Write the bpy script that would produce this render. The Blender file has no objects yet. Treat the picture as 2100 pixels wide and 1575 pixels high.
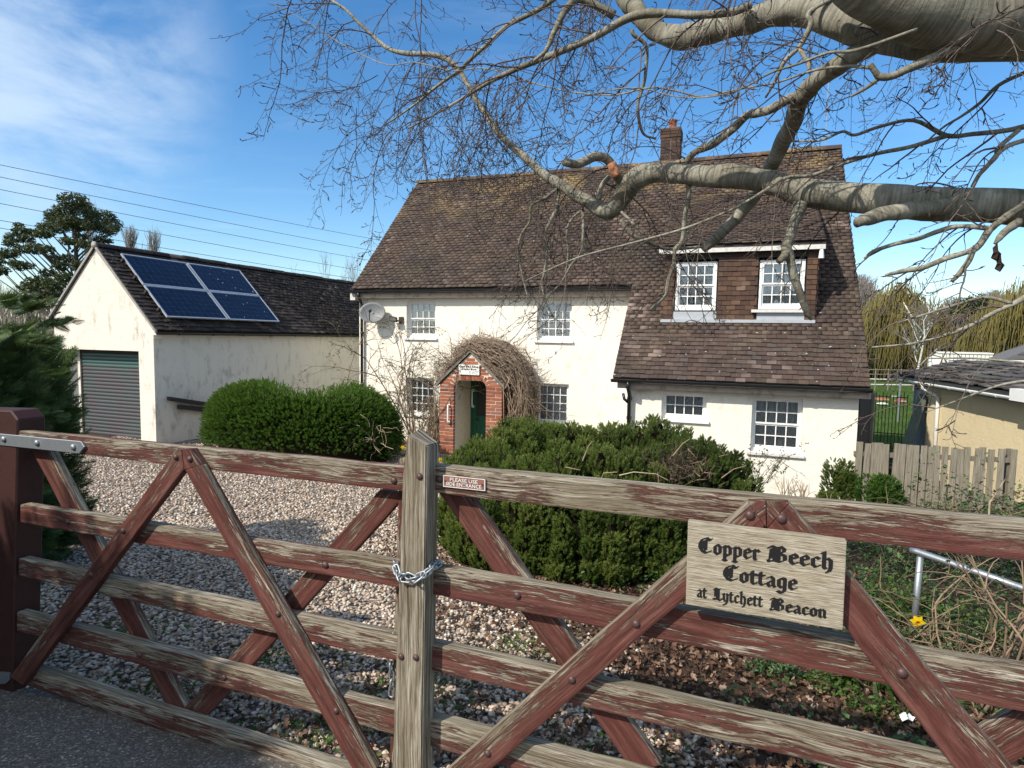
import bpy, bmesh, math, random
import numpy as np
from mathutils import Vector, Matrix
random.seed(7)
RNG = np.random.default_rng(11)
SC = bpy.context.scene
COL = SC.collection
PI = math.pi

# ------------------------------------------------------------------ camera
FOC, PITCH, ROLL, EYE = 1250.0, math.radians(4.34), math.radians(0.96), 1.57
cp, sp, cr, sr = math.cos(PITCH), math.sin(PITCH), math.cos(ROLL), math.sin(ROLL)
cam = bpy.data.cameras.new('camera')
cam.sensor_width = 36.0
cam.lens = 36.0 * FOC / 2100.0
cam.clip_start = 0.05
cam.clip_end = 3000.0
camo = bpy.data.objects.new('camera', cam)
COL.objects.link(camo)
_U, _V, _F = Vector((1, 0, 0)), Vector((0, -sp, -cp)), Vector((0, cp, -sp))
_X = _U * cr - _V * sr
_Y = -(_U * sr + _V * cr)
_Z = -_F
camo.matrix_world = Matrix(((_X.x, _Y.x, _Z.x, 0), (_X.y, _Y.y, _Z.y, 0), (_X.z, _Y.z, _Z.z, EYE), (0, 0, 0, 1)))
SC.camera = camo

# ------------------------------------------------------------------ light
SUN_AZ, SUN_EL = math.radians(53.0), math.radians(41.0)      # azimuth: to the left of straight behind the viewer
SUN_DIR = Vector((-math.sin(SUN_AZ) * math.cos(SUN_EL), -math.cos(SUN_AZ) * math.cos(SUN_EL), math.sin(SUN_EL)))
sl = bpy.data.lights.new('sun', 'SUN')
sl.energy = 4.2
sl.angle = math.radians(0.55)
sl.color = (1.0, 0.93, 0.82)
so = bpy.data.objects.new('sun', sl)
COL.objects.link(so)
so.rotation_euler = SUN_DIR.to_track_quat('Z', 'Y').to_euler()
so.location = (-6, -4, 9)

SC.view_settings.view_transform = 'Standard'
SC.view_settings.look = 'None'
SC.view_settings.exposure = 0.32
SC.view_settings.gamma = 1.0
SC.view_settings.use_curve_mapping = False
SC.cycles.max_bounces = 6
SC.cycles.diffuse_bounces = 3
SC.cycles.glossy_bounces = 3
SC.cycles.transparent_max_bounces = 8
SC.cycles.caustics_reflective = False
SC.cycles.caustics_refractive = False
SC.cycles.use_denoising = True


# ------------------------------------------------------------------ node helper
class NT:
    def __init__(s, tree):
        s.t = tree
        tree.nodes.clear()

    def n(s, typ, props=None, **ins):
        nd = s.t.nodes.new(typ)
        for k, v in (props or {}).items():
            setattr(nd, k, v)
        for k, v in ins.items():
            key = int(k[1:]) if k[0] == '_' else k.replace('_', ' ')
            s.set(nd.inputs[key], v)
        return nd

    def set(s, sock, v):
        if isinstance(v, bpy.types.NodeSocket):
            s.t.links.new(v, sock)
        elif isinstance(v, bpy.types.Node):
            s.t.links.new(v.outputs[0], sock)
        else:
            if isinstance(v, (tuple, list)) and len(v) == 3 and sock.type == 'RGBA':
                v = (*v, 1.0)
            sock.default_value = v

    def geo(s): return s.n('ShaderNodeNewGeometry')
    def pos(s): return s.geo().outputs['Position']
    def obj(s): return s.n('ShaderNodeTexCoord').outputs['Object']
    def uv(s): return s.n('ShaderNodeTexCoord').outputs['UV']
    def rnd(s): return s.n('ShaderNodeObjectInfo').outputs['Random']
    def att(s, name, typ='GEOMETRY'): return s.n('ShaderNodeAttribute', dict(attribute_name=name, attribute_type=typ)).outputs['Fac']

    def map(s, v, sc=(1, 1, 1), loc=(0, 0, 0), rot=(0, 0, 0)):
        return s.n('ShaderNodeMapping', None, Vector=v, Scale=sc, Location=loc, Rotation=rot).outputs[0]

    def noise(s, v, scale, det=3.0, rough=0.55, dist=0.0):
        return s.n('ShaderNodeTexNoise', None, Vector=v, Scale=scale, Detail=det, Roughness=rough, Distortion=dist).outputs[0]

    def voro(s, v, scale, feat='F1', out=0):
        return s.n('ShaderNodeTexVoronoi', dict(feature=feat), Vector=v, Scale=scale).outputs[out]

    def math(s, op, a, b=0.0, clamp=False):
        return s.n('ShaderNodeMath', dict(operation=op, use_clamp=clamp), _0=a, _1=b).outputs[0]

    def rng(s, v, a, b, c=0.0, d=1.0, smooth=True):
        return s.n('ShaderNodeMapRange', dict(interpolation_type='SMOOTHSTEP' if smooth else 'LINEAR'), _0=v, _1=a, _2=b, _3=c, _4=d).outputs[0]

    def mix(s, f, a, b, mode='MIX'):
        nd = s.n('ShaderNodeMix', dict(data_type='RGBA', blend_type=mode), _0=f, _6=a, _7=b)
        return nd.outputs[2]

    def ramp(s, f, stops, interp='LINEAR'):
        nd = s.n('ShaderNodeValToRGB', None, Fac=f)
        cr_ = nd.color_ramp
        cr_.interpolation = interp
        while len(cr_.elements) < len(stops):
            cr_.elements.new(0.5)
        for e, (p, c) in zip(cr_.elements, stops):
            e.position = p
            e.color = (*c, 1.0) if len(c) == 3 else c
        return nd.outputs[0]

    def bump(s, h, strength=0.5, dist=0.01, normal=None):
        nd = s.n('ShaderNodeBump', None, Strength=strength, Distance=dist, Height=h)
        if normal is not None:
            s.set(nd.inputs['Normal'], normal)
        return nd.outputs[0]

    def bsdf(s, color, rough=0.7, normal=None, spec=0.3, metal=0.0, **kw):
        nd = s.n('ShaderNodeBsdfPrincipled')
        s.set(nd.inputs['Base Color'], color)
        s.set(nd.inputs['Roughness'], rough)
        s.set(nd.inputs['Specular IOR Level'], spec)
        s.set(nd.inputs['Metallic'], metal)
        if normal is not None:
            s.set(nd.inputs['Normal'], normal)
        return nd.outputs[0]

    def out(s, shader):
        o = s.n('ShaderNodeOutputMaterial')
        s.t.links.new(shader, o.inputs['Surface'])


def material(name, fn):
    m = bpy.data.materials.new(name)
    m.use_nodes = True
    t = NT(m.node_tree)
    t.out(fn(t))
    return m


# ------------------------------------------------------------------ world: nishita sky with thin cirrus, plus an added unseen veil for fill
def P_dir(px, py):
    a = (px - 1050) / FOC
    b = (py - 787.5) / FOC
    u = cr * a + sr * b
    v = -sr * a + cr * b
    return Vector((u, cp - v * sp, -sp - v * cp)).normalized()


world = bpy.data.worlds.new('World')
SC.world = world
world.use_nodes = True
w = NT(world.node_tree)
sky = w.n('ShaderNodeTexSky', dict(sky_type='NISHITA', sun_disc=False, sun_elevation=SUN_EL,
                                   sun_rotation=PI + SUN_AZ, altitude=60.0, air_density=1.0,
                                   dust_density=0.35, ozone_density=2.2))
gen = w.n('ShaderNodeTexCoord').outputs['Generated']
sep = w.n('ShaderNodeSeparateXYZ', None, _0=gen)
zc = w.math('MAXIMUM', sep.outputs[2], 0.04)
px_ = w.math('DIVIDE', sep.outputs[0], zc)
py_ = w.math('DIVIDE', sep.outputs[1], zc)
plane = w.n('ShaderNodeCombineXYZ', None, _0=px_, _1=py_, _2=0.0).outputs[0]
mp = w.map(plane, (0.55, 1.3, 1), (3.1, 0.4, 0), (0, 0, math.radians(-24)))
wisps = w.rng(w.noise(mp, 1.6, 7, 0.62, 0.6), 0.47, 0.8)
cover = w.rng(w.noise(w.map(gen, (1, 1, 1), (1.7, 2.3, 0.2)), 1.9, 2, 0.5), 0.42, 0.66)


def blob(px, py, sharp, vec=None):
    d = Vector(vec).normalized() if vec else P_dir(px, py)
    dt = w.n('ShaderNodeVectorMath', dict(operation='DOT_PRODUCT'), _0=gen, _1=tuple(d)).outputs['Value']
    return w.rng(dt, math.cos(math.radians(sharp)), 1.0)


soft = w.noise(w.map(gen, (1, 1, 2.2), (0.3, 0.1, 0.7)), 5.0, 6, 0.6, 0.4)
b1 = w.math('MULTIPLY', blob(-20, 60, 16), 0.55)
b2 = w.math('MULTIPLY', blob(165, 190, 6.5), 0.50)
b3 = w.math('MULTIPLY', blob(190, 275, 7), 0.42)
b4 = w.math('MULTIPLY', blob(-60, 260, 11), 0.32)
fill_veil = w.math('MULTIPLY', w.rng(w.n('ShaderNodeVectorMath', dict(operation='DOT_PRODUCT'), _0=gen, _1=tuple(Vector((-0.62, -0.72, 0.30)).normalized())).outputs['Value'], -0.15, 0.75), 0.85)  # broad white veil behind the camera, added to whiten the fill light
bl = w.math('MAXIMUM', w.math('MAXIMUM', b1, b2), w.math('MAXIMUM', b3, b4))
bl = w.math('MULTIPLY', bl, w.rng(soft, 0.28, 0.68))
cl = w.math('MULTIPLY', wisps, w.math('MULTIPLY', cover, 0.14))
cl = w.math('MAXIMUM', cl, bl, True)
cl = w.math('MAXIMUM', cl, w.math('MULTIPLY', fill_veil, w.rng(soft, 0.10, 0.55)), True)
sat = w.n('ShaderNodeHueSaturation', None, Saturation=1.30, Value=1.0, Color=sky.outputs[0])
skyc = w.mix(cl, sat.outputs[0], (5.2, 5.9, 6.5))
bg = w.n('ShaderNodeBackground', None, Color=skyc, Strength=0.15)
wo = w.n('ShaderNodeOutputWorld')
w.t.links.new(bg.outputs[0], wo.inputs['Surface'])

# ------------------------------------------------------------------ geometry helpers
CAMP = np.array([0, 0, EYE])


def ray(px, py):
    a = (px - 1050) / FOC
    b = (py - 787.5) / FOC
    u = cr * a + sr * b
    v = -sr * a + cr * b
    return np.array([u, cp - v * sp, -sp - v * cp])


def at(px, py, Y):
    d = ray(px, py)
    return CAMP + d * Y / d[1]


def hit(px, py, P, n):
    d = ray(px, py)
    return CAMP + d * (((P - CAMP) @ n) / (d @ n))


def gz(x, y):
    """height of the ground: the garden falls away from the gate to the house"""
    x = np.asarray(x, float)
    y = np.asarray(y, float)
    k = 1.28 + 0.052 * np.clip(x, -9, 6)
    r = np.clip((y - 2.0) / 11.5, 0, 1)
    r = r * (1.12 - 0.12 * r)
    return -k * np.clip(r, 0, 1)


class Frame:
    def __init__(s, o, e1, e2):
        s.o, s.e1, s.e2, s.ez = np.array(o, float), np.array(e1, float), np.array(e2, float), np.array([0, 0, 1.0])

    def __call__(s, a, b, c):
        return s.o + s.e1 * a + s.e2 * b + s.ez * c

    def on(s, px, py, t=0.0):
        """pixel -> (s, z) on the plane at depth t"""
        p = hit(px, py, s.o + s.e2 * t, s.e2) - s.o
        return p @ s.e1, p[2]


TH = math.radians(20.64)
E1 = np.array([math.cos(TH), -math.sin(TH), 0])
E2 = np.array([math.sin(TH), math.cos(TH), 0])
_o = at(737, 700, 16.0)
_o[2] = 0
HF = Frame(_o, E1, E2)
_o = at(317, 780, 13.0)
_o[2] = 0
GF = Frame(_o, E1, E2)
LOC = {}


def link(name, data, parent=None):
    o = bpy.data.objects.new(name, data)
    COL.objects.link(o)
    if parent is not None:
        o.parent = parent
        LOC[o.name] = LOC[parent.name]
    else:
        LOC[o.name] = np.zeros(3)
    return o


def tag(o, label=None, cat=None, group=None, kind=None):
    if label: o['label'] = label
    if cat: o['category'] = cat
    if group: o['group'] = group
    if kind: o['kind'] = kind
    return o


def thing(name, label, cat, loc=(0, 0, 0), group=None):
    o = bpy.data.objects.new(name, None)
    COL.objects.link(o)
    o.empty_display_size = 0.1
    o.location = tuple(float(v) for v in loc)
    LOC[o.name] = np.array(loc, float)
    return tag(o, label, cat, group)


def mesh_np(name, V, faces, mat, parent=None, rnd=None, smooth=False, uv=None):
    """V (n,3) world coords, faces: list of index arrays (m,k)"""
    V = np.asarray(V, float)
    off = LOC[parent.name] if parent is not None else np.zeros(3)
    me = bpy.data.meshes.new(name)
    V = V - off
    me.vertices.add(len(V))
    me.vertices.foreach_set('co', V.astype(np.float32).ravel())
    faces = [np.asarray(f, np.int32) for f in faces if len(f)]
    tot = sum(f.size for f in faces)
    npoly = sum(len(f) for f in faces)
    me.loops.add(tot)
    me.polygons.add(npoly)
    vi = np.concatenate([f.ravel() for f in faces])
    lt = np.concatenate([np.full(len(f), f.shape[1], np.int32) for f in faces])
    ls = np.concatenate([[0], np.cumsum(lt)[:-1]]).astype(np.int32)
    me.loops.foreach_set('vertex_index', vi)
    me.polygons.foreach_set('loop_start', ls)
    me.polygons.foreach_set('loop_total', lt)
    if smooth:
        me.polygons.foreach_set('use_smooth', np.ones(npoly, bool))
    me.update(calc_edges=True)
    if rnd is not None:
        a = me.attributes.new('rnd', 'FLOAT', 'POINT')
        a.data.foreach_set('value', np.asarray(rnd, np.float32))
    if mat is not None:
        me.materials.append(mat)
    return link(name, me, parent)


class MB:
    """collects hexahedra, prisms, tubes and sheets into ONE mesh"""

    def __init__(s):
        s.v, s.f = [], []

    def add(s, pts, faces):
        b = len(s.v)
        s.v += [tuple(map(float, p)) for p in pts]
        s.f += [tuple(b + i for i in f) for f in faces]
        return s

    def hexa(s, p):          # 4 bottom, 4 top (same order)
        return s.add(p, [(3, 2, 1, 0), (4, 5, 6, 7), (0, 1, 5, 4), (1, 2, 6, 5), (2, 3, 7, 6), (3, 0, 4, 7)])

    def box(s, F, a, b):     # axis box in frame F from a to b
        (x0, y0, z0), (x1, y1, z1) = a, b
        return s.hexa([F(x0, y0, z0), F(x1, y0, z0), F(x1, y1, z0), F(x0, y1, z0),
                       F(x0, y0, z1), F(x1, y0, z1), F(x1, y1, z1), F(x0, y1, z1)])

    def prism(s, poly, vec):
        n = len(poly)
        poly = [np.array(p, float) for p in poly]
        q = [p + np.array(vec, float) for p in poly]
        return s.add(poly + q, [tuple(range(n))[::-1], tuple(range(n, 2 * n))] +
                     [(i, (i + 1) % n, n + (i + 1) % n, n + i) for i in range(n)])

    def quad(s, a, b, c, d):
        return s.add([a, b, c, d], [(0, 1, 2, 3)])

    def tube(s, pts, rad, k=8, caps=True):
        pts = np.array(pts, float)
        rad = np.broadcast_to(np.asarray(rad, float), (len(pts),))
        V, F = tube_arrays(pts, rad, k)
        b = len(s.v)
        s.v += [tuple(p) for p in V]
        s.f += [tuple(b + i for i in f) for f in F]
        if caps:
            s.f.append(tuple(b + i for i in range(k))[::-1])
            s.f.append(tuple(b + len(V) - k + i for i in range(k)))
        return s

    def build(s, name, mat, parent=None, smooth=False, bevel=0.0, label=None):
        off = LOC[parent.name] if parent is not None else np.zeros(3)
        me = bpy.data.meshes.new(name)
        me.from_pydata([tuple(np.array(p) - off) for p in s.v], [], s.f)
        bm = bmesh.new()
        bm.from_mesh(me)
        bmesh.ops.recalc_face_normals(bm, faces=bm.faces)
        if bevel:
            es = [e for e in bm.edges if len(e.link_faces) == 2 and e.calc_face_angle(0) > 0.6]
            bmesh.ops.bevel(bm, geom=es, offset=bevel, segments=1, affect='EDGES')
        bm.to_mesh(me)
        bm.free()
        if smooth:
            for p in me.polygons: p.use_smooth = True
        if mat is not None: me.materials.append(mat)
        o = link(name, me, parent)
        if label: o['label'] = label
        return o


def tube_arrays(pts, rad, k):
    n = len(pts)
    T = np.gradient(pts, axis=0) if n > 2 else np.repeat((pts[1:] - pts[:-1]), 2, axis=0)
    T /= np.linalg.norm(T, axis=1, keepdims=True) + 1e-9
    m = T.mean(0)
    ref = np.array([0, 0, 1.0]) if abs(m[2]) < 0.8 * (np.linalg.norm(m) + 1e-9) else np.array([1.0, 0.13, 0])
    A = np.cross(T, ref)
    A /= np.linalg.norm(A, axis=1, keepdims=True) + 1e-9
    B = np.cross(A, T)
    an = np.arange(k) * 2 * PI / k
    V = pts[:, None, :] + rad[:, None, None] * (A[:, None, :] * np.cos(an)[None, :, None] + B[:, None, :] * np.sin(an)[None, :, None])
    V = V.reshape(-1, 3)
    i = np.arange(n - 1)[:, None] * k
    j = np.arange(k)[None, :]
    F = np.stack([i + j, i + (j + 1) % k, i + k + (j + 1) % k, i + k + j], -1).reshape(-1, 4)
    return V, F


class Tubes:
    """many thin tubes, one mesh"""

    def __init__(s):
        s.V, s.F, s.R, s.n = [], [], [], 0

    def add(s, pts, rad, k=4, rnd=None):
        pts = np.asarray(pts, float)
        rad = np.broadcast_to(np.asarray(rad, float), (len(pts),))
        V, F = tube_arrays(pts, rad, k)
        s.V.append(V)
        s.F.append(F + s.n)
        s.R.append(np.full(len(V), random.random() if rnd is None else rnd))
        s.n += len(V)

    def build(s, name, mat, parent=None, smooth=True):
        return mesh_np(name, np.concatenate(s.V), [np.concatenate(s.F)], mat, parent, np.concatenate(s.R), smooth)


def frames(D, roll=None):
    """rotation matrices (N,3,3) whose columns are x,y,z with z along D"""
    D = np.asarray(D, float)
    D = D / (np.linalg.norm(D, axis=1, keepdims=True) + 1e-9)
    ref = np.where(np.abs(D[:, 2:3]) < 0.9, np.array([[0, 0, 1.0]]), np.array([[1.0, 0, 0]]))
    X = np.cross(ref, D)
    X /= np.linalg.norm(X, axis=1, keepdims=True) + 1e-9
    Y = np.cross(D, X)
    if roll is None: roll = RNG.uniform(0, 2 * PI, len(D))
    c, s_ = np.cos(roll)[:, None], np.sin(roll)[:, None]
    X2, Y2 = X * c + Y * s_, Y * c - X * s_
    return np.stack([X2, Y2, D], -1)


def scatter_arrays(tv, tf, pos, R, sc):
    tv = np.asarray(tv, float)
    tf = np.asarray(tf, np.int32)
    pos = np.asarray(pos, float)
    N, k = len(pos), len(tv)
    sc = np.asarray(sc, float)
    if sc.ndim == 1: sc = sc[:, None]
    L = tv[None, :, :] * (sc[:, None, :] if sc.shape[1] == 3 else sc[:, :, None])
    V = np.einsum('nij,nkj->nki', R, L) + pos[:, None, :]
    F = tf[None, :, :] + (np.arange(N) * k)[:, None, None]
    return V.reshape(-1, 3), F.reshape(-1, tf.shape[1])


def scatter(name, tv, tf, pos, R, sc, mat, parent=None, rnd=None, smooth=False):
    V, F = scatter_arrays(tv, tf, pos, R, sc)
    if rnd is None: rnd = RNG.random(len(pos))
    return mesh_np(name, V, [F], mat, parent, np.repeat(rnd, len(tv)), smooth)


def euler_R(rx, ry, rz):
    cx, sx, cy, sy, cz, sz = np.cos(rx), np.sin(rx), np.cos(ry), np.sin(ry), np.cos(rz), np.sin(rz)
    R = np.empty((len(rx), 3, 3))
    R[:, 0, 0] = cz * cy; R[:, 0, 1] = cz * sy * sx - sz * cx; R[:, 0, 2] = cz * sy * cx + sz * sx
    R[:, 1, 0] = sz * cy; R[:, 1, 1] = sz * sy * sx + cz * cx; R[:, 1, 2] = sz * sy * cx - cz * sx
    R[:, 2, 0] = -sy; R[:, 2, 1] = cy * sx; R[:, 2, 2] = cy * cx
    return R


def raw_mesh(name, pts, faces, mat):
    me = bpy.data.meshes.new(name)
    me.from_pydata([tuple(map(float, p)) for p in pts], [], faces)
    me.update()
    if mat is not None: me.materials.append(mat)
    return me


def box_mesh(name, lx, ly, lz, mat, org=(0, 0, 0)):
    x0, y0, z0 = org
    P = [(x0, y0, z0), (x0 + lx, y0, z0), (x0 + lx, y0 + ly, z0), (x0, y0 + ly, z0)]
    P += [(a, b, c + lz) for a, b, c in P]
    return raw_mesh(name, P, [(3, 2, 1, 0), (4, 5, 6, 7), (0, 1, 5, 4), (1, 2, 6, 5), (2, 3, 7, 6), (3, 0, 4, 7)], mat)


def piece(name, me, parent, ax, ay, az, p):
    """an object sharing mesh me, axes ax ay az, origin at world point p"""
    o = bpy.data.objects.new(name, me)
    COL.objects.link(o)
    o.parent = parent
    q = np.array(p, float) - LOC[parent.name]
    M = Matrix(((ax[0], ay[0], az[0], q[0]), (ax[1], ay[1], az[1], q[1]), (ax[2], ay[2], az[2], q[2]), (0, 0, 0, 1)))
    o.matrix_basis = M
    LOC[o.name] = LOC[parent.name]
    return o


EZ = np.array([0, 0, 1.0])
WF = Frame((0, 0, 0), (1, 0, 0), (0, 1, 0))


# ------------------------------------------------------------------ materials
def f_render(t, base, dirt, dirt_amt, patchy=1.0):
    p = t.pos()
    big = t.noise(p, 0.9, 4, 0.6)
    mid = t.noise(t.map(p, (1, 1, 0.45)), 5.0, 5, 0.65)
    streak = t.noise(t.map(p, (9, 9, 0.8)), 1.0, 4, 0.6)
    d = t.math('MULTIPLY', t.rng(mid, 0.48, 0.72), t.rng(big, 0.3, 0.7))
    d2 = t.math('MULTIPLY', t.rng(streak, 0.55, 0.8), t.rng(big, 0.45, 0.75))
    f = t.math('MULTIPLY', t.math('MAXIMUM', d, d2), dirt_amt, True)
    spots = t.math('MULTIPLY', t.rng(t.noise(p, 26, 4, 0.7), 0.62, 0.74), 0.45 * patchy * dirt_amt)
    col = t.mix(f, base, dirt)
    col = t.mix(spots, col, tuple(c * 0.5 for c in dirt))
    h = t.math('ADD', t.noise(p, 22, 5, 0.65), t.math('MULTIPLY', t.noise(p, 4, 3), 0.9))
    return t.bsdf(col, 0.88, t.bump(h, 0.55, 0.022), 0.15)


M = {}
M['render'] = material('cream_render', lambda t: f_render(t, (0.85, 0.80, 0.69), (0.56, 0.50, 0.41), 0.75))
M['render_garage'] = material('stained_render', lambda t: f_render(t, (0.74, 0.69, 0.60), (0.33, 0.30, 0.25), 0.95))
M['render_yellow'] = material('yellow_render', lambda t: f_render(t, (0.74, 0.62, 0.40), (0.55, 0.46, 0.31), 0.4))


def f_tile(t, stops, lich, lich_amt, spec_amt):
    r = t.math('FRACT', t.math('ADD', t.att('rnd'), t.rnd()))
    p = t.pos()
    col = t.ramp(r, stops)
    big = t.noise(p, 0.75, 4, 0.6)
    col = t.mix(t.math('MULTIPLY', t.rng(big, 0.48, 0.7), 0.75), col, (0.035, 0.03, 0.028))
    z = t.n('ShaderNodeSeparateXYZ', None, _0=p).outputs[2]
    lz = t.rng(z, 4.2, 6.2)
    l = t.math('MULTIPLY', t.rng(t.noise(p, 1.3, 5, 0.65), 0.42, 0.68), t.math('ADD', t.math('MULTIPLY', lz, lich_amt), lich_amt * 0.16), True)
    l = t.math('MULTIPLY', l, t.rng(t.noise(p, 21, 4, 0.7), 0.35, 0.6))
    col = t.mix(l, col, lich)
    pale = t.math('MULTIPLY', t.rng(t.noise(p, 0.62, 3, 0.55, 0.3), 0.56, 0.72), t.math('MULTIPLY', t.rng(r, 0.45, 0.9), 0.75))
    col = t.mix(pale, col, (0.27, 0.2, 0.17))
    sp_ = t.math('MULTIPLY', t.rng(t.noise(p, 17, 2, 0.5), 0.70, 0.76), spec_amt)
    col = t.mix(sp_, col, (0.55, 0.53, 0.48))
    h = t.noise(p, 60, 4, 0.7)
    return t.bsdf(col, 0.8, t.bump(h, 0.35, 0.006), 0.25)


CLAY = [(0.0, (0.052, 0.037, 0.032)), (0.4, (0.070, 0.048, 0.040)), (0.65, (0.084, 0.056, 0.046)), (0.85, (0.078, 0.061, 0.053)), (1.0, (0.108, 0.080, 0.067))]
M['tile'] = material('clay_tile', lambda t: f_tile(t, CLAY, (0.30, 0.21, 0.095), 0.95, 0.9))
M['tile_dark'] = material('dark_clay_tile', lambda t: f_tile(t, [(0, (0.022, 0.017, 0.016)), (0.5, (0.042, 0.032, 0.028)), (1, (0.07, 0.055, 0.046))], (0.10, 0.10, 0.045), 0.35, 0.9))
M['tile_hung'] = material('hung_clay_tile', lambda t: f_tile(t, [(0, (0.060, 0.034, 0.025)), (0.5, (0.088, 0.048, 0.033)), (1, (0.125, 0.072, 0.045))], (0.22, 0.15, 0.07), 0.2, 0.15))
M['tile_grey'] = material('grey_concrete_tile', lambda t: f_tile(t, [(0, (0.05, 0.045, 0.043)), (0.5, (0.09, 0.082, 0.078)), (1, (0.15, 0.14, 0.13))], (0.2, 0.19, 0.15), 0.3, 0.5))


def f_brick(t):
    r = t.rnd()
    p = t.pos()
    col = t.ramp(r, [(0, (0.12, 0.06, 0.045)), (0.15, (0.24, 0.075, 0.042)), (0.5, (0.33, 0.105, 0.052)), (0.8, (0.40, 0.14, 0.07)), (1, (0.26, 0.12, 0.085))])
    col = t.mix(t.math('MULTIPLY', t.rng(t.noise(p, 30, 4, 0.7), 0.4, 0.7), 0.45), col, (0.14, 0.075, 0.055))
    return t.bsdf(col, 0.85, t.bump(t.noise(p, 90, 4, 0.7), 0.4, 0.004), 0.2)


M['brick'] = material('red_brick', f_brick)


def f_brick_old(t):
    r = t.rnd()
    p = t.pos()
    col = t.ramp(r, [(0, (0.045, 0.034, 0.030)), (0.5, (0.08, 0.05, 0.04)), (1, (0.12, 0.068, 0.05))])
    return t.bsdf(col, 0.9, t.bump(t.noise(p, 60, 4, 0.7), 0.4, 0.006), 0.2)


M['brick_old'] = material('sooty_brick', f_brick_old)


def f_plain(col, rough=0.6, var=0.12, scale=12, spec=0.3, metal=0.0, bump=0.0, dark=0.55):
    def fn(t):
        p = t.pos()
        n = t.noise(p, scale, 5, 0.65)
        c = t.mix(t.math('MULTIPLY', t.rng(n, 0.45, 0.75), var * 4, True), col, tuple(x * dark for x in col))
        nm = t.bump(t.noise(p, scale * 4, 4, 0.6), bump, 0.004) if bump else None
        return t.bsdf(c, rough, nm, spec, metal)
    return fn


M['mortar'] = material('mortar', f_plain((0.62, 0.57, 0.50), 0.95, 0.1, 30, 0.1, 0, 0.5))
M['mortar_dark'] = material('old_mortar', f_plain((0.17, 0.15, 0.13), 0.95, 0.1, 30, 0.1, 0, 0.5))
M['white'] = material('white_paint', f_plain((0.82, 0.82, 0.80), 0.45, 0.05, 9, 0.35, 0, 0, 0.8))
M['white_worn'] = material('worn_white_paint', f_plain((0.66, 0.64, 0.60), 0.7, 0.16, 14, 0.2, 0, 0.3, 0.55))
M['fascia'] = material('peeling_fascia_paint', f_plain((0.46, 0.38, 0.31), 0.8, 0.2, 7, 0.2, 0, 0.3, 0.32))
M['lead'] = material('lead_sheet', f_plain((0.40, 0.42, 0.45), 0.55, 0.12, 8, 0.4, 0.0, 0.2, 0.7))
M['black'] = material('black_plastic', f_plain((0.018, 0.019, 0.021), 0.35, 0.1, 20, 0.5))
M['iron'] = material('black_iron', f_plain((0.02, 0.02, 0.02), 0.6, 0.1, 20, 0.4))
M['galv'] = material('galvanised_steel', f_plain((0.36, 0.385, 0.41), 0.5, 0.1, 40, 0.5, 0.75, 0.15, 0.7))
M['dish'] = material('dish_grey', f_plain((0.17, 0.175, 0.18), 0.5, 0.12, 6, 0.4, 0, 0.1, 0.6))
M['chrome'] = material('aluminium_frame', f_plain((0.74, 0.75, 0.77), 0.3, 0.04, 30, 0.5, 0.55))
M['green_door'] = material('green_door_paint', f_plain((0.012, 0.10, 0.055), 0.35, 0.08, 6, 0.5))
M['cream'] = material('cream_paint', f_plain((0.62, 0.56, 0.44), 0.8, 0.1, 8, 0.2))
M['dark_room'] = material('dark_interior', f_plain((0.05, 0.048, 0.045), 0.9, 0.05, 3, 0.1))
M['terracotta'] = material('terracotta', f_plain((0.27, 0.10, 0.06), 0.85, 0.15, 14, 0.2))
M['lintel_dark'] = material('dark_timber', f_plain((0.055, 0.045, 0.04), 0.8, 0.1, 16, 0.2, 0, 0.3))
M['grey_timber'] = material('grey_timber', f_plain((0.20, 0.175, 0.14), 0.85, 0.2, 10, 0.2, 0, 0.5))
M['concrete'] = material('grey_concrete', f_plain((0.34, 0.32, 0.29), 0.9, 0.15, 12, 0.2, 0, 0.4))
M['wire'] = material('cable', f_plain((0.10, 0.11, 0.13), 0.6, 0.02, 5))
M['bluegrey'] = material('blue_grey_door', f_plain((0.20, 0.25, 0.33), 0.5, 0.05, 6))
M['greengrey'] = material('green_grey_board', f_plain((0.13, 0.15, 0.12), 0.7, 0.1, 6))
M['cat_white'] = material('white_cladding', f_plain((0.72, 0.72, 0.68), 0.6, 0.1, 6, 0.3, 0, 0, 0.75))
M['red_roof'] = material('red_roof_paint', f_plain((0.35, 0.05, 0.04), 0.7, 0.1, 8))
M['ochre_wall'] = material('orange_wall', f_plain((0.62, 0.33, 0.17), 0.8, 0.1, 8))
M['plastic_white'] = material('white_plastic', f_plain((0.80, 0.81, 0.82), 0.5, 0.08, 12, 0.4, 0, 0.4, 0.7))


def f_glass(t):
    fr = t.n('ShaderNodeFresnel', None, IOR=1.5).outputs[0]
    wob = t.bump(t.noise(t.pos(), 3.0, 2), 0.12, 0.02)
    g = t.n('ShaderNodeBsdfGlossy', None, Color=(0.9, 0.93, 0.95), Roughness=0.02, Normal=wob).outputs[0]
    tr = t.n('ShaderNodeBsdfTransparent', None, Color=(0.97, 0.98, 0.98)).outputs[0]
    mx = t.n('ShaderNodeMixShader', None, _0=t.math('ADD', fr, 0.06, True), _1=tr, _2=g)
    return mx.outputs[0]


M['glass'] = material('window_glass', f_glass)


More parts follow.
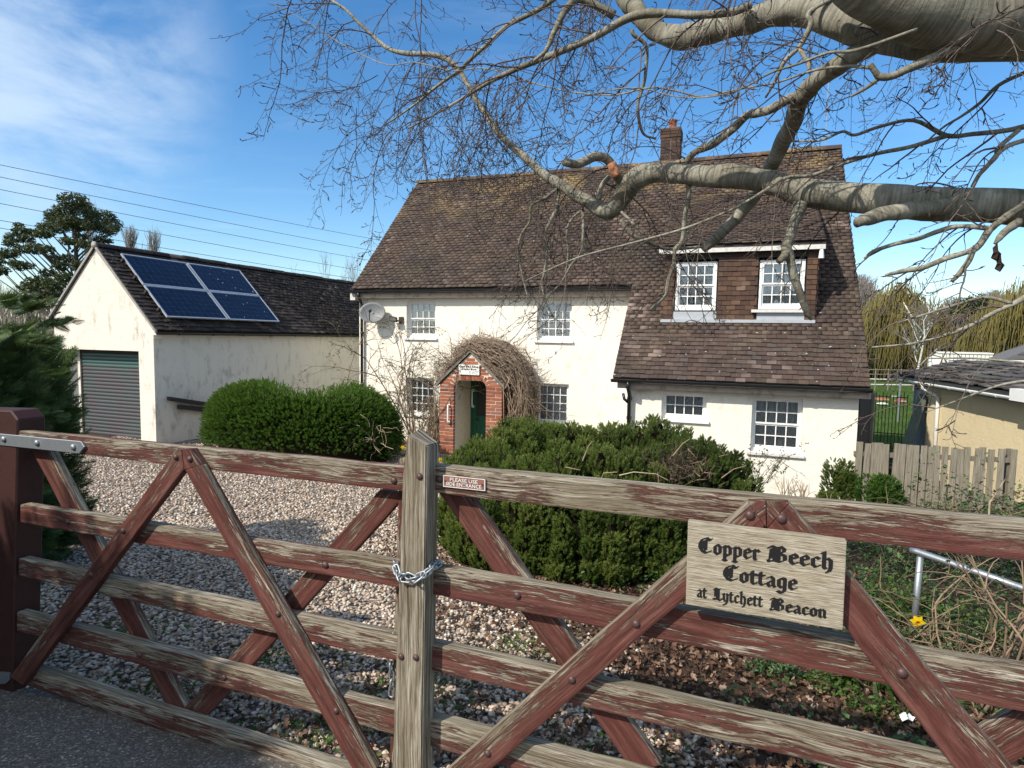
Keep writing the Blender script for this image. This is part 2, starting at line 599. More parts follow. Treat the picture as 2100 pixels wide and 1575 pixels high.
def f_net(t):
    p = t.uv()
    w_ = t.n('ShaderNodeTexWave', dict(wave_type='BANDS', bands_direction='X'), Vector=p, Scale=2.3, Distortion=2.0, Detail=2.0).outputs[1]
    c = t.mix(w_, (0.42, 0.42, 0.42), (0.84, 0.84, 0.83))
    c = t.mix(t.rng(t.noise(p, 7, 4, 0.7), 0.50, 0.70), c, (0.36, 0.36, 0.36))
    d = t.n('ShaderNodeBsdfDiffuse', None, Color=c).outputs[0]
    tr = t.n('ShaderNodeBsdfTransparent').outputs[0]
    return t.n('ShaderNodeMixShader', None, _0=0.93, _1=tr, _2=d).outputs[0]


M['net'] = material('net_curtain', f_net)


def f_shutter(t):
    p = t.pos()
    c = t.mix(t.rng(t.noise(p, 2.5, 3), 0.35, 0.65), (0.062, 0.052, 0.057), (0.050, 0.062, 0.060))
    z = t.n('ShaderNodeSeparateXYZ', None, _0=p).outputs[2]
    c = t.mix(t.rng(t.math('ADD', z, t.math('MULTIPLY', t.noise(p, 6, 2), 0.2)), 0.82, 0.92), c, (0.035, 0.085, 0.075))
    return t.bsdf(c, 0.38, None, 0.5)


M['shutter'] = material('shutter_slat', f_shutter)


def f_solar(t):
    p = t.pos()
    r = t.rnd()
    c = t.mix(r, (0.004, 0.008, 0.024), (0.007, 0.012, 0.036))
    return t.bsdf(c, 0.16, None, 0.5)


M['solar'] = material('solar_cell', f_solar)
M['solar_back'] = material('solar_backing', f_plain((0.10, 0.115, 0.145), 0.25, 0.02, 5, 0.5))


# weathered painted wood, grain along U of the UV map (metres); object property "peel" sets how much paint has gone
def f_gate(t):
    uv = t.uv()
    peel = t.att('peel', 'OBJECT')
    rnd = t.rnd()
    off = t.n('ShaderNodeCombineXYZ', None, _0=t.math('MULTIPLY', rnd, 37.0), _1=t.math('MULTIPLY', rnd, 91.0), _2=rnd).outputs[0]
    v = t.n('ShaderNodeVectorMath', dict(operation='ADD'), _0=uv, _1=off).outputs[0]
    warp = t.noise(t.map(v, (3, 9, 1)), 1.0, 3, 0.5)
    vv = t.n('ShaderNodeVectorMath', dict(operation='ADD'), _0=v, _1=t.n('ShaderNodeCombineXYZ', None, _0=0.0, _1=t.math('MULTIPLY', warp, 0.03), _2=0.0).outputs[0]).outputs[0]
    g1 = t.noise(t.map(vv, (3.0, 95, 1)), 1.0, 6, 0.75)
    g2 = t.noise(t.map(vv, (8, 330, 1)), 1.0, 3, 0.65)
    grain = t.math('ADD', t.math('MULTIPLY', g1, 0.6), t.math('MULTIPLY', g2, 0.4))
    wood = t.ramp(grain, [(0.35, (0.030, 0.023, 0.017)), (0.43, (0.125, 0.098, 0.068)), (0.50, (0.255, 0.215, 0.158)), (0.58, (0.43, 0.392, 0.318)), (0.66, (0.68, 0.65, 0.58))])
    tone = t.noise(t.map(v, (1.1, 5, 1), (3, 3, 0)), 1.0, 3, 0.6)
    wood = t.mix(t.math('MULTIPLY', t.rng(tone, 0.42, 0.68), 0.50), wood, (0.120, 0.096, 0.052))
    crack = t.rng(t.noise(t.map(vv, (1.6, 120, 1), (7, 5, 0)), 1.0, 2, 0.5), 0.34, 0.30)
    wood = t.mix(t.math('MULTIPLY', crack, 0.8), wood, (0.02, 0.016, 0.012))
    # flakes of paint
    m1 = t.noise(t.map(vv, (2.1, 10, 1), (11, 0, 0)), 1.0, 3, 0.6)
    m2 = t.noise(t.map(vv, (6.0, 75, 1), (1, 7, 0)), 1.0, 4, 0.7)
    m3 = t.noise(t.map(vv, (17, 260, 1), (4, 2, 0)), 1.0, 4, 0.7)
    mm = t.math('ADD', t.math('ADD', t.math('MULTIPLY', m1, 0.34), t.math('MULTIPLY', m2, 0.34)), t.math('MULTIPLY', m3, 0.32))
    vy = t.n('ShaderNodeSeparateXYZ', None, _0=uv).outputs[1]
    bias = t.math('MULTIPLY', t.math('SUBTRACT', t.math('MINIMUM', vy, 0.12), 0.05), 0.75)
    bias = t.math('SUBTRACT', bias, t.math('MULTIPLY', t.rng(vy, 0.205, 0.235), 0.15))
    mm = t.math('ADD', mm, bias)
    th = t.math('ADD', 0.408, t.math('MULTIPLY', peel, 0.15))
    dlt = t.math('SUBTRACT', mm, th)
    pm = t.rng(dlt, -0.022, 0.026)
    thin = t.rng(dlt, -0.05, 0.005, 0.0, 0.55)
    pn = t.noise(t.map(vv, (4, 36, 1), (2, 9, 0)), 1.0, 5, 0.65)
    paint = t.ramp(pn, [(0.28, (0.050, 0.018, 0.014)), (0.5, (0.112, 0.037, 0.030)), (0.70, (0.185, 0.080, 0.064))])
    paint = t.mix(t.math('MULTIPLY', t.rng(g1, 0.50, 0.66), 0.5), paint, (0.175, 0.098, 0.070))
    flake = t.math('MULTIPLY', t.rng(t.noise(t.map(vv, (7, 90, 1), (9, 1, 0)), 1.0, 4, 0.7), 0.56, 0.66), t.rng(dlt, -0.07, 0.0))
    wood = t.mix(t.math('MULTIPLY', thin, 0.75), wood, (0.155, 0.085, 0.062))
    wood = t.mix(t.math('MULTIPLY', flake, 0.85), wood, (0.62, 0.58, 0.50))
    col = t.mix(pm, wood, paint)
    kn = t.voro(t.map(v, (2.3, 6.5, 1), (0.3, 0.4, 0)), 1.0)
    knot = t.rng(kn, 0.03, 0.12, 1.0, 0.0)
    col = t.mix(t.math('MULTIPLY', knot, 0.7), col, (0.07, 0.045, 0.03))
    h = t.math('ADD', t.math('MULTIPLY', pm, 0.8), t.math('MULTIPLY', grain, 1.8))
    rough = t.math('SUBTRACT', 0.9, t.math('MULTIPLY', pm, 0.2))
    return t.bsdf(col, rough, t.bump(h, 0.85, 0.004), 0.2)


M['gate'] = material('peeling_gate_wood', f_gate)


def f_signwood(t):
    v = t.uv()
    warp = t.noise(t.map(v, (5, 12, 1)), 1.0, 3)
    vv = t.n('ShaderNodeVectorMath', dict(operation='ADD'), _0=v, _1=t.n('ShaderNodeCombineXYZ', None, _0=0.0, _1=t.math('MULTIPLY', warp, 0.012), _2=0.0).outputs[0]).outputs[0]
    g = t.noise(t.map(vv, (9, 330, 1)), 1.0, 5, 0.72)
    g2 = t.noise(t.map(vv, (26, 520, 1), (3, 1, 0)), 1.0, 3, 0.6)
    gg = t.math('ADD', t.math('MULTIPLY', g, 0.6), t.math('MULTIPLY', g2, 0.4))
    c = t.ramp(gg, [(0.36, (0.085, 0.066, 0.045)), (0.46, (0.25, 0.21, 0.15)), (0.55, (0.42, 0.37, 0.285)), (0.67, (0.66, 0.62, 0.53))])
    ye = t.rng(t.noise(t.map(v, (5, 30, 1)), 1.0, 3), 0.6, 0.8)
    c = t.mix(t.math('MULTIPLY', ye, 0.35), c, (0.45, 0.30, 0.10))
    return t.bsdf(c, 0.85, t.bump(gg, 0.7, 0.003), 0.2)


M['signwood'] = material('weathered_oak', f_signwood)
M['letter'] = material('black_letter_paint', f_plain((0.012, 0.011, 0.012), 0.6, 0.1, 60))
M['letter_white'] = material('white_letter_paint', f_plain((0.72, 0.70, 0.66), 0.6, 0.1, 60))
M['plate_red'] = material('red_brown_plate', f_plain((0.26, 0.12, 0.095), 0.5, 0.15, 60, 0.3))
M['bolt'] = material('rusty_painted_bolt', f_plain((0.10, 0.055, 0.05), 0.5, 0.2, 90, 0.4, 0.3))
M['post_dark'] = material('dark_red_post', f_plain((0.050, 0.020, 0.017), 0.6, 0.15, 14, 0.3, 0, 0.3))


def f_bark(t):
    p = t.obj()
    uv = t.uv()
    n1 = t.noise(p, 4.0, 5, 0.65)
    ring = t.noise(t.map(uv, (60, 1.6, 1)), 1.0, 4, 0.65, 0.6)
    c = t.ramp(t.math('ADD', t.math('MULTIPLY', n1, 0.5), t.math('MULTIPLY', ring, 0.5)),
               [(0.3, (0.060, 0.054, 0.038)), (0.43, (0.155, 0.142, 0.108)), (0.55, (0.29, 0.272, 0.215)), (0.68, (0.46, 0.44, 0.37))])
    g = t.rng(t.noise(p, 2.1, 4, 0.6), 0.5, 0.75)
    c = t.mix(t.math('MULTIPLY', g, 0.8), c, (0.085, 0.068, 0.030))
    sp2 = t.rng(t.noise(p, 70, 3, 0.6), 0.62, 0.72)
    c = t.mix(t.math('MULTIPLY', sp2, 0.5), c, (0.07, 0.065, 0.05))
    h = t.math('ADD', ring, t.noise(p, 40, 4, 0.7))
    return t.bsdf(c, 0.8, t.bump(h, 0.5, 0.008), 0.25)


M['bark'] = material('beech_bark', f_bark)


def f_twig(c0, c1, rough=0.7):
    def fn(t):
        r = t.att('rnd')
        return t.bsdf(t.mix(r, c0, c1), rough, None, 0.3)
    return fn


M['twig'] = material('beech_twig', f_twig((0.052, 0.038, 0.032), (0.21, 0.16, 0.13)))
M['twig_brown'] = material('dry_stem', f_twig((0.10, 0.068, 0.045), (0.30, 0.21, 0.14)))
M['twig_climb'] = material('climber_stem', f_twig((0.15, 0.108, 0.078), (0.40, 0.30, 0.215)))
M['twig_pale'] = material('pale_dry_stem', f_twig((0.25, 0.17, 0.10), (0.50, 0.40, 0.28)))
M['twig_far'] = material('far_twig', f_twig((0.14, 0.115, 0.10), (0.26, 0.225, 0.20)))
M['bark_far'] = material('far_bark', f_twig((0.10, 0.085, 0.07), (0.17, 0.15, 0.125)))
M['bark_dark'] = material('dark_bark', f_twig((0.045, 0.04, 0.034), (0.09, 0.08, 0.068)))
M['birch'] = material('birch_bark', f_plain((0.62, 0.60, 0.56), 0.8, 0.25, 3, 0.2, 0, 0, 0.25))
M['raw_wood'] = material('raw_orange_wood', f_plain((0.50, 0.22, 0.12), 0.8, 0.15, 30))


def f_leaf(stops, trans=0.25, rough=0.5, spec=0.3):
    def fn(t):
        r = t.math('FRACT', t.att('rnd'))
        c = t.ramp(r, stops)
        b = t.bsdf(c, rough, None, spec)
        tr = t.n('ShaderNodeBsdfTranslucent', None, Color=t.mix(0.5, c, (0.25, 0.3, 0.04), 'MIX')).outputs[0]
        return t.n('ShaderNodeMixShader', None, _0=trans, _1=b, _2=tr).outputs[0]
    return fn


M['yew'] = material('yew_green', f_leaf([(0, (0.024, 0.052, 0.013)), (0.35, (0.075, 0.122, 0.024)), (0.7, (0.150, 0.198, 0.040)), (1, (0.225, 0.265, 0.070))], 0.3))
M['bush'] = material('bright_green', f_leaf([(0, (0.02, 0.06, 0.008)), (0.45, (0.055, 0.13, 0.014)), (0.8, (0.10, 0.19, 0.025)), (1, (0.15, 0.24, 0.04))], 0.25))
M['conifer'] = material('cypress_green', f_leaf([(0, (0.020, 0.052, 0.020)), (0.5, (0.055, 0.105, 0.036)), (1, (0.16, 0.22, 0.075))], 0.22))
M['evergreen'] = material('dark_evergreen', f_leaf([(0, (0.022, 0.032, 0.015)), (0.5, (0.05, 0.066, 0.03)), (1, (0.105, 0.118, 0.06))], 0.15))
M['willow'] = material('willow_strands', f_leaf([(0, (0.105, 0.085, 0.035)), (0.5, (0.205, 0.170, 0.055)), (1, (0.33, 0.275, 0.10))], 0.2))
M['grassleaf'] = material('blade_green', f_leaf([(0, (0.03, 0.07, 0.012)), (0.5, (0.06, 0.12, 0.02)), (1, (0.12, 0.17, 0.05))], 0.25))
M['ivy'] = material('ivy_green', f_leaf([(0, (0.014, 0.039, 0.014)), (0.6, (0.042, 0.091, 0.028)), (1, (0.098, 0.168, 0.049))], 0.1, 0.4))
M['leaf_dead'] = material('dead_leaf', f_leaf([(0, (0.035, 0.020, 0.014)), (0.35, (0.085, 0.045, 0.030)), (0.65, (0.16, 0.088, 0.056)), (0.88, (0.25, 0.15, 0.10)), (1, (0.40, 0.30, 0.23))], 0.1, 0.75))
M['deadneedle'] = material('dead_needles', f_leaf([(0, (0.12, 0.075, 0.05)), (1, (0.27, 0.19, 0.14))], 0.1, 0.8))
M['petal'] = material('daffodil_yellow', f_leaf([(0, (0.80, 0.56, 0.01)), (1, (0.85, 0.66, 0.03))], 0.3))
M['trumpet'] = material('daffodil_trumpet', f_leaf([(0, (0.80, 0.40, 0.005)), (1, (0.82, 0.46, 0.01))], 0.3))
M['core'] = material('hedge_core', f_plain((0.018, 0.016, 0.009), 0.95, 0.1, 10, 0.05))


def f_stone(t):
    r = t.att('rnd')
    c = t.ramp(r, [(0, (0.17, 0.125, 0.095)), (0.2, (0.36, 0.27, 0.20)), (0.5, (0.52, 0.41, 0.31)), (0.72, (0.62, 0.51, 0.40)), (0.88, (0.70, 0.62, 0.53)), (0.95, (0.40, 0.25, 0.16)), (1, (0.78, 0.74, 0.68))])
    return t.bsdf(c, 0.8, t.bump(t.noise(t.pos(), 160, 2), 0.2, 0.002), 0.2)


M['stone'] = material('gravel_stone', f_stone)


def f_gravelbase(t):
    p = t.pos()
    v = t.n('ShaderNodeTexVoronoi', None, Vector=p, Scale=34.0)
    c = t.ramp(t.n('ShaderNodeSeparateColor', None, _0=v.outputs[1]).outputs[0], [(0, (0.20, 0.15, 0.115)), (0.4, (0.42, 0.33, 0.25)), (0.75, (0.58, 0.47, 0.37)), (1, (0.68, 0.60, 0.51))])
    c = t.mix(t.rng(v.outputs[0], 0.35, 0.62), c, (0.05, 0.04, 0.032))
    return t.bsdf(c, 0.9, t.bump(v.outputs[0], -0.8, 0.02), 0.15)


M['gravel'] = material('gravel_bed', f_gravelbase)


def f_ground(t):
    p = t.pos()
    xyz = t.n('ShaderNodeSeparateXYZ', None, _0=p).outputs
    n = t.noise(p, 3.0, 6, 0.7)
    soil = t.ramp(n, [(0.3, (0.030, 0.021, 0.014)), (0.55, (0.075, 0.050, 0.033)), (0.75, (0.12, 0.085, 0.06))])
    gn = t.noise(p, 0.35, 4, 0.6)
    grass = t.ramp(gn, [(0.3, (0.045, 0.085, 0.018)), (0.55, (0.075, 0.125, 0.026)), (0.8, (0.15, 0.155, 0.06))])
    far = t.rng(t.math('ADD', xyz[1], t.math('MULTIPLY', t.noise(p, 0.5, 3), 3.0)), 17.0, 19.0)
    c = t.mix(far, soil, grass)
    return t.bsdf(c, 0.95, t.bump(t.noise(p, 25, 5, 0.7), 0.6, 0.03), 0.1)


M['ground'] = material('garden_soil_and_grass', f_ground)


def f_asphalt(t):
    p = t.pos()
    v = t.n('ShaderNodeTexVoronoi', None, Vector=p, Scale=150.0)
    k = t.n('ShaderNodeSeparateColor', None, _0=v.outputs[1]).outputs[0]
    c = t.ramp(k, [(0, (0.075, 0.066, 0.058)), (0.7, (0.155, 0.138, 0.122)), (0.93, (0.24, 0.215, 0.19)), (1, (0.46, 0.42, 0.37))])
    c = t.mix(t.math('MULTIPLY', t.rng(t.noise(p, 1.6, 5, 0.6), 0.45, 0.7), 0.6), c, (0.095, 0.082, 0.062))
    return t.bsdf(c, 0.85, t.bump(v.outputs[0], -0.6, 0.006), 0.25)


M['asphalt'] = material('worn_asphalt', f_asphalt)

# ------------------------------------------------------------------ ground
def grid_sheet(name, xs, ys, dz, mat, mask=None, kind='structure', zfun=gz):
    X, Y = np.meshgrid(xs, ys)
    Z = zfun(X, Y) + dz
    V = np.stack([X, Y, Z], -1).reshape(-1, 3)
    nx = len(xs)
    i, j = np.meshgrid(np.arange(len(xs) - 1), np.arange(len(ys) - 1))
    if mask is not None:
        keep = mask((X[:-1, :-1] + X[1:, 1:]) / 2, (Y[:-1, :-1] + Y[1:, 1:]) / 2)
        i, j = i[keep], j[keep]
    a = (j * nx + i).ravel()
    F = np.stack([a, a + 1, a + nx + 1, a + nx], -1)
    used = np.unique(F)
    re = np.full(len(V), -1)
    re[used] = np.arange(len(used))
    return tag(mesh_np(name, V[used], [re[F]], mat, None, None, True), kind=kind)


def axis(lo, hi, fine_lo, fine_hi, step):
    a = list(np.arange(fine_lo, fine_hi + 1e-6, step))
    g = step
    while a[-1] < hi:
        g *= 1.35
        a.append(a[-1] + g)
    g = step
    while a[0] > lo:
        g *= 1.35
        a.insert(0, a[0] - g)
    return np.array(a)


def gzn(x, y):
    return gz(x, y) + 0.012 * np.sin(x * 5.1 + 1.3 * np.sin(y * 3.3)) * np.sin(y * 4.3 + 1.7 * np.sin(x * 2.9))


tag(grid_sheet('ground', axis(-900, 900, -9, 9, 0.25), axis(-60, 1500, -3, 15, 0.25), -0.004, M['ground'], None, 'structure', gzn), kind='structure')

GP0 = at(845, 960, 1.95)                      # the gate stands in a vertical plane through here
GA = math.radians(20.0)
G1 = np.array([math.cos(GA), -math.sin(GA), 0])
GN = np.array([math.sin(GA), math.cos(GA), 0])     # away from the viewer
GateF = Frame((GP0[0], GP0[1], 0), G1, GN)


def gate_side(x, y):
    return (x - GP0[0]) * GN[0] + (y - GP0[1]) * GN[1]


def gravel_edge(x, y):
    """positive inside the drive"""
    lim = np.interp(y, [0, 1.5, 3.0, 4.2, 5.5, 7.0, 9.5, 14.0, 20], [1.1, 1.0, 0.55, 0.15, -0.45, -0.75, -0.6, -0.2, 0.2])
    return lim - x + 0.10 * np.sin(y * 6.0) + 0.07 * np.sin(y * 15.0 + x * 4)


mk = lambda x, y: (gravel_edge(x, y) > 0) & (gate_side(x, y) > 0.02) & (x > -9)
grid_sheet('gravel_drive', np.arange(-9, 1.6, 0.1), np.arange(1.0, 16.2, 0.1), 0.008, M['gravel'], mk, 'structure', gzn)
mk = lambda x, y: (gate_side(x, y) < 0.10 + 0.05 * np.sin(x * 9)) & (y > -2.5)
grid_sheet('driveway_apron', np.arange(-6, 5, 0.08), np.arange(-2.5, 4.5, 0.08), 0.016, M['asphalt'], mk, 'structure', gzn)

# loose stones
ico = [(0, 0, 1), (0.9, 0, 0.1), (0.25, 0.85, -0.05), (-0.75, 0.5, 0.12), (-0.7, -0.55, -0.1), (0.3, -0.85, 0.05), (0, 0, -1)]
icf = [(0, 1, 2), (0, 2, 3), (0, 3, 4), (0, 4, 5), (0, 5, 1), (6, 2, 1), (6, 3, 2), (6, 4, 3), (6, 5, 4), (6, 1, 5)]


def stones(n, ylo, yhi, xfun, smin, smax):
    y = ylo + (yhi - ylo) * RNG.random(n) ** 1.25
    x0, x1 = xfun(y)
    x = x0 + (x1 - x0) * RNG.random(n)
    ok = (gravel_edge(x, y) > -0.25 * RNG.random(n) ** 2) & (gate_side(x, y) > 0.05)
    x, y = x[ok], y[ok]
    n = len(x)
    s = RNG.uniform(smin, smax, n)
    S = np.stack([s, s * RNG.uniform(0.6, 1, n), s * RNG.uniform(0.35, 0.7, n)], -1)
    pos = np.stack([x, y, gzn(x, y) + 0.008 + s * 0.2], -1)
    R = euler_R(RNG.normal(0, 0.35, n), RNG.normal(0, 0.35, n), RNG.uniform(0, 6.3, n))
    r = RNG.random(n)
    return pos, R, S, r


xf = lambda y: (-0.86 * y - 0.3, np.minimum(1.3, 0.86 * y))
A_ = stones(30000, 1.5, 6.5, xf, 0.010, 0.023)
B_ = stones(26000, 5.5, 13.5, xf, 0.014, 0.030)
tag(scatter('gravel', ico, icf, np.concatenate([A_[0], B_[0]]), np.concatenate([A_[1], B_[1]]), np.concatenate([A_[2], B_[2]]), M['stone'], None,
            np.concatenate([A_[3], B_[3]])), kind='stuff')

# fallen leaves: thick under the hedge and along the edge of the drive, thin on the gravel
lv = [(0, -0.5, 0.02), (0.20, -0.26, 0.10), (0.34, -0.05, 0.24), (0.15, 0.08, 0.10), (0.26, 0.30, 0.22), (0, 0.55, 0.10), (-0.24, 0.32, 0.20), (-0.16, 0.06, 0.08), (-0.33, -0.08, 0.26), (-0.18, -0.28, 0.11), (0, 0, 0)]
lf = [(i, (i + 1) % 10, 10) for i in range(10)]


def leaves(n, fx, fy, dens, smin=0.017, smax=0.046):
    x = RNG.uniform(*fx, n)
    y = RNG.uniform(*fy, n)
    ok = (RNG.random(n) < dens(x, y)) & (gate_side(x, y) > 0.04)
    x, y = x[ok], y[ok]
    n = len(x)
    pos = np.stack([x, y, gzn(x, y) + RNG.uniform(0.012, 0.035, n)], -1)
    R = euler_R(RNG.normal(0, 0.75, n), RNG.normal(0, 0.75, n), RNG.uniform(0, 6.3, n))
    s_ = RNG.uniform(smin, smax, n)
    return pos, R, np.stack([s_, s_, s_ * RNG.uniform(-0.5, 1.6, n)], -1)


def leaf_density(x, y):
    e = gravel_edge(x, y)
    bed = np.where(e < 0, 0.95, np.clip(0.8 - e * 0.85, 0.0, 1))
    near = np.clip((3.6 - y) / 1.4, 0, 1) * np.clip((x + 1.9) / 1.4, 0, 1) * 0.55 + np.clip((3.2 - y) / 1.0, 0, 1) * 0.10
    return np.maximum(bed * np.clip((7.2 - y) / 1.5, 0.12, 1), near)


p_, R_, s_ = leaves(52000, (-1.8, 3.0), (1.0, 7.2), leaf_density)
tag(scatter('fallen_leaves', lv, lf, p_, R_, s_, M['leaf_dead'], None, None), kind='stuff')

# ================================================================== the cottage
ZR, TR, PT = 6.2, 3.11, math.radians(45.8)      # ridge height, ridge depth, pitch
S0, S1 = -0.06, 11.40
QE, QC = 4.82, 7.47                             # slope lengths to the main eave and to the low eave
CT, ST = math.cos(PT), math.sin(PT)


def slope(s, q, h=0.0):       # point on the front roof slope, h proud of it
    return HF(s, TR - q * CT - h * ST, ZR - q * ST + h * CT)


cot = thing('cottage', 'white rendered cottage with steep brown tiled roof, brick porch and tile hung dormer', 'cottage', HF(5.6, 0, gz(1, 14)))


def wall_panel(mb, F, s0, s1, z0, z1, t, holes, depth=0.13):
    ss = sorted({s0, s1, *[h[0] for h in holes], *[h[1] for h in holes]})
    zs = sorted({z0, z1, *[h[2] for h in holes], *[h[3] for h in holes]})
    for a, b in zip(ss[:-1], ss[1:]):
        for c, d in zip(zs[:-1], zs[1:]):
            m = ((a + b) / 2, (c + d) / 2)
            if any(h[0] < m[0] < h[1] and h[2] < m[1] < h[3] for h in holes): continue
            mb.quad(F(a, t, c), F(b, t, c), F(b, t, d), F(a, t, d))
    for a, b, c, d in holes:
        e = t + depth
        mb.quad(F(a, t, c), F(a, e, c), F(a, e, d), F(a, t, d))
        mb.quad(F(b, t, c), F(b, t, d), F(b, e, d), F(b, e, c))
        mb.quad(F(a, t, d), F(a, e, d), F(b, e, d), F(b, t, d))
        mb.quad(F(a, t, c), F(b, t, c), F(b, e, c), F(a, e, c))


WIN = dict(ul=(1.41, 2.23, 1.53, 2.46), ur=(4.89, 5.72, 1.52, 2.45), ll=(1.42, 2.21, -0.42, 0.52), lr=(4.90, 5.69, -0.42, 0.52))
EXT = dict(a=(8.01, 8.82, 0.10, 0.60), b=(9.60, 10.43, -0.40, 0.585))
TX = -1.85
mb = MB()
wall_panel(mb, HF, 0, 7.45, -1.7, 2.56, 0, [WIN['ul'], WIN['ur'], WIN['ll'], WIN['lr'], (3.2, 4.08, -1.25, 0.72)])
mb.add([HF(0, 0, -1.7), HF(0, 6.2, -1.7), HF(0, 6.2, 2.9), HF(0, TR, 6.1), HF(0, 0, 2.9)], [(0, 1, 2, 3, 4)])
mb.quad(HF(0, 6.2, -1.7), HF(11.28, 6.2, -1.7), HF(11.28, 6.2, 2.9), HF(0, 6.2, 2.9))
wall_panel(mb, HF, 7.39, 11.28, -1.9, 0.72, TX, list(EXT.values()))
mb.quad(HF(7.39, TX, -1.9), HF(7.39, 0, -1.9), HF(7.39, 0, 2.8), HF(7.39, TX, 1.0))
mb.add([HF(11.28, TX, -1.9), HF(11.28, 6.2, -1.9), HF(11.28, 6.2, 2.9), HF(11.28, TR, 6.1), HF(11.28, TX, 1.03)], [(0, 1, 2, 3, 4)])
mb.build('wall', M['render'], cot)


# roof boarding under the tiles
mb = MB()
mb.prism([slope(S0, 0.0, -0.03), slope(S1, 0.0, -0.03), slope(S1, QC, -0.03), slope(7.12, QC, -0.03), slope(7.12, QE, -0.03), slope(S0, QE, -0.03)],
         (HF(0, 0.07, -0.07) - HF(0, 0, 0)))
mb.prism([HF(S0, TR, ZR + 0.0), HF(S1, TR, ZR + 0.0), HF(S1, 6.5, 2.72), HF(S0, 6.5, 2.72)], (0, 0, -0.1))
roof = mb.build('roof', M['tile_dark'], cot)

TW, GAUGE = 0.168, 0.108


def tile_box(lx, lq, th):
    """unit: x along the eave, y up the slope, z out of it; the tail is at y=0"""
    return [(0, 0, 0), (lx, 0, 0), (lx, lq, 0), (0, lq, 0), (0, 0, th), (lx, 0, th), (lx, lq, th * 0.6), (0, lq, th * 0.6)], \
        [(3, 2, 1, 0), (4, 5, 6, 7), (0, 1, 5, 4), (1, 2, 6, 5), (2, 3, 7, 6), (3, 0, 4, 7)]


def tile_rows(F3, s_lo, s_hi, q_lo, q_hi, skip=None, jitter=1.0, tw=TW, gauge=GAUGE):
    """positions (s, q of the tail, h, extra tilt) of a field of plain tiles"""
    out = []
    rows = int(round((q_hi - q_lo) / gauge))
    for r in range(rows):
        q = q_hi - r * gauge
        n = int((s_hi - s_lo) / tw) + 1
        off = 0.5 * tw * (r % 2)
        a0 = s_lo - off
        for i in range(n + 1):
            a = a0 + i * tw
            b = min(a + tw - 0.005, s_hi)
            a = max(a, s_lo)
            if b - a < 0.04: continue
            if skip and skip(0.5 * (a + b), q - gauge * 0.5): continue
            out.append((a, b, q + random.gauss(0, 0.004) * jitter, random.gauss(0, 0.003) * jitter, random.gauss(0, 0.02) * jitter))
    return out


def lay_tiles(spec, pfun, ex, up, nrm, lq=0.17, th=0.021, tilt=0.13):
    tv, tf = tile_box(1, lq, th)
    tv = np.array(tv)
    pos, R, S = [], [], []
    ex, up, nrm = map(np.array, (ex, up, nrm))
    for a, b, q, h, tl in spec:
        an = tilt + tl * 0.6
        y = up * math.cos(an) - nrm * math.sin(an)
        z = nrm * math.cos(an) + up * math.sin(an)
        roll = tl * 0.8
        x = ex * math.cos(roll) + z * math.sin(roll)
        z = np.cross(x, y)
        pos.append(pfun(a, q, 0.010 + h + abs(tl) * 0.1))
        R.append(np.stack([x, y, z], -1))
        S.append((b - a, 1, 1))
    return tv, tf, np.array(pos), np.array(R), np.array(S)


UPV = (HF(0, CT, ST) - HF(0, 0, 0))
NRV = (HF(0, -ST, CT) - HF(0, 0, 0))
EXV = E1
DS0, DS1, DTF, DZT = 7.88, 10.62, -1.0, 3.42         # dormer: sides, front depth, top of its eave
DPT = math.radians(27)


def dormer_roof_t():
    # where the dormer's slope meets the main one
    a = DZT - (DTF - 0.17) * -math.tan(DPT)
    # z = DZT + (t-(DTF-.17))*tan ; main z = ZR-(TR-t)*tan(PT)
    k1, k2 = math.tan(DPT), math.tan(PT)
    return (DZT - (DTF - 0.17) * k1 - ZR + TR * k2) / (k2 - k1)


DTM = dormer_roof_t()
QD0 = (TR - DTM) / CT
QD1 = (TR - DTF) / CT
skip_d = lambda s, q: DS0 < s < DS1 and QD0 < q < QD1
main_spec = tile_rows(None, S0, S1, 0.06, QE, skip_d)
low_spec = [t_ for t_ in tile_rows(None, 7.12, S1, QE, QC, skip_d)]
low_spec.sort(key=lambda u: -u[2])
single, rest = low_spec[:298], low_spec[298:] + main_spec
tv, tf, P_, R_, S_ = lay_tiles(rest, slope, EXV, UPV, NRV)
V_, F_ = scatter_arrays(tv, tf, P_, R_, S_)
# dormer roof tiles
LD = (DTM - (DTF - 0.17)) / math.cos(DPT)
dsl = lambda s, q, h: HF(s, DTM - q * math.cos(DPT) - h * math.sin(DPT), ZR - (TR - DTM) * math.tan(PT) - q * math.sin(DPT) + h * math.cos(DPT))
dup, dnr = HF(0, math.cos(DPT), math.sin(DPT)) - HF(0, 0, 0), HF(0, -math.sin(DPT), math.cos(DPT)) - HF(0, 0, 0)
dspec = tile_rows(None, DS0 - 0.09, DS1 + 0.1, -0.1, LD + 0.03)
_, _, P2, R2, S2 = lay_tiles(dspec, dsl, EXV, dup, dnr)
V2, F2 = scatter_arrays(tv, tf, P2, R2, S2)
rn = np.concatenate([np.repeat(RNG.random(len(P_)), 8), np.repeat(RNG.random(len(P2)), 8)])
tag(mesh_np('tile_courses', np.concatenate([V_, V2]), [np.concatenate([F_, F2 + len(V_)])], M['tile'], roof, rn), kind='stuff')
TM = {}


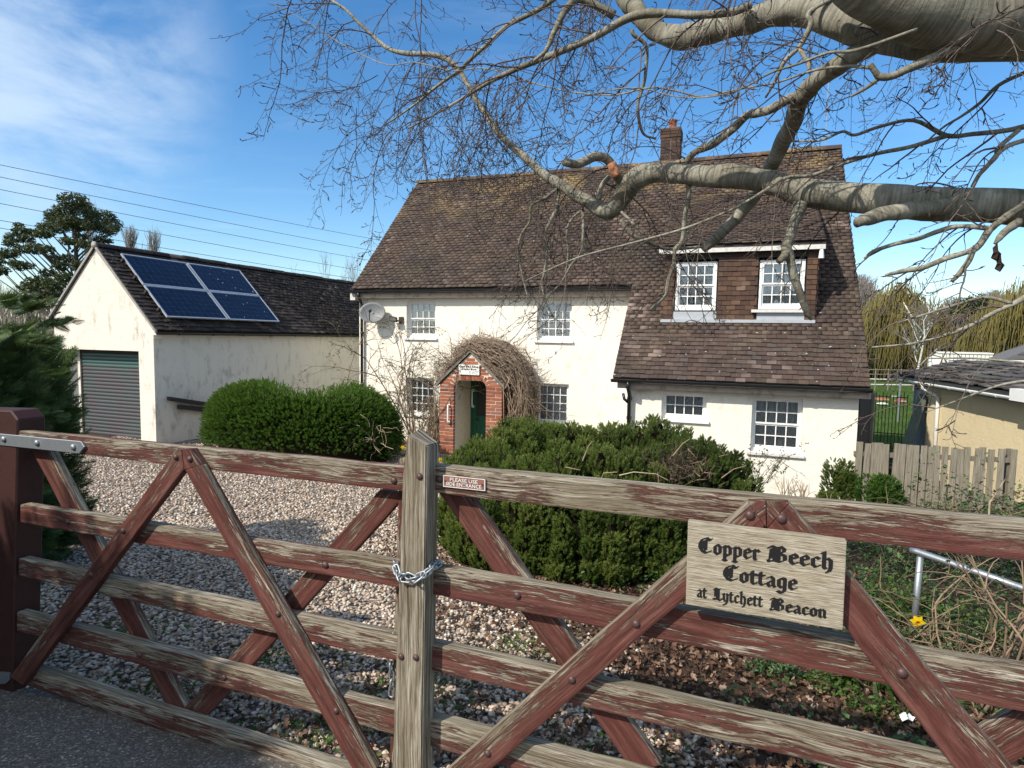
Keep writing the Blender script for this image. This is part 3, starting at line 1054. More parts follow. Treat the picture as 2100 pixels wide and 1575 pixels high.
def tile_piece(parent, spec, pfun, ex, up, nrm, mat, name='roof_tile', lq=0.17, th=0.021, tilt=0.13):
    for sp1 in spec:
        w_ = round(sp1[1] - sp1[0], 3)
        key = (w_, mat.name, lq)
        if key not in TM:
            v, f = tile_box(w_, lq, th)
            TM[key] = raw_mesh('roof_tile', v, f, mat)
        _, _, p, R, _ = lay_tiles([sp1], pfun, ex, up, nrm, lq, th, tilt)
        piece(name, TM[key], parent, R[0][:, 0], R[0][:, 1], R[0][:, 2], p[0])


tile_piece(roof, single, slope, EXV, UPV, NRV, M['tile'])

# ridge tiles: half rounds
hr = []
for k in range(9):
    a = PI * k / 8
    hr.append((0.125 * math.cos(a), 0.115 * math.sin(a)))
RL = 0.452
rv = [(x, y, 0) for x, y in hr] + [(x, y, RL - 0.008) for x, y in hr] + [(x * 0.85, y * 0.85 - 0.004, 0) for x, y in hr] + [(x * 0.85, y * 0.85 - 0.004, RL - 0.008) for x, y in hr]
rf = [(i, i + 1, 9 + i + 1, 9 + i) for i in range(8)] + [(18 + i, 18 + i + 1, i + 1, i) for i in range(8)] + [(9 + i, 9 + i + 1, 27 + i + 1, 27 + i) for i in range(8)]
ridge_me = raw_mesh('ridge_tile', rv, rf, M['tile'])
n_r = int((S1 - S0) / RL)
for i in range(n_r + 1):
    s = S0 + i * (S1 - S0 - RL) / n_r
    piece('ridge_tile', ridge_me, roof, E2, EZ, E1, HF(s, TR, ZR - 0.03 + random.gauss(0, 0.004) - 0.03 * math.sin(PI * i / n_r)))

# gutters, downpipes, fascias
def gutter(name, F, s0, s1, t, z, parent, r=0.058, axis_='s', mat='black'):
    mb = MB()
    prof = [(r * math.cos(PI + PI * k / 8), r * math.sin(PI + PI * k / 8)) for k in range(9)]
    prof += [(x * 0.86, y * 0.86) for x, y in prof[::-1]]
    if axis_ == 's':
        mb.prism([F(s0, t + x, z + y) for x, y in prof], F(s1, 0, 0) - F(s0, 0, 0))
        k = s0 + 0.5
        while k < s1:
            pr = [(x * 1.14, y * 1.14) for x, y in prof[:9]] + [(x, y) for x, y in prof[:9][::-1]]
            mb.prism([F(k, t + x, z + y) for x, y in pr], F(0.05, 0, 0) - F(0, 0, 0))
            k += 0.93
    else:
        mb.prism([F(t + x, s0, z + y) for x, y in prof], F(0, s1, 0) - F(0, s0, 0))
        k = s0 + 0.5
        while k < s1:
            pr = [(x * 1.14, y * 1.14) for x, y in prof[:9]] + [(x, y) for x, y in prof[:9][::-1]]
            mb.prism([F(t + x, k, z + y) for x, y in pr], F(0, 0.05, 0) - F(0, 0, 0))
            k += 0.93
    return mb.build(name, M[mat], parent)


gutter('gutter', HF, -0.10, 7.16, -0.285, 2.70, cot, 0.062)
gutter('gutter', HF, 7.10, 11.42, -2.14, 0.83, cot, 0.066)
MB().box(HF, (-0.12, -0.20, 2.52), (7.38, -0.175, 2.66)).box(HF, (-0.12, -0.18, 2.515), (7.38, 0.0, 2.535)).build('fascia', M['fascia'], cot)
MB().box(HF, (7.2, -2.05, 0.655), (11.42, -2.03, 0.78)).box(HF, (7.2, -2.03, 0.65), (11.42, TX, 0.67)).build('fascia', M['fascia'], cot)
# white box ends of the eaves at the left gable, pale corner strip
MB().box(HF, (-0.13, -0.215, 2.47), (0.02, 0.3, 2.63)).build('box_end', M['white_worn'], cot)
for pts, rr in (([(0.17, -0.28, 2.66), (0.17, -0.28, 2.56), (0.13, -0.08, 2.38), (0.13, -0.07, -1.6)], 0.036),
                ([(7.42, -2.14, 0.80), (7.42, -2.14, 0.68), (7.42, -1.95, 0.52), (7.42, -1.93, -1.7)], 0.038)):
    m_ = MB().tube([HF(*p) for p in pts], rr, 10)
    for zz in (1.6, 0.2) if rr == 0.036 else (0.42, 0.05):
        m_.tube([HF(pts[3][0], pts[3][1], zz), HF(pts[3][0], pts[3][1], zz + 0.06)], rr * 1.3, 10)
    m_.build('downpipe', M['black'], cot, True)
MB().tube([HF(7.30, -1.97, 0.55), HF(7.33, -1.98, 0.44), HF(7.40, -1.95, 0.38)], 0.03, 8).build('pipe_elbow', M['black'], cot, True)

# ------------------------------------------------------------------ windows
PANE = {}


def window(F, rect, t, parent, rows=4, cols=4, sash=True, sill=True, lace=True, recess=0.10, name='window', lead=False, curtain='full'):
    a, b, c, d = rect
    y0 = t + recess
    fr = 0.045
    mb = MB()
    # outer frame
    mb.box(F, (a, y0, c), (a + fr, y0 + 0.07, d)).box(F, (b - fr, y0, c), (b, y0 + 0.07, d))
    mb.box(F, (a + fr, y0, d - fr), (b - fr, y0 + 0.07, d)).box(F, (a + fr, y0, c), (b - fr, y0 + 0.07, c + fr * 1.3))
    ia, ib, ic, id_ = a + fr, b - fr, c + fr * 1.3, d - fr
    mid = (ic + id_) / 2
    parts = [(ic, mid, 0.035), (mid, id_, 0.012)] if sash else [(ic, id_, 0.015)]
    panes = []
    for k, (z0, z1, yy) in enumerate(parts):
        st, bar = 0.030, 0.019
        bt = 0.05 if (k == 0 and sash) else 0.03
        tp = 0.03
        mb.box(F, (ia, y0 + yy, z0), (ia + st, y0 + yy + 0.034, z1)).box(F, (ib - st, y0 + yy, z0), (ib, y0 + yy + 0.034, z1))
        mb.box(F, (ia + st, y0 + yy, z0), (ib - st, y0 + yy + 0.034, z0 + bt)).box(F, (ia + st, y0 + yy, z1 - tp), (ib - st, y0 + yy + 0.034, z1))
        nr = rows // len(parts)
        wa, wb, wc, wd = ia + st, ib - st, z0 + bt, z1 - tp
        cw, ch = (wb - wa) / cols, (wd - wc) / nr
        for i in range(1, cols):
            x = wa + i * cw
            mb.box(F, (x - bar / 2, y0 + yy + 0.004, wc), (x + bar / 2, y0 + yy + 0.028, wd))
        for j in range(1, nr):
            z = wc + j * ch
            mb.box(F, (wa, y0 + yy + 0.006, z - bar / 2), (wb, y0 + yy + 0.030, z + bar / 2))
        for i in range(cols):
            for j in range(nr):
                panes.append((wa + i * cw, y0 + yy + 0.016, wc + j * ch, cw, ch))
    win = mb.build(name, M['white'], parent)
    for x, y, z, cw, ch in panes:
        key = (round(cw, 4), round(ch, 4))
        if key not in PANE:
            PANE[key] = box_mesh('pane', key[0], 0.004, key[1], M['glass'])
        tw = random.gauss(0, 0.008)
        ex = F.e1 * math.cos(tw) + F.e2 * math.sin(tw)
        ey = F.e2 * math.cos(tw) - F.e1 * math.sin(tw)
        piece('pane', PANE[key], win, ex, ey, EZ, F(x, y, z))
    if sill:
        MB().box(F, (a - 0.06, t - 0.055, c - 0.055), (b + 0.06, t + recess, c - 0.002)).build('sill', M['white'] if sill == 1 else M['white_worn'], win, False, 0.006)
    # net curtain, gathered
    n = 44
    if curtain:
        spans = [(a + fr, b - fr)] if curtain == 'full' else [(a + fr, a + fr + (b - a) * 0.24), (b - fr - (b - a) * 0.16, b - fr)]
        for sa, sb in spans:
            V, Q, UVs = [], [], []
            for i in range(n):
                x = sa + (sb - sa) * i / (n - 1)
                yy = y0 + 0.088 + 0.010 * math.sin(i * 1.9 + a * 7) + 0.006 * math.sin(i * 0.7)
                for z in (ic, id_):
                    V.append(F(x, yy, z))
                    UVs.append((i / 8.0 + a, (z - c) * 3))
            for i in range(n - 1): Q.append((2 * i, 2 * i + 2, 2 * i + 3, 2 * i + 1))
            o = mesh_np('net_curtain', V, [np.array(Q)], M['net'], win, None, True)
            ul = o.data.uv_layers.new(name='UVMap')
            for L in o.data.loops: ul.data[L.index].uv = UVs[L.vertex_index]
    # dim room behind
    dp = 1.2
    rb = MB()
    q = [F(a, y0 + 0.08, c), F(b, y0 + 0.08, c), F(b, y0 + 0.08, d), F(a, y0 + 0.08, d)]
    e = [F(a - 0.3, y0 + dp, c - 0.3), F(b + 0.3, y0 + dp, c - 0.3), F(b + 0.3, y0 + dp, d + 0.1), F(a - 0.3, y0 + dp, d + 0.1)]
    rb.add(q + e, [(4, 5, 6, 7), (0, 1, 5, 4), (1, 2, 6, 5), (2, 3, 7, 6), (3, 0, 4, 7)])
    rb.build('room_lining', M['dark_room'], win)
    return win


window(HF, WIN['ul'], 0, cot)
window(HF, WIN['ur'], 0, cot)
window(HF, WIN['ll'], 0, cot, sash=False)
window(HF, WIN['lr'], 0, cot, sash=False)
window(HF, EXT['a'], TX, cot, rows=2, sash=False)
window(HF, EXT['b'], TX, cot, sill=2)

# ------------------------------------------------------------------ dormer (one part, its tiles and windows are its pieces)
zb = ZR - (TR - DTF) * math.tan(PT)              # foot of the dormer's front
DW = [(8.10, 8.87, 2.17, 3.11), (9.64, 10.42, 2.19, 3.11)]
mb = MB()
wall_panel(mb, HF, DS0, DS1, zb - 0.02, DZT - 0.05, DTF, [(x0 - 0.02, x1 + 0.02, z0 - 0.01, z1 + 0.05) for x0, x1, z0, z1 in DW], 0.14)
for s in (DS0, DS1):
    mb.add([HF(s, DTF, zb - 0.02), HF(s, DTM, ZR - (TR - DTM) * math.tan(PT)), HF(s, DTF, DZT - 0.05)], [(0, 1, 2)])
dormer = mb.build('dormer', M['lintel_dark'], cot)
mb = MB()
mb.prism([dsl(DS0 - 0.09, -0.05, -0.02), dsl(DS1 + 0.1, -0.05, -0.02), dsl(DS1 + 0.1, LD, -0.02), dsl(DS0 - 0.09, LD, -0.02)], (0, 0, -0.05))
mb.build('roof_board', M['lintel_dark'], dormer)
MB().box(HF, (DS0 - 0.10, DTF - 0.155, DZT - 0.155), (DS1 + 0.10, DTF - 0.13, DZT - 0.045)).build('fascia', M['white_worn'], dormer)
MB().box(HF, (DS0 - 0.04, DTF - 0.10, zb - 0.045), (DS1 - 0.0, DTF - 0.005, zb + 0.015)).build('lead_apron', M['lead'], dormer)
for x0, x1, z0, z1 in DW:
    MB().box(HF, (x0 - 0.02, DTF - 0.03, zb + 0.015), (x1 + 0.02, DTF - 0.005, z0 - 0.03)).build('lead_apron', M['lead'], dormer)
MB().box(HF, (DW[1][0] - 0.12, DTF - 0.10, DW[1][2] - 0.065), (DW[1][1] + 0.1, DTF + 0.05, DW[1][2] - 0.012)).build('sill', M['white_worn'], dormer)
# hung tiles on the front
fp = lambda a, q, h: HF(a, DTF - h, -q)
hspec = []
for s_lo, s_hi in ((DS0, DW[0][0] - 0.03), (DW[0][1] + 0.03, DW[1][0] - 0.03), (DW[1][1] + 0.03, DS1)):
    hspec += tile_rows(None, s_lo, s_hi, -(DZT - 0.14), -(zb + 0.02), None, 0.8, 0.168, 0.092)
tile_piece(dormer, hspec, fp, E1, EZ, -E2, M['tile_hung'], 'hung_tile', 0.14, 0.014, 0.10)
# right cheek, seen edge on
ck = lambda a, q, h: HF(DS1 + h, a, -q)
cspec = []
for sp1 in tile_rows(None, DTF, DTM, -(DZT + 0.6), -(zb + 0.02), None, 1.0, 0.168, 0.092):
    zt = -sp1[2]
    tm = TR - (ZR - zt) / math.tan(PT)
    top = DZT + (sp1[0] - DTF) * math.tan(DPT) - 0.16
    if sp1[1] < tm + 0.10 and zt < top: cspec.append(sp1)
tile_piece(dormer, cspec, ck, E2, EZ, E1, M['tile_hung'], 'hung_tile', 0.14, 0.014, 0.12)
window(HF, (DW[0][0], DW[0][1], DW[0][2], DW[0][3]), DTF, cot, sill=False, recess=0.03, curtain='side')
window(HF, (DW[1][0], DW[1][1], DW[1][2], DW[1][3]), DTF, cot, sill=False, recess=0.03)
MB().tube([HF(DS1 + 0.04, DTF - 0.12, 3.29), HF(DS1 + 0.04, DTF - 0.12, 3.10)], [0.03, 0.05], 8).build('outside_lamp', M['plastic_white'], cot)

# ------------------------------------------------------------------ chimney
CS, CTT = 7.42, TR + 0.15
cb = MB().box(HF, (CS - 0.235, CTT - 0.235, 5.6), (CS + 0.235, CTT + 0.235, 7.02))
chim = cb.build('chimney', M['mortar_dark'], cot)
bme = box_mesh('brick', 0.216, 0.10, 0.066, M['brick_old'])
z = 5.72
row = 0
while z < 7.0:
    out = 0.02 if z > 6.78 else 0.0
    for (o_, ex, ey) in ((HF(CS - 0.245 - out, CTT - 0.245 - out, z), E1, E2), (HF(CS + 0.245 + out, CTT - 0.245 - out, z), E2, -E1),
                         (HF(CS - 0.245 - out, CTT + 0.245 + out, z), -E2, E1)):
        for k in range(2):
            piece('brick', bme, chim, ex * (1.05 + out * 3), ey, EZ, np.array(o_) + ex * (0.006 + k * 0.25 + (0.015 if row % 2 else 0)))
    row += 1
    z += 0.078
MB().box(HF, (CS - 0.25, CTT - 0.25, 7.02), (CS + 0.25, CTT + 0.25, 7.06)).build('flaunching', M['mortar_dark'], chim)
pot = MB().tube([HF(CS + 0.02, CTT, zz) for zz in (7.05, 7.08, 7.12, 7.25, 7.28, 7.31, 7.31)], [0.115, 0.115, 0.095, 0.10, 0.12, 0.12, 0.07], 14, False)
pot.build('chimney_pot', M['terracotta'], chim, True)
MB().tube([HF(11.1, TR + 0.6, 5.3), HF(11.1, TR + 0.6, 8.3)], 0.012, 6).build('aerial_pole', M['galv'], cot)

# ------------------------------------------------------------------ brick porch
PF = -1.0                                       # its front
pl, pr_, ol, orr = 2.89, 4.43, 3.24, 4.055
zf, ze, za = -1.16, 0.46, 1.20
mc = 3.66


def arch_pts(n=8):
    r = 0.16
    top = 0.585
    pts = [(ol, zf)]
    for k in range(n + 1):
        a = PI - (PI / 2) * k / n
        pts.append((ol + r + r * math.cos(a), top - r + r * math.sin(a)))
    for k in range(n + 1):
        a = PI / 2 - (PI / 2) * k / n
        pts.append((orr - r + r * math.cos(a), top - r + r * math.sin(a)))
    pts.append((orr, zf))
    return pts


AP = arch_pts()
mb = MB()
# front as two L shapes and the head, swept 0.2 deep
half = len(AP) // 2
left = [(pl, zf), *AP[:half], (mc, 0.585), (mc, za), (pl, ze)]
right = [(mc, 0.585), *AP[half:], (pr_, zf), (pr_, ze), (mc, za)]
for poly in (left, right):
    mb.prism([HF(x, PF, z) for x, z in poly], HF(0, 0.19, 0) - HF(0, 0, 0))
porch = mb.build('porch', M['mortar'], cot)
mb = MB()
mb.box(HF, (pl + 0.005, PF + 0.19, zf), (pl + 0.15, -0.002, ze)).box(HF, (pr_ - 0.15, PF + 0.19, zf), (pr_ - 0.005, -0.002, ze))
mb.build('side_wall', M['mortar'], porch)
mb = MB()
mb.box(HF, (pl + 0.15, PF + 0.192, zf), (ol - 0.02, -0.004, ze + 0.15)).box(HF, (orr + 0.02, PF + 0.192, zf), (pr_ - 0.15, -0.004, ze + 0.15))
mb.box(HF, (ol - 0.02, PF + 0.192, 0.61), (orr + 0.02, -0.004, 0.66))
mb.build('inner_lining', M['cream'], porch)
BH, BG = 0.0642, 0.0772
BL = {}


def brick(parent, F, x0, x1, z, t0, depth=0.1, h=BH, ex=None, ey=None):
    w_ = round(x1 - x0, 2)
    key = (w_, depth, round(h, 3))
    if key not in BL:
        BL[key] = box_mesh('brick', w_, depth, h, M['brick'])
    j = random.gauss(0, 0.0025)
    piece('brick', BL[key], parent, F.e1, F.e2, EZ, F(x0 + random.gauss(0, 0.001), t0 - 0.007 + j, z + random.gauss(0, 0.001)))


nrow = int((ze - zf) / BG)
for r in range(nrow + 1):
    z = zf + r * BG + 0.006
    if z + BH > ze + 0.05: break
    hd = 0.105
    if r % 2:
        brick(porch, HF, pl + 0.004, pl + 0.222, z, PF); brick(porch, HF, pl + 0.233, ol, z, PF)
        brick(porch, HF, orr, orr + 0.11, z, PF); brick(porch, HF, orr + 0.122, pr_ - 0.004, z, PF)
    else:
        brick(porch, HF, pl + 0.004, pl + 0.11, z, PF); brick(porch, HF, pl + 0.122, ol, z, PF)
        brick(porch, HF, orr, orr + 0.225, z, PF); brick(porch, HF, orr + 0.236, pr_ - 0.004, z, PF)
    # right flank of the porch
    SF = Frame(HF(pr_, PF, 0), E2, -E1)
    x = 0.006 + (0.0 if r % 2 else 0.0)
    xs = [0.006, 0.11, 0.335, 0.56, 0.785, 0.985] if r % 2 else [0.006, 0.222, 0.447, 0.672, 0.897, 0.985]
    for x0, x1 in zip(xs[:-1], xs[1:]): brick(porch, SF, x0, x1 - 0.011, z, 0.0, 0.09)
# arch ring
vs = []
top = 0.585
for x in np.arange(ol + 0.17, orr - 0.20, 0.0715): vs.append(((x + 0.031, top + 0.005), 0.0))
for k in range(4):
    a = PI - (k + 0.5) * PI / 8
    vs.append(((ol + 0.16 + 0.165 * math.cos(a), top - 0.16 + 0.165 * math.sin(a)), a - PI / 2))
    vs.append(((orr - 0.16 - 0.165 * math.cos(a), top - 0.16 + 0.165 * math.sin(a)), -(a - PI / 2)))
vme = raw_mesh('brick', [(-0.026, 0, 0), (0.026, 0, 0), (0.026, 0.1, 0), (-0.026, 0.1, 0), (-0.036, 0, 0.125), (0.036, 0, 0.125), (0.036, 0.1, 0.125), (-0.036, 0.1, 0.125)],
               [(3, 2, 1, 0), (4, 5, 6, 7), (0, 1, 5, 4), (1, 2, 6, 5), (2, 3, 7, 6), (3, 0, 4, 7)], M['brick'])
vme2 = box_mesh('brick', 0.060, 0.1, 0.12, M['brick'], (-0.03, 0, 0))
for (x, z), a in vs:
    ax = E1 * math.cos(a) + EZ * math.sin(a)
    az = EZ * math.cos(a) - E1 * math.sin(a)
    piece('brick', vme if a else vme2, porch, ax, E2, az, HF(x, PF - 0.011, z))
# gable courses
z = 0.72
r = 0
while z < za - 0.08:
    hw = (za - 0.02 - (z + BH)) * (mc - 2.83) / (za - 0.47)
    x = mc - hw - (0.05 if r % 2 else 0.0)
    while x < mc + hw - 0.03:
        a, b = max(x, mc - hw), min(x + 0.218, mc + hw)
        if b - a > 0.03: brick(porch, HF, a, b, z, PF)
        x += 0.229
    z += BG
    r += 1
for sg in (-1, 1):
    for zz in (0.47, 0.547, 0.624):
        e = mc + sg * ((za - 0.02 - (zz + BH)) * (mc - 2.83) / (za - 0.47))
        i_ = (ol + 0.02 - (zz - 0.47) * -0.3) if sg < 0 else (orr - 0.02 - (zz - 0.47) * 0.3)
        a, b = (e, i_ - 0.10) if sg < 0 else (i_ + 0.10, e)
        if b - a > 0.04: brick(porch, HF, a, b, zz, PF)
# porch roof: barge boards and two slopes of tiles
for sg in (-1, 1):
    ex_ = mc + sg * 0.86
    pb = [(mc, za + 0.03), (ex_, 0.42), (ex_, 0.49), (mc, za + 0.11)]
    MB().prism([HF(x, PF - 0.05, z) for x, z in pb], HF(0, 0.03, 0) - HF(0, 0, 0)).build('barge_board', M['grey_timber'], porch)
    pb = [(mc, za + 0.085), (ex_ + sg * 0.03, 0.45), (ex_ + sg * 0.03, 0.49), (mc, za + 0.135)]
    MB().prism([HF(x, PF - 0.015, z) for x, z in pb], HF(0, 1.0, 0) - HF(0, 0, 0)).build('porch_roof', M['tile_dark'], porch)
MB().box(HF, (pl - 0.1, PF - 0.08, zf - 0.4), (pr_ + 0.1, 0, zf - 0.002)).build('step', M['concrete'], porch)


def grab_rail(F, s, t, z0, z1, parent):
    MB().tube([F(s, t, z0), F(s + 0.01, t - 0.07, z0 - 0.005), F(s + 0.01, t - 0.075, z0 + 0.03), F(s + 0.01, t - 0.075, z1 - 0.03), F(s + 0.01, t - 0.07, z1 + 0.005), F(s, t, z1)], 0.018, 8) \
        .tube([F(s, t, z0), F(s, t - 0.012, z0)], 0.04, 10).tube([F(s, t, z1), F(s, t - 0.012, z1)], 0.04, 10).build('grab_rail', M['white'], parent, True)


grab_rail(HF, 3.13, PF - 0.012, -0.40, 0.0, porch)
# door, ajar side panel, rail on the jamb
MB().box(HF, (3.2, 0.02, -1.25), (3.26, 0.09, 0.7)).box(HF, (4.02, 0.02, -1.25), (4.08, 0.09, 0.7)).box(HF, (3.26, 0.02, 0.64), (4.02, 0.09, 0.7)).build('door_frame', M['green_door'], cot)
db = MB()
db.box(HF, (3.26, 0.045, -1.24), (4.02, 0.085, 0.64))
for a, b, c, d in ((3.26, 3.36, -1.24, 0.64), (3.92, 4.02, -1.24, 0.64), (3.36, 3.92, -1.24, -1.06), (3.36, 3.92, -0.52, -0.36), (3.36, 3.92, 0.50, 0.64), (3.60, 3.67, -1.06, -0.52)):
    db.box(HF, (a, 0.03, c), (b, 0.046, d))
door = db.build('door', M['green_door'], cot)
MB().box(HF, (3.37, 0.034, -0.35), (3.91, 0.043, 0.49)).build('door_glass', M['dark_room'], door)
MB().tube([HF(3.40, 0.02, -0.44), HF(3.40, -0.02, -0.44), HF(3.40, -0.03, -0.44)], [0.012, 0.03, 0.02], 10).build('door_knob', M['lintel_dark'], door, True)
MB().box(HF, (3.70, 0.022, 0.20), (3.88, 0.03, 0.30)).build('notice', M['white'], door)
JF = Frame(HF(ol - 0.02, 0, 0), -E2, E1)
grab_rail(JF, 0.25, 0.0 - 0.002, -0.12, 0.27, porch) if False else grab_rail(HF, 3.27, 0.02, -0.12, 0.27, porch)

# ================================================================== things fixed to the cottage
t_ = thing('satellite_dish', 'grey satellite dish on the wall under the gutter at the left corner', 'satellite dish', HF(0.62, -0.3, 2.14))
c0 = HF(0.60, -0.30, 2.14)
dn = (np.array([0.30, -0.92, 0.26]))
dn = dn[0] * E1 + dn[1] * E2 + dn[2] * EZ
dn /= np.linalg.norm(dn)
dx = np.cross(EZ, dn); dx /= np.linalg.norm(dx)
dy = np.cross(dn, dx)
V, Q = [], []
NR, NA = 6, 28
for i in range(NR + 1):
    r = i / NR
    for k in range(NA):
        a = 2 * PI * k / NA
        V.append(c0 + dx * (0.34 * r * math.cos(a)) + dy * (0.27 * r * math.sin(a)) + dn * (0.07 * r * r - 0.05))
for i in range(NR):
    for k in range(NA): Q.append((i * NA + k, i * NA + (k + 1) % NA, (i + 1) * NA + (k + 1) % NA, (i + 1) * NA + k))
o = mesh_np('reflector', V, [np.array(Q)], M['dish'], t_, None, True)
sm = o.modifiers.new('thick', 'SOLIDIFY'); sm.thickness = 0.008
MB().tube([c0 - dy * 0.25 + dn * 0.01, c0 - dy * 0.26 + dn * 0.22, c0 - dy * 0.08 + dn * 0.40 + dx * 0.04], 0.011, 6).build('feed_arm', M['black'], t_)
MB().tube([c0 - dy * 0.08 + dn * 0.37 + dx * 0.04, c0 - dy * 0.02 + dn * 0.31 + dx * 0.04], [0.035, 0.025], 10).build('receiver', M['lintel_dark'], t_)
MB().tube([c0 - dn * 0.05, HF(0.66, -0.1, 2.10), HF(0.66, -0.002, 2.06)], 0.02, 8).build('wall_bracket', M['black'], t_)

t_ = thing('floodlight', 'small black floodlight on the wall left of the upper window', 'floodlight', HF(1.22, 0, 1.98))
MB().box(HF, (1.20, -0.03, 1.88), (1.33, -0.002, 2.05)).build('back_plate', M['lintel_dark'], t_)
MB().add([HF(1.04, -0.20, 1.93), HF(1.24, -0.19, 1.91), HF(1.24, -0.22, 2.04), HF(1.04, -0.23, 2.06), HF(1.06, -0.12, 1.95), HF(1.22, -0.11, 1.93), HF(1.22, -0.13, 2.02), HF(1.06, -0.14, 2.04)],
         [(0, 1, 2, 3), (7, 6, 5, 4), (0, 4, 5, 1), (1, 5, 6, 2), (2, 6, 7, 3), (3, 7, 4, 0)]).build('lamp_housing', M['black'], t_)
MB().add([HF(1.06, -0.205, 1.95), HF(1.22, -0.197, 1.935), HF(1.22, -0.222, 2.025), HF(1.06, -0.23, 2.04)], [(0, 1, 2, 3)]).build('lamp_glass', M['dish'], t_)
MB().tube([HF(1.24, -0.03, 1.93), HF(1.20, -0.12, 1.97)], 0.014, 6).build('arm', M['black'], t_)

# ================================================================== the garage
gb = float(gz(-7.5, 13.2))
gar = thing('garage', 'rendered garage with dark tiled roof and grey roller door', 'garage', GF(-1.56, 0, gb))
GW, GL, GE, GAP, GAS = -3.13, 10.4, 1.50, 3.42, -1.66
DR = (-2.66, -0.45, gb - 0.1, 1.145)
mb = MB()
wall_panel(mb, GF, GW, 0, gb - 0.6, 1.5, 0, [(-2.98, DR[1], gb - 0.7, DR[3])], 0.30)
mb.add([GF(GW, 0, 1.5), GF(0.0, 0, 1.5), GF(0.085, 0, 1.50), GF(0.085, 0, 1.56), GF(GAS, 0, GAP - 0.02), GF(GW, 0, 1.93)], [(0, 1, 2, 3, 4, 5)])
mb.quad(GF(0, 0, gb - 0.6), GF(0, GL, gb - 0.6), GF(0, GL, 1.62), GF(0, 0, 1.62))
mb.quad(GF(GW, 0, gb - 0.6), GF(GW, GL, gb - 0.6), GF(GW, GL, 1.9), GF(GW, 0, 1.9))
mb.quad(GF(0.085, 0, 1.42), GF(0.085, 0.14, 1.42), GF(0.085, 0.14, 1.62), GF(0.085, 0, 1.62))
mb.quad(GF(0, 0, 1.42), GF(0.085, 0, 1.42), GF(0.085, 0.14, 1.42), GF(0, 0.14, 1.42))
mb.add([GF(0, GL, gb - 0.6), GF(GW, GL, gb - 0.6), GF(GW, GL, 1.9), GF(GAS, GL, 3.4), GF(0, GL, 1.6)], [(0, 1, 2, 3, 4)])
mb.build('wall', M['render_garage'], gar)
MB().box(GF, (-2.98, 0.28, gb - 0.6), (DR[0], 0.32, DR[3])).build('door_jamb', M['render_garage'], gar)
gp = math.atan2(GAP - 1.60, 0.10 - GAS)
gsl = lambda a, q, h: GF(GAS + q * math.cos(gp) + h * math.sin(gp), a, GAP + 0.03 - q * math.sin(gp) + h * math.cos(gp))
GQ = (0.13 - GAS) / math.cos(gp)
gup = -E1 * math.cos(gp) + EZ * math.sin(gp)
gnr = E1 * math.sin(gp) + EZ * math.cos(gp)
mb = MB()
mb.prism([gsl(-0.02, 0, -0.02), gsl(GL, 0, -0.02), gsl(GL, GQ, -0.02), gsl(-0.02, GQ, -0.02)], -gnr * 0.05)
gpl = math.atan2(GAP - 1.88, GAS - GW + 0.1)
mb.prism([GF(GAS, -0.04, GAP + 0.03), GF(GAS, GL, GAP + 0.03), GF(GW - 0.12, GL, 1.84), GF(GW - 0.12, -0.04, 1.84)], (0, 0, -0.07))
groof = mb.build('roof', M['tile_dark'], gar)
gs = tile_rows(None, -0.03, GL, 0.05, GQ, None, 1.6, 0.168, 0.118)
gs.sort(key=lambda u: u[0] + 0.6 * (GQ - u[2]))
panel_zone = lambda s: 0.45 < s[0] < 3.7 and 0.45 < s[2] < 2.3
vis = [s for s in gs if not panel_zone(s)]
ids = set(id(s) for s in vis[:298])
gex = E2
tile_piece(groof, vis[:298], gsl, gex, gup, gnr, M['tile_dark'])
rest = [s for s in gs if id(s) not in ids]
tv, tf, P_, R_, S_ = lay_tiles(rest, gsl, gex, gup, gnr)
tag(scatter('tile_courses', tv, tf, P_, R_, S_, M['tile_dark'], groof, None), kind='stuff')
gr_me = raw_mesh('ridge_tile', [(x * 0.9, y * 0.85, z) for x, y, z in rv], rf, M['tile_dark'])
for i in range(int(GL / RL)):
    piece('ridge_tile', gr_me, groof, -E1, EZ, E2, GF(GAS, -0.03 + i * RL, GAP - 0.005 + random.gauss(0, 0.005)))
# mortared verge on the gable
for sg, ex_, ez_ in ((1, 0.12, 1.58), (-1, GW - 0.13, 1.86)):
    pts = [(GAS, GAP + 0.055), (ex_, ez_ + 0.02), (ex_, ez_ - 0.04), (GAS, GAP - 0.02)]
    MB().prism([GF(x, -0.05, z) for x, z in pts], GF(0, 0.05, 0) - GF(0, 0, 0)).build('verge', M['concrete'], gar)
MB().tube([GF(GAS, -0.055, GAP + 0.03), GF(GAS, -0.02, GAP + 0.03)], 0.075, 12).build('ridge_end', M['concrete'], gar, True)
gutter('gutter', GF, -0.02, GL, 0.145, 1.56, gar, 0.055, 't')
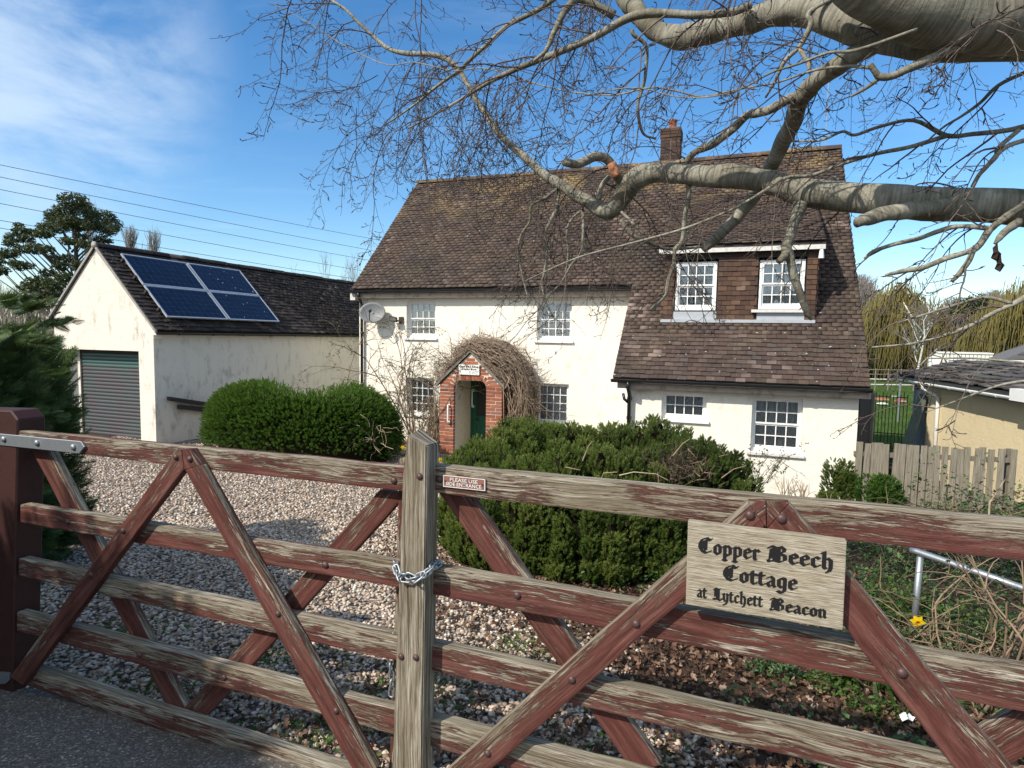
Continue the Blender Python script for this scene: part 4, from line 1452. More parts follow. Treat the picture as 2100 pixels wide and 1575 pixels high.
# roller door
sh = []
nsl = 25
hz = (DR[3] - (gb - 0.05)) / nsl
n = 6
v, f = [], []
for i in range(n + 1):
    a = i / n
    for x in (0, DR[1] - DR[0]):
        v.append((x, 0.26 - 0.014 * math.sin(PI * a), a * hz))
v += [(0, 0.27, 0.001), (DR[1] - DR[0], 0.27, 0.001)]
f = [(2 * i, 2 * i + 1, 2 * i + 3, 2 * i + 2) for i in range(n)]
slat_me = raw_mesh('slat', v, f, M['shutter'])
for p in slat_me.polygons: p.use_smooth = True
gd = MB().box(GF, (DR[0], 0.275, gb - 0.2), (DR[1], 0.30, DR[3])).box(GF, (DR[0], 0.235, DR[3] - 0.075), (DR[1], 0.275, DR[3])).box(GF, (DR[0], 0.235, gb - 0.2), (DR[0] + 0.05, 0.275, DR[3])).build('garage_door', M['lintel_dark'], gar)
for i in range(nsl - 1):
    piece('slat', slat_me, gd, E1, E2, EZ, GF(DR[0], 0.0, gb - 0.05 + i * hz))

# wooden handrail that climbs the ramp along the garage wall
t_ = thing('ramp_handrail', 'sloping grey timber handrail along the garage side wall', 'handrail', GF(0.1, 1.5, gb))
JR = Frame(GF(0, 0, 0), E2, -E1)
MB().prism([JR(0.24, -0.14, 0.17), JR(0.24, -0.14, 0.08), JR(3.2, -0.14, -0.56), JR(3.2, -0.14, -0.47)], JR(0, 0.09, 0) - JR(0, 0, 0)).build('rail', M['lintel_dark'], t_, False, 0.006)
MB().prism([JR(0.50, -0.10, -0.03), JR(0.50, -0.10, -0.13), JR(1.40, -0.10, -0.31), JR(1.40, -0.10, -0.20)], JR(0, 0.06, 0) - JR(0, 0, 0)).build('wall_plate', M['lintel_dark'], t_)

# ------------------------------------------------------------------ solar panels, each one of four
cell_me = box_mesh('cell', 0.1, 0.1, 0.003, M['solar'])
SPW, SPH = 1.700, 0.965
labels = [['upper solar panel nearest the gable end', 'lower solar panel nearest the gable end'],
          ['upper solar panel farther along the garage roof, with bird droppings', 'lower solar panel farther along the garage roof, above the gutter']]
gh = 0.10
for ci in range(2):
    for ri in range(2):
        t0 = 0.33 + ci * 1.745
        q0 = 0.33 + ri * 0.985
        t_ = thing('solar_panel', labels[ci][ri], 'solar panel', gsl(t0, q0, gh), 'solar panels on the garage roof')
        pt = lambda a, b, h: gsl(t0 + a, q0 + b, gh + h)
        PFm = Frame(gsl(t0, q0 + SPH, gh), E2, gup)
        PFm.ez = gnr
        mb = MB()
        for a, b in (((0, 0), (SPW, 0.028)), ((0, SPH - 0.028), (SPW, SPH)), ((0, 0.028), (0.028, SPH - 0.028)), ((SPW - 0.028, 0.028), (SPW, SPH - 0.028))):
            mb.box(PFm, (a[0], a[1], 0), (b[0], b[1], 0.035))
        mb.build('frame', M['chrome'], t_)
        MB().box(PFm, (0.028, 0.028, 0.004), (SPW - 0.028, SPH - 0.028, 0.026)).build('glass_sheet', M['solar_back'], t_)
        nx, ny = 10, 6
        cw, ch = (SPW - 0.09) / nx, (SPH - 0.08) / ny
        for i in range(nx):
            for j in range(ny):
                piece('cell', cell_me, t_, E2 * ((cw - 0.011) / 0.1), gup * ((ch - 0.011) / 0.1), gnr, PFm(0.045 + i * cw, 0.04 + j * ch, 0.0262))
        if ci == 0:
            for k in (0.25, 0.8):
                MB().box(PFm, (-0.05, SPH * k, -0.06), (0.0, SPH * k + 0.05, 0.02)).build('clamp', M['lintel_dark'], t_)
        if ci == 1:
            blobs = MB()
            for _ in range(9 if ri == 0 else 5):
                a, b = random.uniform(0.4, 1.6), random.uniform(0.1, 0.9) * SPH
                s = random.uniform(0.006, 0.015)
                pts = [PFm(a + s * math.cos(k * 1.05) * random.uniform(.6, 1.2), b + s * 1.6 * math.sin(k * 1.05) * random.uniform(.6, 1.2), 0.0298) for k in range(6)]
                blobs.prism(pts, gnr * 0.0012)
            blobs.build('droppings', M['white_worn'], t_)


# ================================================================== the gate
def quad_bar(name, corners, d, th, parent, peel=0.5, nseg=10, bev=0.006, rough=0.0012, mat='gate', F=GateF, head=None):
    """corners px: tl, tr, br, bl (length runs tl->tr); front face d in front of the gate plane, th thick"""
    P = [np.array([*F.on(px, py, -d)]) for px, py in corners]     # (s,z)
    L = 0.5 * (np.linalg.norm(P[1] - P[0]) + np.linalg.norm(P[2] - P[3]))
    W = 0.5 * (np.linalg.norm(P[3] - P[0]) + np.linalg.norm(P[2] - P[1]))
    off = LOC[parent.name]
    bm = bmesh.new()
    rings = []
    for i in range(nseg + 1):
        a = i / nseg
        top = P[0] + (P[1] - P[0]) * a
        bot = P[3] + (P[2] - P[3]) * a
        dr = (bot - top) / (np.linalg.norm(bot - top) + 1e-9)
        j1, j2 = random.gauss(0, rough), random.gauss(0, rough)
        top, bot = top + dr * j1, bot + dr * j2
        rings.append([bm.verts.new(tuple(F(top[0], -d, top[1]) - off)), bm.verts.new(tuple(F(bot[0], -d, bot[1]) - off)),
                      bm.verts.new(tuple(F(bot[0], -d + th, bot[1]) - off)), bm.verts.new(tuple(F(top[0], -d + th, top[1]) - off))])
    fs = []
    for i in range(nseg):
        for k in range(4):
            fs.append((bm.faces.new((rings[i][k], rings[i][(k + 1) % 4], rings[i + 1][(k + 1) % 4], rings[i + 1][k])), k, i))
    bm.faces.new(rings[0][::-1]); bm.faces.new(rings[-1])
    uvl = bm.loops.layers.uv.new('UVMap')
    base = [0, W, W + th, 2 * W + th, 2 * W + 2 * th]
    for f, k, i in fs:
        u0, u1 = L * i / nseg, L * (i + 1) / nseg
        for lp, uv in zip(f.loops, ((u0, base[k]), (u0, base[k + 1]), (u1, base[k + 1]), (u1, base[k]))): lp[uvl].uv = uv
    for f in bm.faces:
        if len(set(l[uvl].uv.to_tuple() for l in f.loops)) == 1:
            for lp, uv in zip(f.loops, ((0, 0), (0.002, W), (0.004, W), (0.006, 0))): lp[uvl].uv = uv
    bmesh.ops.recalc_face_normals(bm, faces=bm.faces)
    es = [e for e in bm.edges if len(e.link_faces) == 2 and e.calc_face_angle(0) > 0.7]
    bmesh.ops.bevel(bm, geom=es, offset=bev, segments=2, affect='EDGES', profile=0.6)
    if head:                                  # mitred head beyond the square end
        H_ = [F.on(px, py, -d) for px, py in head]
        fr_ = [bm.verts.new(tuple(F(a, -d + 0.0006, b) - off)) for a, b in H_]
        bk_ = [bm.verts.new(tuple(F(a, -d + th, b) - off)) for a, b in H_]
        ax_ = (P[1] - P[0]) / np.linalg.norm(P[1] - P[0])
        nf = [bm.faces.new(fr_), bm.faces.new(bk_[::-1])]
        m_ = len(H_)
        nf += [bm.faces.new((fr_[i], bk_[i], bk_[(i + 1) % m_], fr_[(i + 1) % m_])) for i in range(m_)]
        uvd = {}
        for (a, b), v1, v2 in zip(H_, fr_, bk_):
            dd = np.array([a, b]) - P[0]
            u_ = dd @ ax_
            w_ = abs(dd[0] * ax_[1] - dd[1] * ax_[0])
            uvd[v1], uvd[v2] = (u_, w_), (u_, w_ + th)
        for f in nf:
            for lp in f.loops: lp[uvl].uv = uvd[lp.vert]
        bmesh.ops.recalc_face_normals(bm, faces=nf)
    me = bpy.data.meshes.new(name)
    bm.to_mesh(me)
    bm.free()
    me.materials.append(M[mat])
    o = link(name, me, parent)
    o['peel'] = peel
    return o


def c5(x, y): return (x / 2.0857, 820 + y / 2.0857)
def c6(x, y): return (650 + x / 2.0857, 820 + y / 2.0857)
def c7(x, y): return (1350 + x / 2.0867, 820 + y / 2.0867)


gl = thing('timber_gate', 'left leaf of the five bar gate, red paint flaking over brown wood, strap hinge', 'gate', (*GateF(-1.0, 0, 0)[:2], float(gz(-1.1, 2.3))), 'pair of driveway gates')
RT = 0.045
xl, xr = 62, c6(395, 0)[0]
quad_bar('rail', [c5(75, 132), c6(395, 290), c6(395, 398), c5(75, 202)], 0, RT, gl, 0.50)
quad_bar('rail', [c5(85, 447), c6(395, 703), c6(395, 812), c5(85, 527)], 0, RT, gl, 0.36)
quad_bar('rail', [c5(78, 680), c6(395, 1022), c6(395, 1130), c5(78, 755)], 0, RT, gl, 0.72)
quad_bar('rail', [c5(70, 908), c6(395, 1340), c6(395, 1452), c5(70, 990)], 0, RT, gl, 0.58)
quad_bar('rail', [c5(90, 1132), c6(395, 1668), c6(395, 1785), c5(70, 1208)], 0, RT, gl, 0.74)
# front braces
quad_bar('brace', [c5(782, 222), c5(50, 1215), (12, 1393), c5(738, 222)][0:0] or [c5(740, 228), c5(40, 1185), c5(95, 1222), c5(786, 296)], 0.034, 0.034, gl, 0.22, head=[c5(741, 229), c5(752, 212), c5(774, 214), c5(785, 292)])
quad_bar('brace', [c5(858, 278), c5(1610, 1580), c5(1540, 1640), c5(788, 300)], 0.034, 0.034, gl, 0.30, head=[c5(857, 279), c5(812, 212), c5(778, 212), c5(788, 298)])
# rear braces
quad_bar('brace', [c5(215, 222), c5(800, 1330), c5(715, 1310), c5(132, 215)], -RT, 0.034, gl, 0.15)
quad_bar('brace', [c6(265, 385), c5(785, 1320), c5(885, 1350), c6(378, 405)], -RT, 0.034, gl, 0.2)
# stile at the meeting end, behind the post
quad_bar('stile', [c6(410, 250), c6(352, 1800), c6(300, 1790), c6(352, 250)], -0.045, 0.05, gl, 0.5)


def bolt(px, py, d, parent, r=0.0125, F=GateF):
    s, z = F.on(px, py, -d)
    v = [F(s, -d - r * 0.75, z)]
    for k, (rr, hh) in enumerate(((0.55, 0.62), (0.9, 0.32), (1.0, 0.0))):
        for j in range(10):
            a = 2 * PI * j / 10
            v.append(F(s + r * rr * math.cos(a), -d - r * hh, z + r * rr * math.sin(a)))
    f = [(0, 1 + j, 1 + (j + 1) % 10) for j in range(10)]
    for k in range(2):
        f += [(1 + k * 10 + j, 11 + k * 10 + j, 11 + k * 10 + (j + 1) % 10, 1 + k * 10 + (j + 1) % 10) for j in range(10)]
    MB().add(v, f).build('bolt', M['bolt'], parent, True)


for x, y in ((753, 245), (813, 253), (528, 560), (388, 748), (1190, 915), (1438, 1330)): bolt(*c5(x, y), 0.034, gl)
for x, y in ((597, 1090), (960, 1187), (290, 522), (1390, 705)): bolt(*c5(x, y), 0.0, gl)
for x, y in ((330, 345), (38, 706)): bolt(*c6(x, y), 0.0, gl)
# galvanised strap hinge
sp_ = [GateF.on(*c5(x, y), -0.012) for x, y in ((-140, 132), (345, 178), (360, 202), (338, 230), (-140, 180))]
MB().prism([GateF(a, -0.012, b) for a, b in sp_], GN * 0.011).build('strap_hinge', M['galv'], gl, False, 0.0015)
for x, y in ((18, 168), (160, 184), (315, 202)):
    s, z = GateF.on(*c5(x, y), -0.012)
    MB().tube([GateF(s, -0.012, z), GateF(s, -0.018, z), GateF(s, -0.021, z)], [0.013, 0.012, 0.006], 10).build('strap_bolt', M['galv'], gl, True)

gr = thing('timber_gate', 'right leaf of the five bar gate, weathered and peeling, with wide carved name board', 'gate', (*GateF(0.9, 0, 0)[:2], float(gz(0.5, 1.7))), 'pair of driveway gates')
XR = 1620
quad_bar('rail', [c6(470, 278), c7(XR + 200, 541), c7(XR + 200, 722), c6(470, 394)], 0, RT, gr, 0.66, 14)
quad_bar('rail', [c6(462, 708), c7(1820, 1196), c7(1820, 1390), c6(462, 824)], 0, RT, gr, 0.46, 14)
quad_bar('rail', [c6(460, 1037), c7(1820, 1674), c7(1820, 1832), c6(460, 1150)], 0, RT, gr, 0.58, 14)
quad_bar('rail', [c6(455, 1356), c6(2400, 1866), c6(2400, 1996), c6(455, 1476)], 0, RT, gr, 0.62, 14)
quad_bar('rail', [c6(450, 1690), c6(2400, 2220), c6(2400, 2350), c6(450, 1800)], 0, RT, gr, 0.7, 14)
# front braces
quad_bar('brace', [c7(384, 436), c6(540, 1600), c6(725, 1600), c7(461, 545)], 0.034, 0.034, gr, 0.42, 14, head=[c7(385, 437), c7(459, 435), c7(460, 543)])
quad_bar('brace', [c7(560, 440), c7(1540, 1600), c7(1290, 1610), c7(466, 550)], 0.034, 0.034, gr, 0.34, 14, head=[c7(558, 441), c7(463, 436), c7(465, 548)])
# rear braces
quad_bar('brace', [c6(652, 402), c6(1470, 1565), c6(1355, 1600), c6(518, 396)], -RT, 0.034, gr, 0.15)
quad_bar('brace', [c7(1380, 1420), c7(1700, 1236), c7(1700, 1450), c7(1440, 1600)], -RT, 0.034, gr, 0.25)
for x, y, d in ((392, 493, 0.034), (528, 508, 0.034), (1043, 1168, 0.034)): bolt(*c7(x, y), d, gr, 0.0135)
for x, y, d in ((525, 340, 0), (857, 836, 0), (1365, 958, 0.034), (1090, 1197, 0.034), (730, 1512, 0.034)): bolt(*c6(x, y), d, gr)
# meeting post: a stout pointed stile
d_ = 0.06
fp_ = [c6(386, 150), c6(470, 196), c6(447, 1640), c6(318, 1640), c6(366, 330)]
P = [GateF.on(*p, -d_) for p in fp_]
off = LOC[gr.name]
PTH = 0.085
bm = bmesh.new()
front = [bm.verts.new(tuple(GateF(a, -d_, b) - off)) for a, b in P]
dz = [0.012, -0.004, 0, 0, 0]
back = [bm.verts.new(tuple(GateF(a, -d_ + PTH, b + q) - off)) for (a, b), q in zip(P, dz)]
n = len(P)
bm.faces.new(front); bm.faces.new(back[::-1])
for i in range(n): bm.faces.new((front[i], back[i], back[(i + 1) % n], front[(i + 1) % n]))
bmesh.ops.recalc_face_normals(bm, faces=bm.faces)
bmesh.ops.bevel(bm, geom=list(bm.edges), offset=0.004, segments=2, affect='EDGES')
uvl = bm.loops.layers.uv.new('UVMap')
for f in bm.faces:
    nn = np.array(f.normal)
    side = abs(nn @ GN) < 0.5
    for lp in f.loops:
        c = np.array(lp.vert.co)
        lp[uvl].uv = (c[2], (c @ GN + 0.3) if side else c @ G1)
me = bpy.data.meshes.new('post')
bm.to_mesh(me); bm.free()
me.materials.append(M['gate'])
o = link('meeting_post', me, gr)
o['peel'] = 0.66
for x, y in ((440, 328), (361, 1098), (424, 1102)): bolt(*c6(x, y), d_, gr, 0.0115)

# left gate post
gpst = thing('gate_post', 'dark red gate post with chamfered top at the left edge', 'gate post', (*GateF(-2.0, 0, 0)[:2], float(gz(-2, 2.6))))
P = [GateF.on(*c5(*p), -0.006) for p in ((-160, 40), (45, 46), (75, 86), (50, 1330), (-160, 1330))]
MB().prism([GateF(a, -0.006, b) for a, b in P], GN * 0.115).build('shaft', M['post_dark'], gpst, False, 0.006)
P = [GateF.on(*c5(*p), -0.013) for p in ((-160, 1150), (42, 1168), (38, 1200), (20, 1215), (-160, 1215))]
MB().prism([GateF(a, -0.013, b) for a, b in P], GN * 0.006).build('strap', M['galv'], gpst)

# ------------------------------------------------------------------ chain round the meeting post
def torus_link(L, W, r, n=14, k=6):
    v, f = [], []
    for i in range(n):
        a = 2 * PI * i / n
        c_, s_ = math.cos(a), math.sin(a)
        cx = (L / 2 - W / 2) * (1 if c_ > 0 else -1) + W / 2 * c_
        cy = W / 2 * s_
        for j in range(k):
            b = 2 * PI * j / k
            v.append((cx + r * math.cos(b) * c_, cy + r * math.cos(b) * s_, r * math.sin(b)))
    for i in range(n):
        for j in range(k):
            f.append((i * k + j, ((i + 1) % n) * k + j, ((i + 1) % n) * k + (j + 1) % k, i * k + (j + 1) % k))
    return v, f


lv_, lf_ = torus_link(0.038, 0.019, 0.0036)
link_me = raw_mesh('chain_link', lv_, lf_, M['galv'])
for p in link_me.polygons: p.use_smooth = True


def chain(name, label, path, pitch=0.029, grp=None):
    path = np.array(path, float)
    seg = np.linalg.norm(np.diff(path, axis=0), axis=1)
    cum = np.concatenate([[0], np.cumsum(seg)])
    n = int(cum[-1] / pitch)
    t_ = thing(name, label, 'chain', path[0])
    for i in range(n):
        d = (i + 0.5) * pitch
        p = np.array([np.interp(d, cum, path[:, k]) for k in range(3)])
        q = np.array([np.interp(min(d + 0.004, cum[-1]), cum, path[:, k]) for k in range(3)])
        o_ = np.array([np.interp(d - 0.004, cum, path[:, k]) for k in range(3)])
        x = q - o_
        x /= np.linalg.norm(x) + 1e-9
        ref = np.array([0.2, -0.5, 0.84])
        y = np.cross(ref, x); y /= np.linalg.norm(y) + 1e-9
        z = np.cross(x, y)
        a = (0.75 if i % 2 else -0.75) + random.gauss(0, 0.12)
        piece('chain_link', link_me, t_, x, y * math.cos(a) + z * math.sin(a), z * math.cos(a) - y * math.sin(a), p)
    return t_


def gp_(x, y, d):
    s, z = GateF.on(*c6(x, y), -d)
    return GateF(s, -d, z)


pa = [gp_(335, 690, -0.03), gp_(338, 720, 0.05), gp_(352, 765, 0.072), gp_(395, 768, 0.072), gp_(450, 750, 0.072), gp_(485, 722, 0.05), gp_(508, 692, -0.01), gp_(500, 690, -0.04)]
pb = [gp_(340, 700, -0.03), gp_(350, 745, 0.06), gp_(372, 745, 0.074), gp_(430, 770, 0.074), gp_(470, 740, 0.06), gp_(522, 700, 0.0), gp_(515, 690, -0.035)]
chain('steel_chain', 'galvanised chain looped round the meeting post of the gate', pa + pb[::-1])
chain('rusty_chain', 'dull chain hanging behind the third rail left of the meeting post', [gp_(330, 1000, -0.02), gp_(318, 1060, -0.02), gp_(316, 1130, -0.03), gp_(322, 1210, -0.03), gp_(318, 1270, -0.03)])

# ------------------------------------------------------------------ name board with blackletter
GLY = {
    'o': (.62, [[(.12, .8), (.12, .2), (.32, .02)], [(.12, .8), (.3, .98), (.5, .8), (.5, .2), (.32, .02)]]),
    'p': (.66, [[(.02, .86), (.14, .98), (.14, -.48)], [(.14, .78), (.34, .98), (.54, .8), (.54, .2), (.34, .02), (.14, .16)], [(.02, -.42), (.28, -.5)]]),
    'e': (.58, [[(.12, .5), (.5, .66), (.48, .84), (.32, .98), (.12, .8), (.12, .2), (.3, .02), (.52, .2)]]),
    'r': (.50, [[(.02, .86), (.14, .98), (.14, .12), (.24, .02)], [(.14, .74), (.34, .98), (.46, .84)]]),
    'c': (.54, [[(.48, .82), (.32, .98), (.12, .8), (.12, .2), (.3, .02), (.5, .2)]]),
    'h': (.68, [[(.02, 1.44), (.14, 1.56), (.14, .1), (.24, .0)], [(.14, .76), (.36, .98), (.54, .8), (.54, .1), (.46, -.22), (.34, -.34)]]),
    't': (.46, [[(.16, 1.24), (.14, 1.0), (.14, .18), (.28, .02), (.42, .16)], [(-.04, .94), (.40, .96)]]),
    'a': (.62, [[(.08, .82), (.28, .98), (.46, .82), (.46, .16), (.58, .02)], [(.46, .58), (.2, .46), (.1, .3), (.12, .14), (.24, .02), (.46, .2)]]),
    'g': (.64, [[(.50, .96), (.3, .98), (.12, .8), (.12, .22), (.28, .06), (.48, .22)], [(.38, .92), (.52, .9), (.5, -.22), (.32, -.46), (.06, -.34)]]),
    'y': (.64, [[(.02, .86), (.12, .98), (.12, .2), (.28, .02), (.5, .2)], [(.42, 1.0), (.52, .9), (.5, .0), (.36, -.34), (.1, -.46)]]),
    'n': (.68, [[(.0, .86), (.12, .98), (.12, .12), (.22, .02)], [(.12, .76), (.34, .98), (.5, .82), (.5, .12), (.6, .02)]]),
    'C': (1.06, [[(.9, 1.3), (.66, 1.52), (.3, 1.32), (.12, .9), (.12, .5), (.34, .12), (.62, .02), (.95, .24)], [(.58, 1.3), (.56, .3)], [(.66, 1.52), (.82, 1.32), (1.0, 1.46)], [(.36, 1.1), (.36, .4)]]),
    'B': (1.14, [[(-.02, 1.26), (.16, 1.48), (.42, 1.34), (.74, 1.5), (.96, 1.3), (.9, 1.02), (.62, .86)], [(.62, .86), (1.0, .66), (1.0, .25), (.72, .03), (.36, .12), (.02, -.06), (-.04, .1)],
             [(.36, 1.34), (.36, .2)], [(.6, 1.3), (.6, .2)], [(.36, .86), (.62, .86)], [(.16, 1.2), (.1, .3)]]),
    'L': (.98, [[(.04, 1.3), (.24, 1.5), (.52, 1.34), (.74, 1.46)], [(.4, 1.42), (.42, .26), (.22, .08), (.0, .1)], [(.22, .1), (.5, .14), (.8, .0), (.98, .22)], [(.6, 1.34), (.6, .3)], [(.2, 1.3), (.22, .5)]]),
    ' ': (.42, []),
}
NIB = math.radians(38)


def nib_text(txt, nib=0.27):
    """list of convex polygons in letter units; returns polys and the advance"""
    polys, x = [], 0.0
    nx, ny = math.cos(NIB) * nib / 2, math.sin(NIB) * nib / 2
    hx, hy = -math.sin(NIB) * 0.035, math.cos(NIB) * 0.035
    for ch in txt:
        adv, strokes = GLY[ch]
        for st in strokes:
            for (ax, ay), (bx, by) in zip(st[:-1], st[1:]):
                pts = []
                for qx, qy in ((ax, ay), (bx, by)):
                    for sx in (-1, 1):
                        for sy in (-1, 1): pts.append((x + qx + sx * nx + sy * hx, qy + sx * ny + sy * hy))
                pts = sorted(set(pts))
                lo, up = [], []
                cr_ = lambda o, a, b: (a[0] - o[0]) * (b[1] - o[1]) - (a[1] - o[1]) * (b[0] - o[0])
                for p in pts:
                    while len(lo) > 1 and cr_(lo[-2], lo[-1], p) <= 0: lo.pop()
                    lo.append(p)
                for p in pts[::-1]:
                    while len(up) > 1 and cr_(up[-2], up[-1], p) <= 0: up.pop()
                    up.append(p)
                polys.append(lo[:-1] + up[:-1])
        x += adv + 0.10
    return polys, x - 0.10


sb = thing('name_board', 'weathered oak board lettered Copper Beech Cottage on the right gate', 'sign', GateF(*[GateF.on(1570, 1190, -0.06)[0], -0.06, GateF.on(1570, 1190, -0.06)[1]]))
bd = 0.062
bq = [c7(127, 520), c7(807, 605), c7(790, 985), c7(117, 875)]
o = quad_bar('board', bq, bd, 0.026, sb, 0.5, 8, 0.0025, 0.0006, 'signwood')
BP = [np.array(GateF.on(*p, -bd)) for p in bq]


def board_pt(u, v, h):           # u along 0..1, v down 0..1
    a = BP[0] + (BP[1] - BP[0]) * u
    b = BP[3] + (BP[2] - BP[3]) * u
    c = a + (b - a) * v
    return GateF(c[0], -bd - h, c[1])


BW = np.linalg.norm(BP[1] - BP[0])
BHh = np.linalg.norm(BP[3] - BP[0])


def board_line(txt, u0, u1, vb, xh, name):
    polys, adv = nib_text(txt)
    mb = MB()
    for k, pl_ in enumerate(polys):
        h = 0.0010 + 0.00004 * (k % 23)
        q = [board_pt(u0 + (u1 - u0) * x / adv, vb - xh * y, h) for x, y in pl_]
        mb.prism(q, GN * 0.003)
    mb.build(name, M['letter'], sb)


board_line('Copper', .075, .475, .345, .118, 'lettering')
board_line('Beech', .535, .925, .335, .118, 'lettering')
board_line('Cottage', .245, .715, .630, .118, 'lettering')
board_line('at', .075, .14, .885, .092, 'lettering')
board_line('Lytchett', .185, .505, .885, .092, 'lettering')
board_line('Beacon', .56, .90, .895, .092, 'lettering')

# ------------------------------------------------------------------ small plate
pk = thing('notice_plate', 'small red plate reading PLEASE USE SIDE ENTRANCE on the top rail', 'sign', GateF(*[GateF.on(952, 990, 0)[0], 0, GateF.on(952, 990, 0)[1]]))
PQ = [np.array(GateF.on(*c6(x, y), -0.006)) for x, y in ((540, 321), (720, 340), (720, 390), (540, 371))]


def plate_pt(u, v, h):
    a = PQ[0] + (PQ[1] - PQ[0]) * u
    b = PQ[3] + (PQ[2] - PQ[3]) * u
    c = a + (b - a) * v
    return GateF(c[0], -0.006 - h, c[1])


MB().prism([plate_pt(0, 0, 0), plate_pt(1, 0, 0), plate_pt(1, 1, 0), plate_pt(0, 1, 0)], GN * 0.006).build('plate', M['plate_red'], pk)
mb = MB()
for a, b, c, d in ((0, 0, 1, .06), (0, .94, 1, 1), (0, .06, .018, .94), (.982, .06, 1, .94)):
    mb.prism([plate_pt(a, b, .001), plate_pt(c, b, .001), plate_pt(c, d, .001), plate_pt(a, d, .001)], GN * 0.001)
mb.build('border', M['letter_white'], pk)
for x in (.06, .93):
    c = plate_pt(x, .5, 0)
    MB().tube([c, c - GN * 0.002], 0.0035, 8).build('screw', M['bolt'], pk)


def flat_text(txt, fn, name, mat, parent, u0, u1, vb, vt):
    cu = bpy.data.curves.new('text', 'FONT')
    cu.body = txt
    cu.size = 1.0
    cu.resolution_u = 2
    cu.extrude = 0.0
    cu.offset = 0.012
    o = bpy.data.objects.new('text_tmp', cu)
    COL.objects.link(o)
    dg = bpy.context.evaluated_depsgraph_get()
    me = bpy.data.meshes.new_from_object(o.evaluated_get(dg))
    bpy.data.objects.remove(o)
    bpy.data.curves.remove(cu)
    V = np.array([tuple(v.co) for v in me.vertices])
    x0, x1, y0, y1 = V[:, 0].min(), V[:, 0].max(), V[:, 1].min(), V[:, 1].max()
    off = LOC[parent.name]
    for v in me.vertices:
        q = fn(u0 + (u1 - u0) * (v.co.x - x0) / (x1 - x0), vb + (vt - vb) * (v.co.y - y0) / (y1 - y0)) - off
        v.co = tuple(q)
    me.update()
    me.name = name
    me.materials.append(mat)
    return link(name, me, parent)


pf_ = lambda u, v: plate_pt(u, v, 0.0022)
flat_text('PLEASE USE', pf_, 'lettering', M['letter_white'], pk, .17, .83, .46, .15)
flat_text('SIDE ENTRANCE', pf_, 'lettering', M['letter_white'], pk, .075, .915, .85, .54)

# plaque over the porch
pq_ = thing('house_plaque', 'small cream plaque over the brick porch arch', 'sign', HF(3.64, PF, 0.83))
a0, a1, b0, b1 = 3.385, 3.895, 0.715, 0.945
MB().box(HF, (a0, PF - 0.045, b0), (a1, PF - 0.018, b1)).build('board', M['cat_white'], pq_, False, 0.004)


def plaque_line(txt, x0, x1, zb_, xh, name):
    polys, adv = nib_text(txt, 0.30)
    mb = MB()
    for k, pl_ in enumerate(polys):
        h = 0.046 + 0.00004 * (k % 23)
        mb.prism([HF(x0 + (x1 - x0) * x / adv, PF - h, zb_ + xh * y) for x, y in pl_], E2 * 0.002)
    mb.build(name, M['letter'], pq_)


plaque_line('Copper Beech Cottage', a0 + 0.02, a1 - 0.02, 0.880, 0.032, 'lettering')
plaque_line('at Lytchett Beacon', a0 + 0.07, a1 - 0.07, 0.826, 0.026, 'lettering')

# ================================================================== the beech
BX, BY = 3.55, 3.45
bz = float(gz(BX, BY))
beech = thing('beech_tree', 'bare beech tree with smooth grey limbs reaching in over the gate', 'tree', (BX, BY, bz))


def smooth_path(P, n_per=5):
    """Catmull-Rom through rows (x,y,z,r)"""
    P = np.array(P, float)
    Q = np.vstack([2 * P[0] - P[1], P, 2 * P[-1] - P[-2]])
    out = []
    for i in range(1, len(Q) - 2):
        p0, p1, p2, p3 = Q[i - 1], Q[i], Q[i + 1], Q[i + 2]
        for k in range(n_per):
            t = k / n_per
            out.append(0.5 * ((2 * p1) + (-p0 + p2) * t + (2 * p0 - 5 * p1 + 4 * p2 - p3) * t * t + (-p0 + 3 * p1 - 3 * p2 + p3) * t ** 3))
    out.append(P[-1])
    return np.array(out)


def limb(name, pts, parent, k=14, n_per=5, lump=0.06, mat='bark', label=None):
    S = smooth_path(pts, n_per)
    pts_, rad = S[:, :3], np.maximum(S[:, 3], 0.0015)
    nz = np.array([random.gauss(0, 1) for _ in range(len(rad))])
    nz = np.convolve(nz, np.ones(5) / 5, 'same')
    rad = rad * (1 + lump * nz)
    V, F = tube_arrays(pts_, rad, k)
    ph = RNG.uniform(0, 6.3, 4)
    idx = np.arange(len(V))
    ring, ang = idx // k, (idx % k) * 2 * PI / k
    d = np.repeat(pts_, k, 0)
    lum = 1 + lump * 0.9 * np.sin(2 * ang + ring * 0.35 + ph[0]) * np.sin(ring * 0.5 + ph[1]) + lump * 0.5 * np.sin(3 * ang - ring * 0.8 + ph[2])
    V = d + (V - d) * lum[:, None]
    n = len(pts_)
    V = np.vstack([V, pts_[0], pts_[-1] + (pts_[-1] - pts_[-2]) * 0.2])
    F3 = [[(j + 1) % k, j, n * k] for j in range(k)] + [[(n - 1) * k + j, (n - 1) * k + (j + 1) % k, n * k + 1] for j in range(k)]
    o = mesh_np(name, V, [F, np.array(F3)], M[mat], parent, None, True)
    L = np.concatenate([[0], np.cumsum(np.linalg.norm(np.diff(pts_, axis=0), axis=1))])
    uvl = o.data.uv_layers.new(name='UVMap')
    vi = np.empty(len(o.data.loops), np.int32)
    o.data.loops.foreach_get('vertex_index', vi)
    vi = np.minimum(vi, n * k - 1)
    uv = np.stack([L[vi // k], (vi % k) / k], -1)
    uvl.data.foreach_set('uv', uv.astype(np.float32).ravel())
    if label: o['label'] = label
    return S


def px_path(rows):
    """rows (px, py, Y, r px) -> (x,y,z,r m)"""
    out = []
    for x, y, Y, r in rows:
        p = at(x, y, Y)
        out.append((*p, r * Y / FOC))
    return out


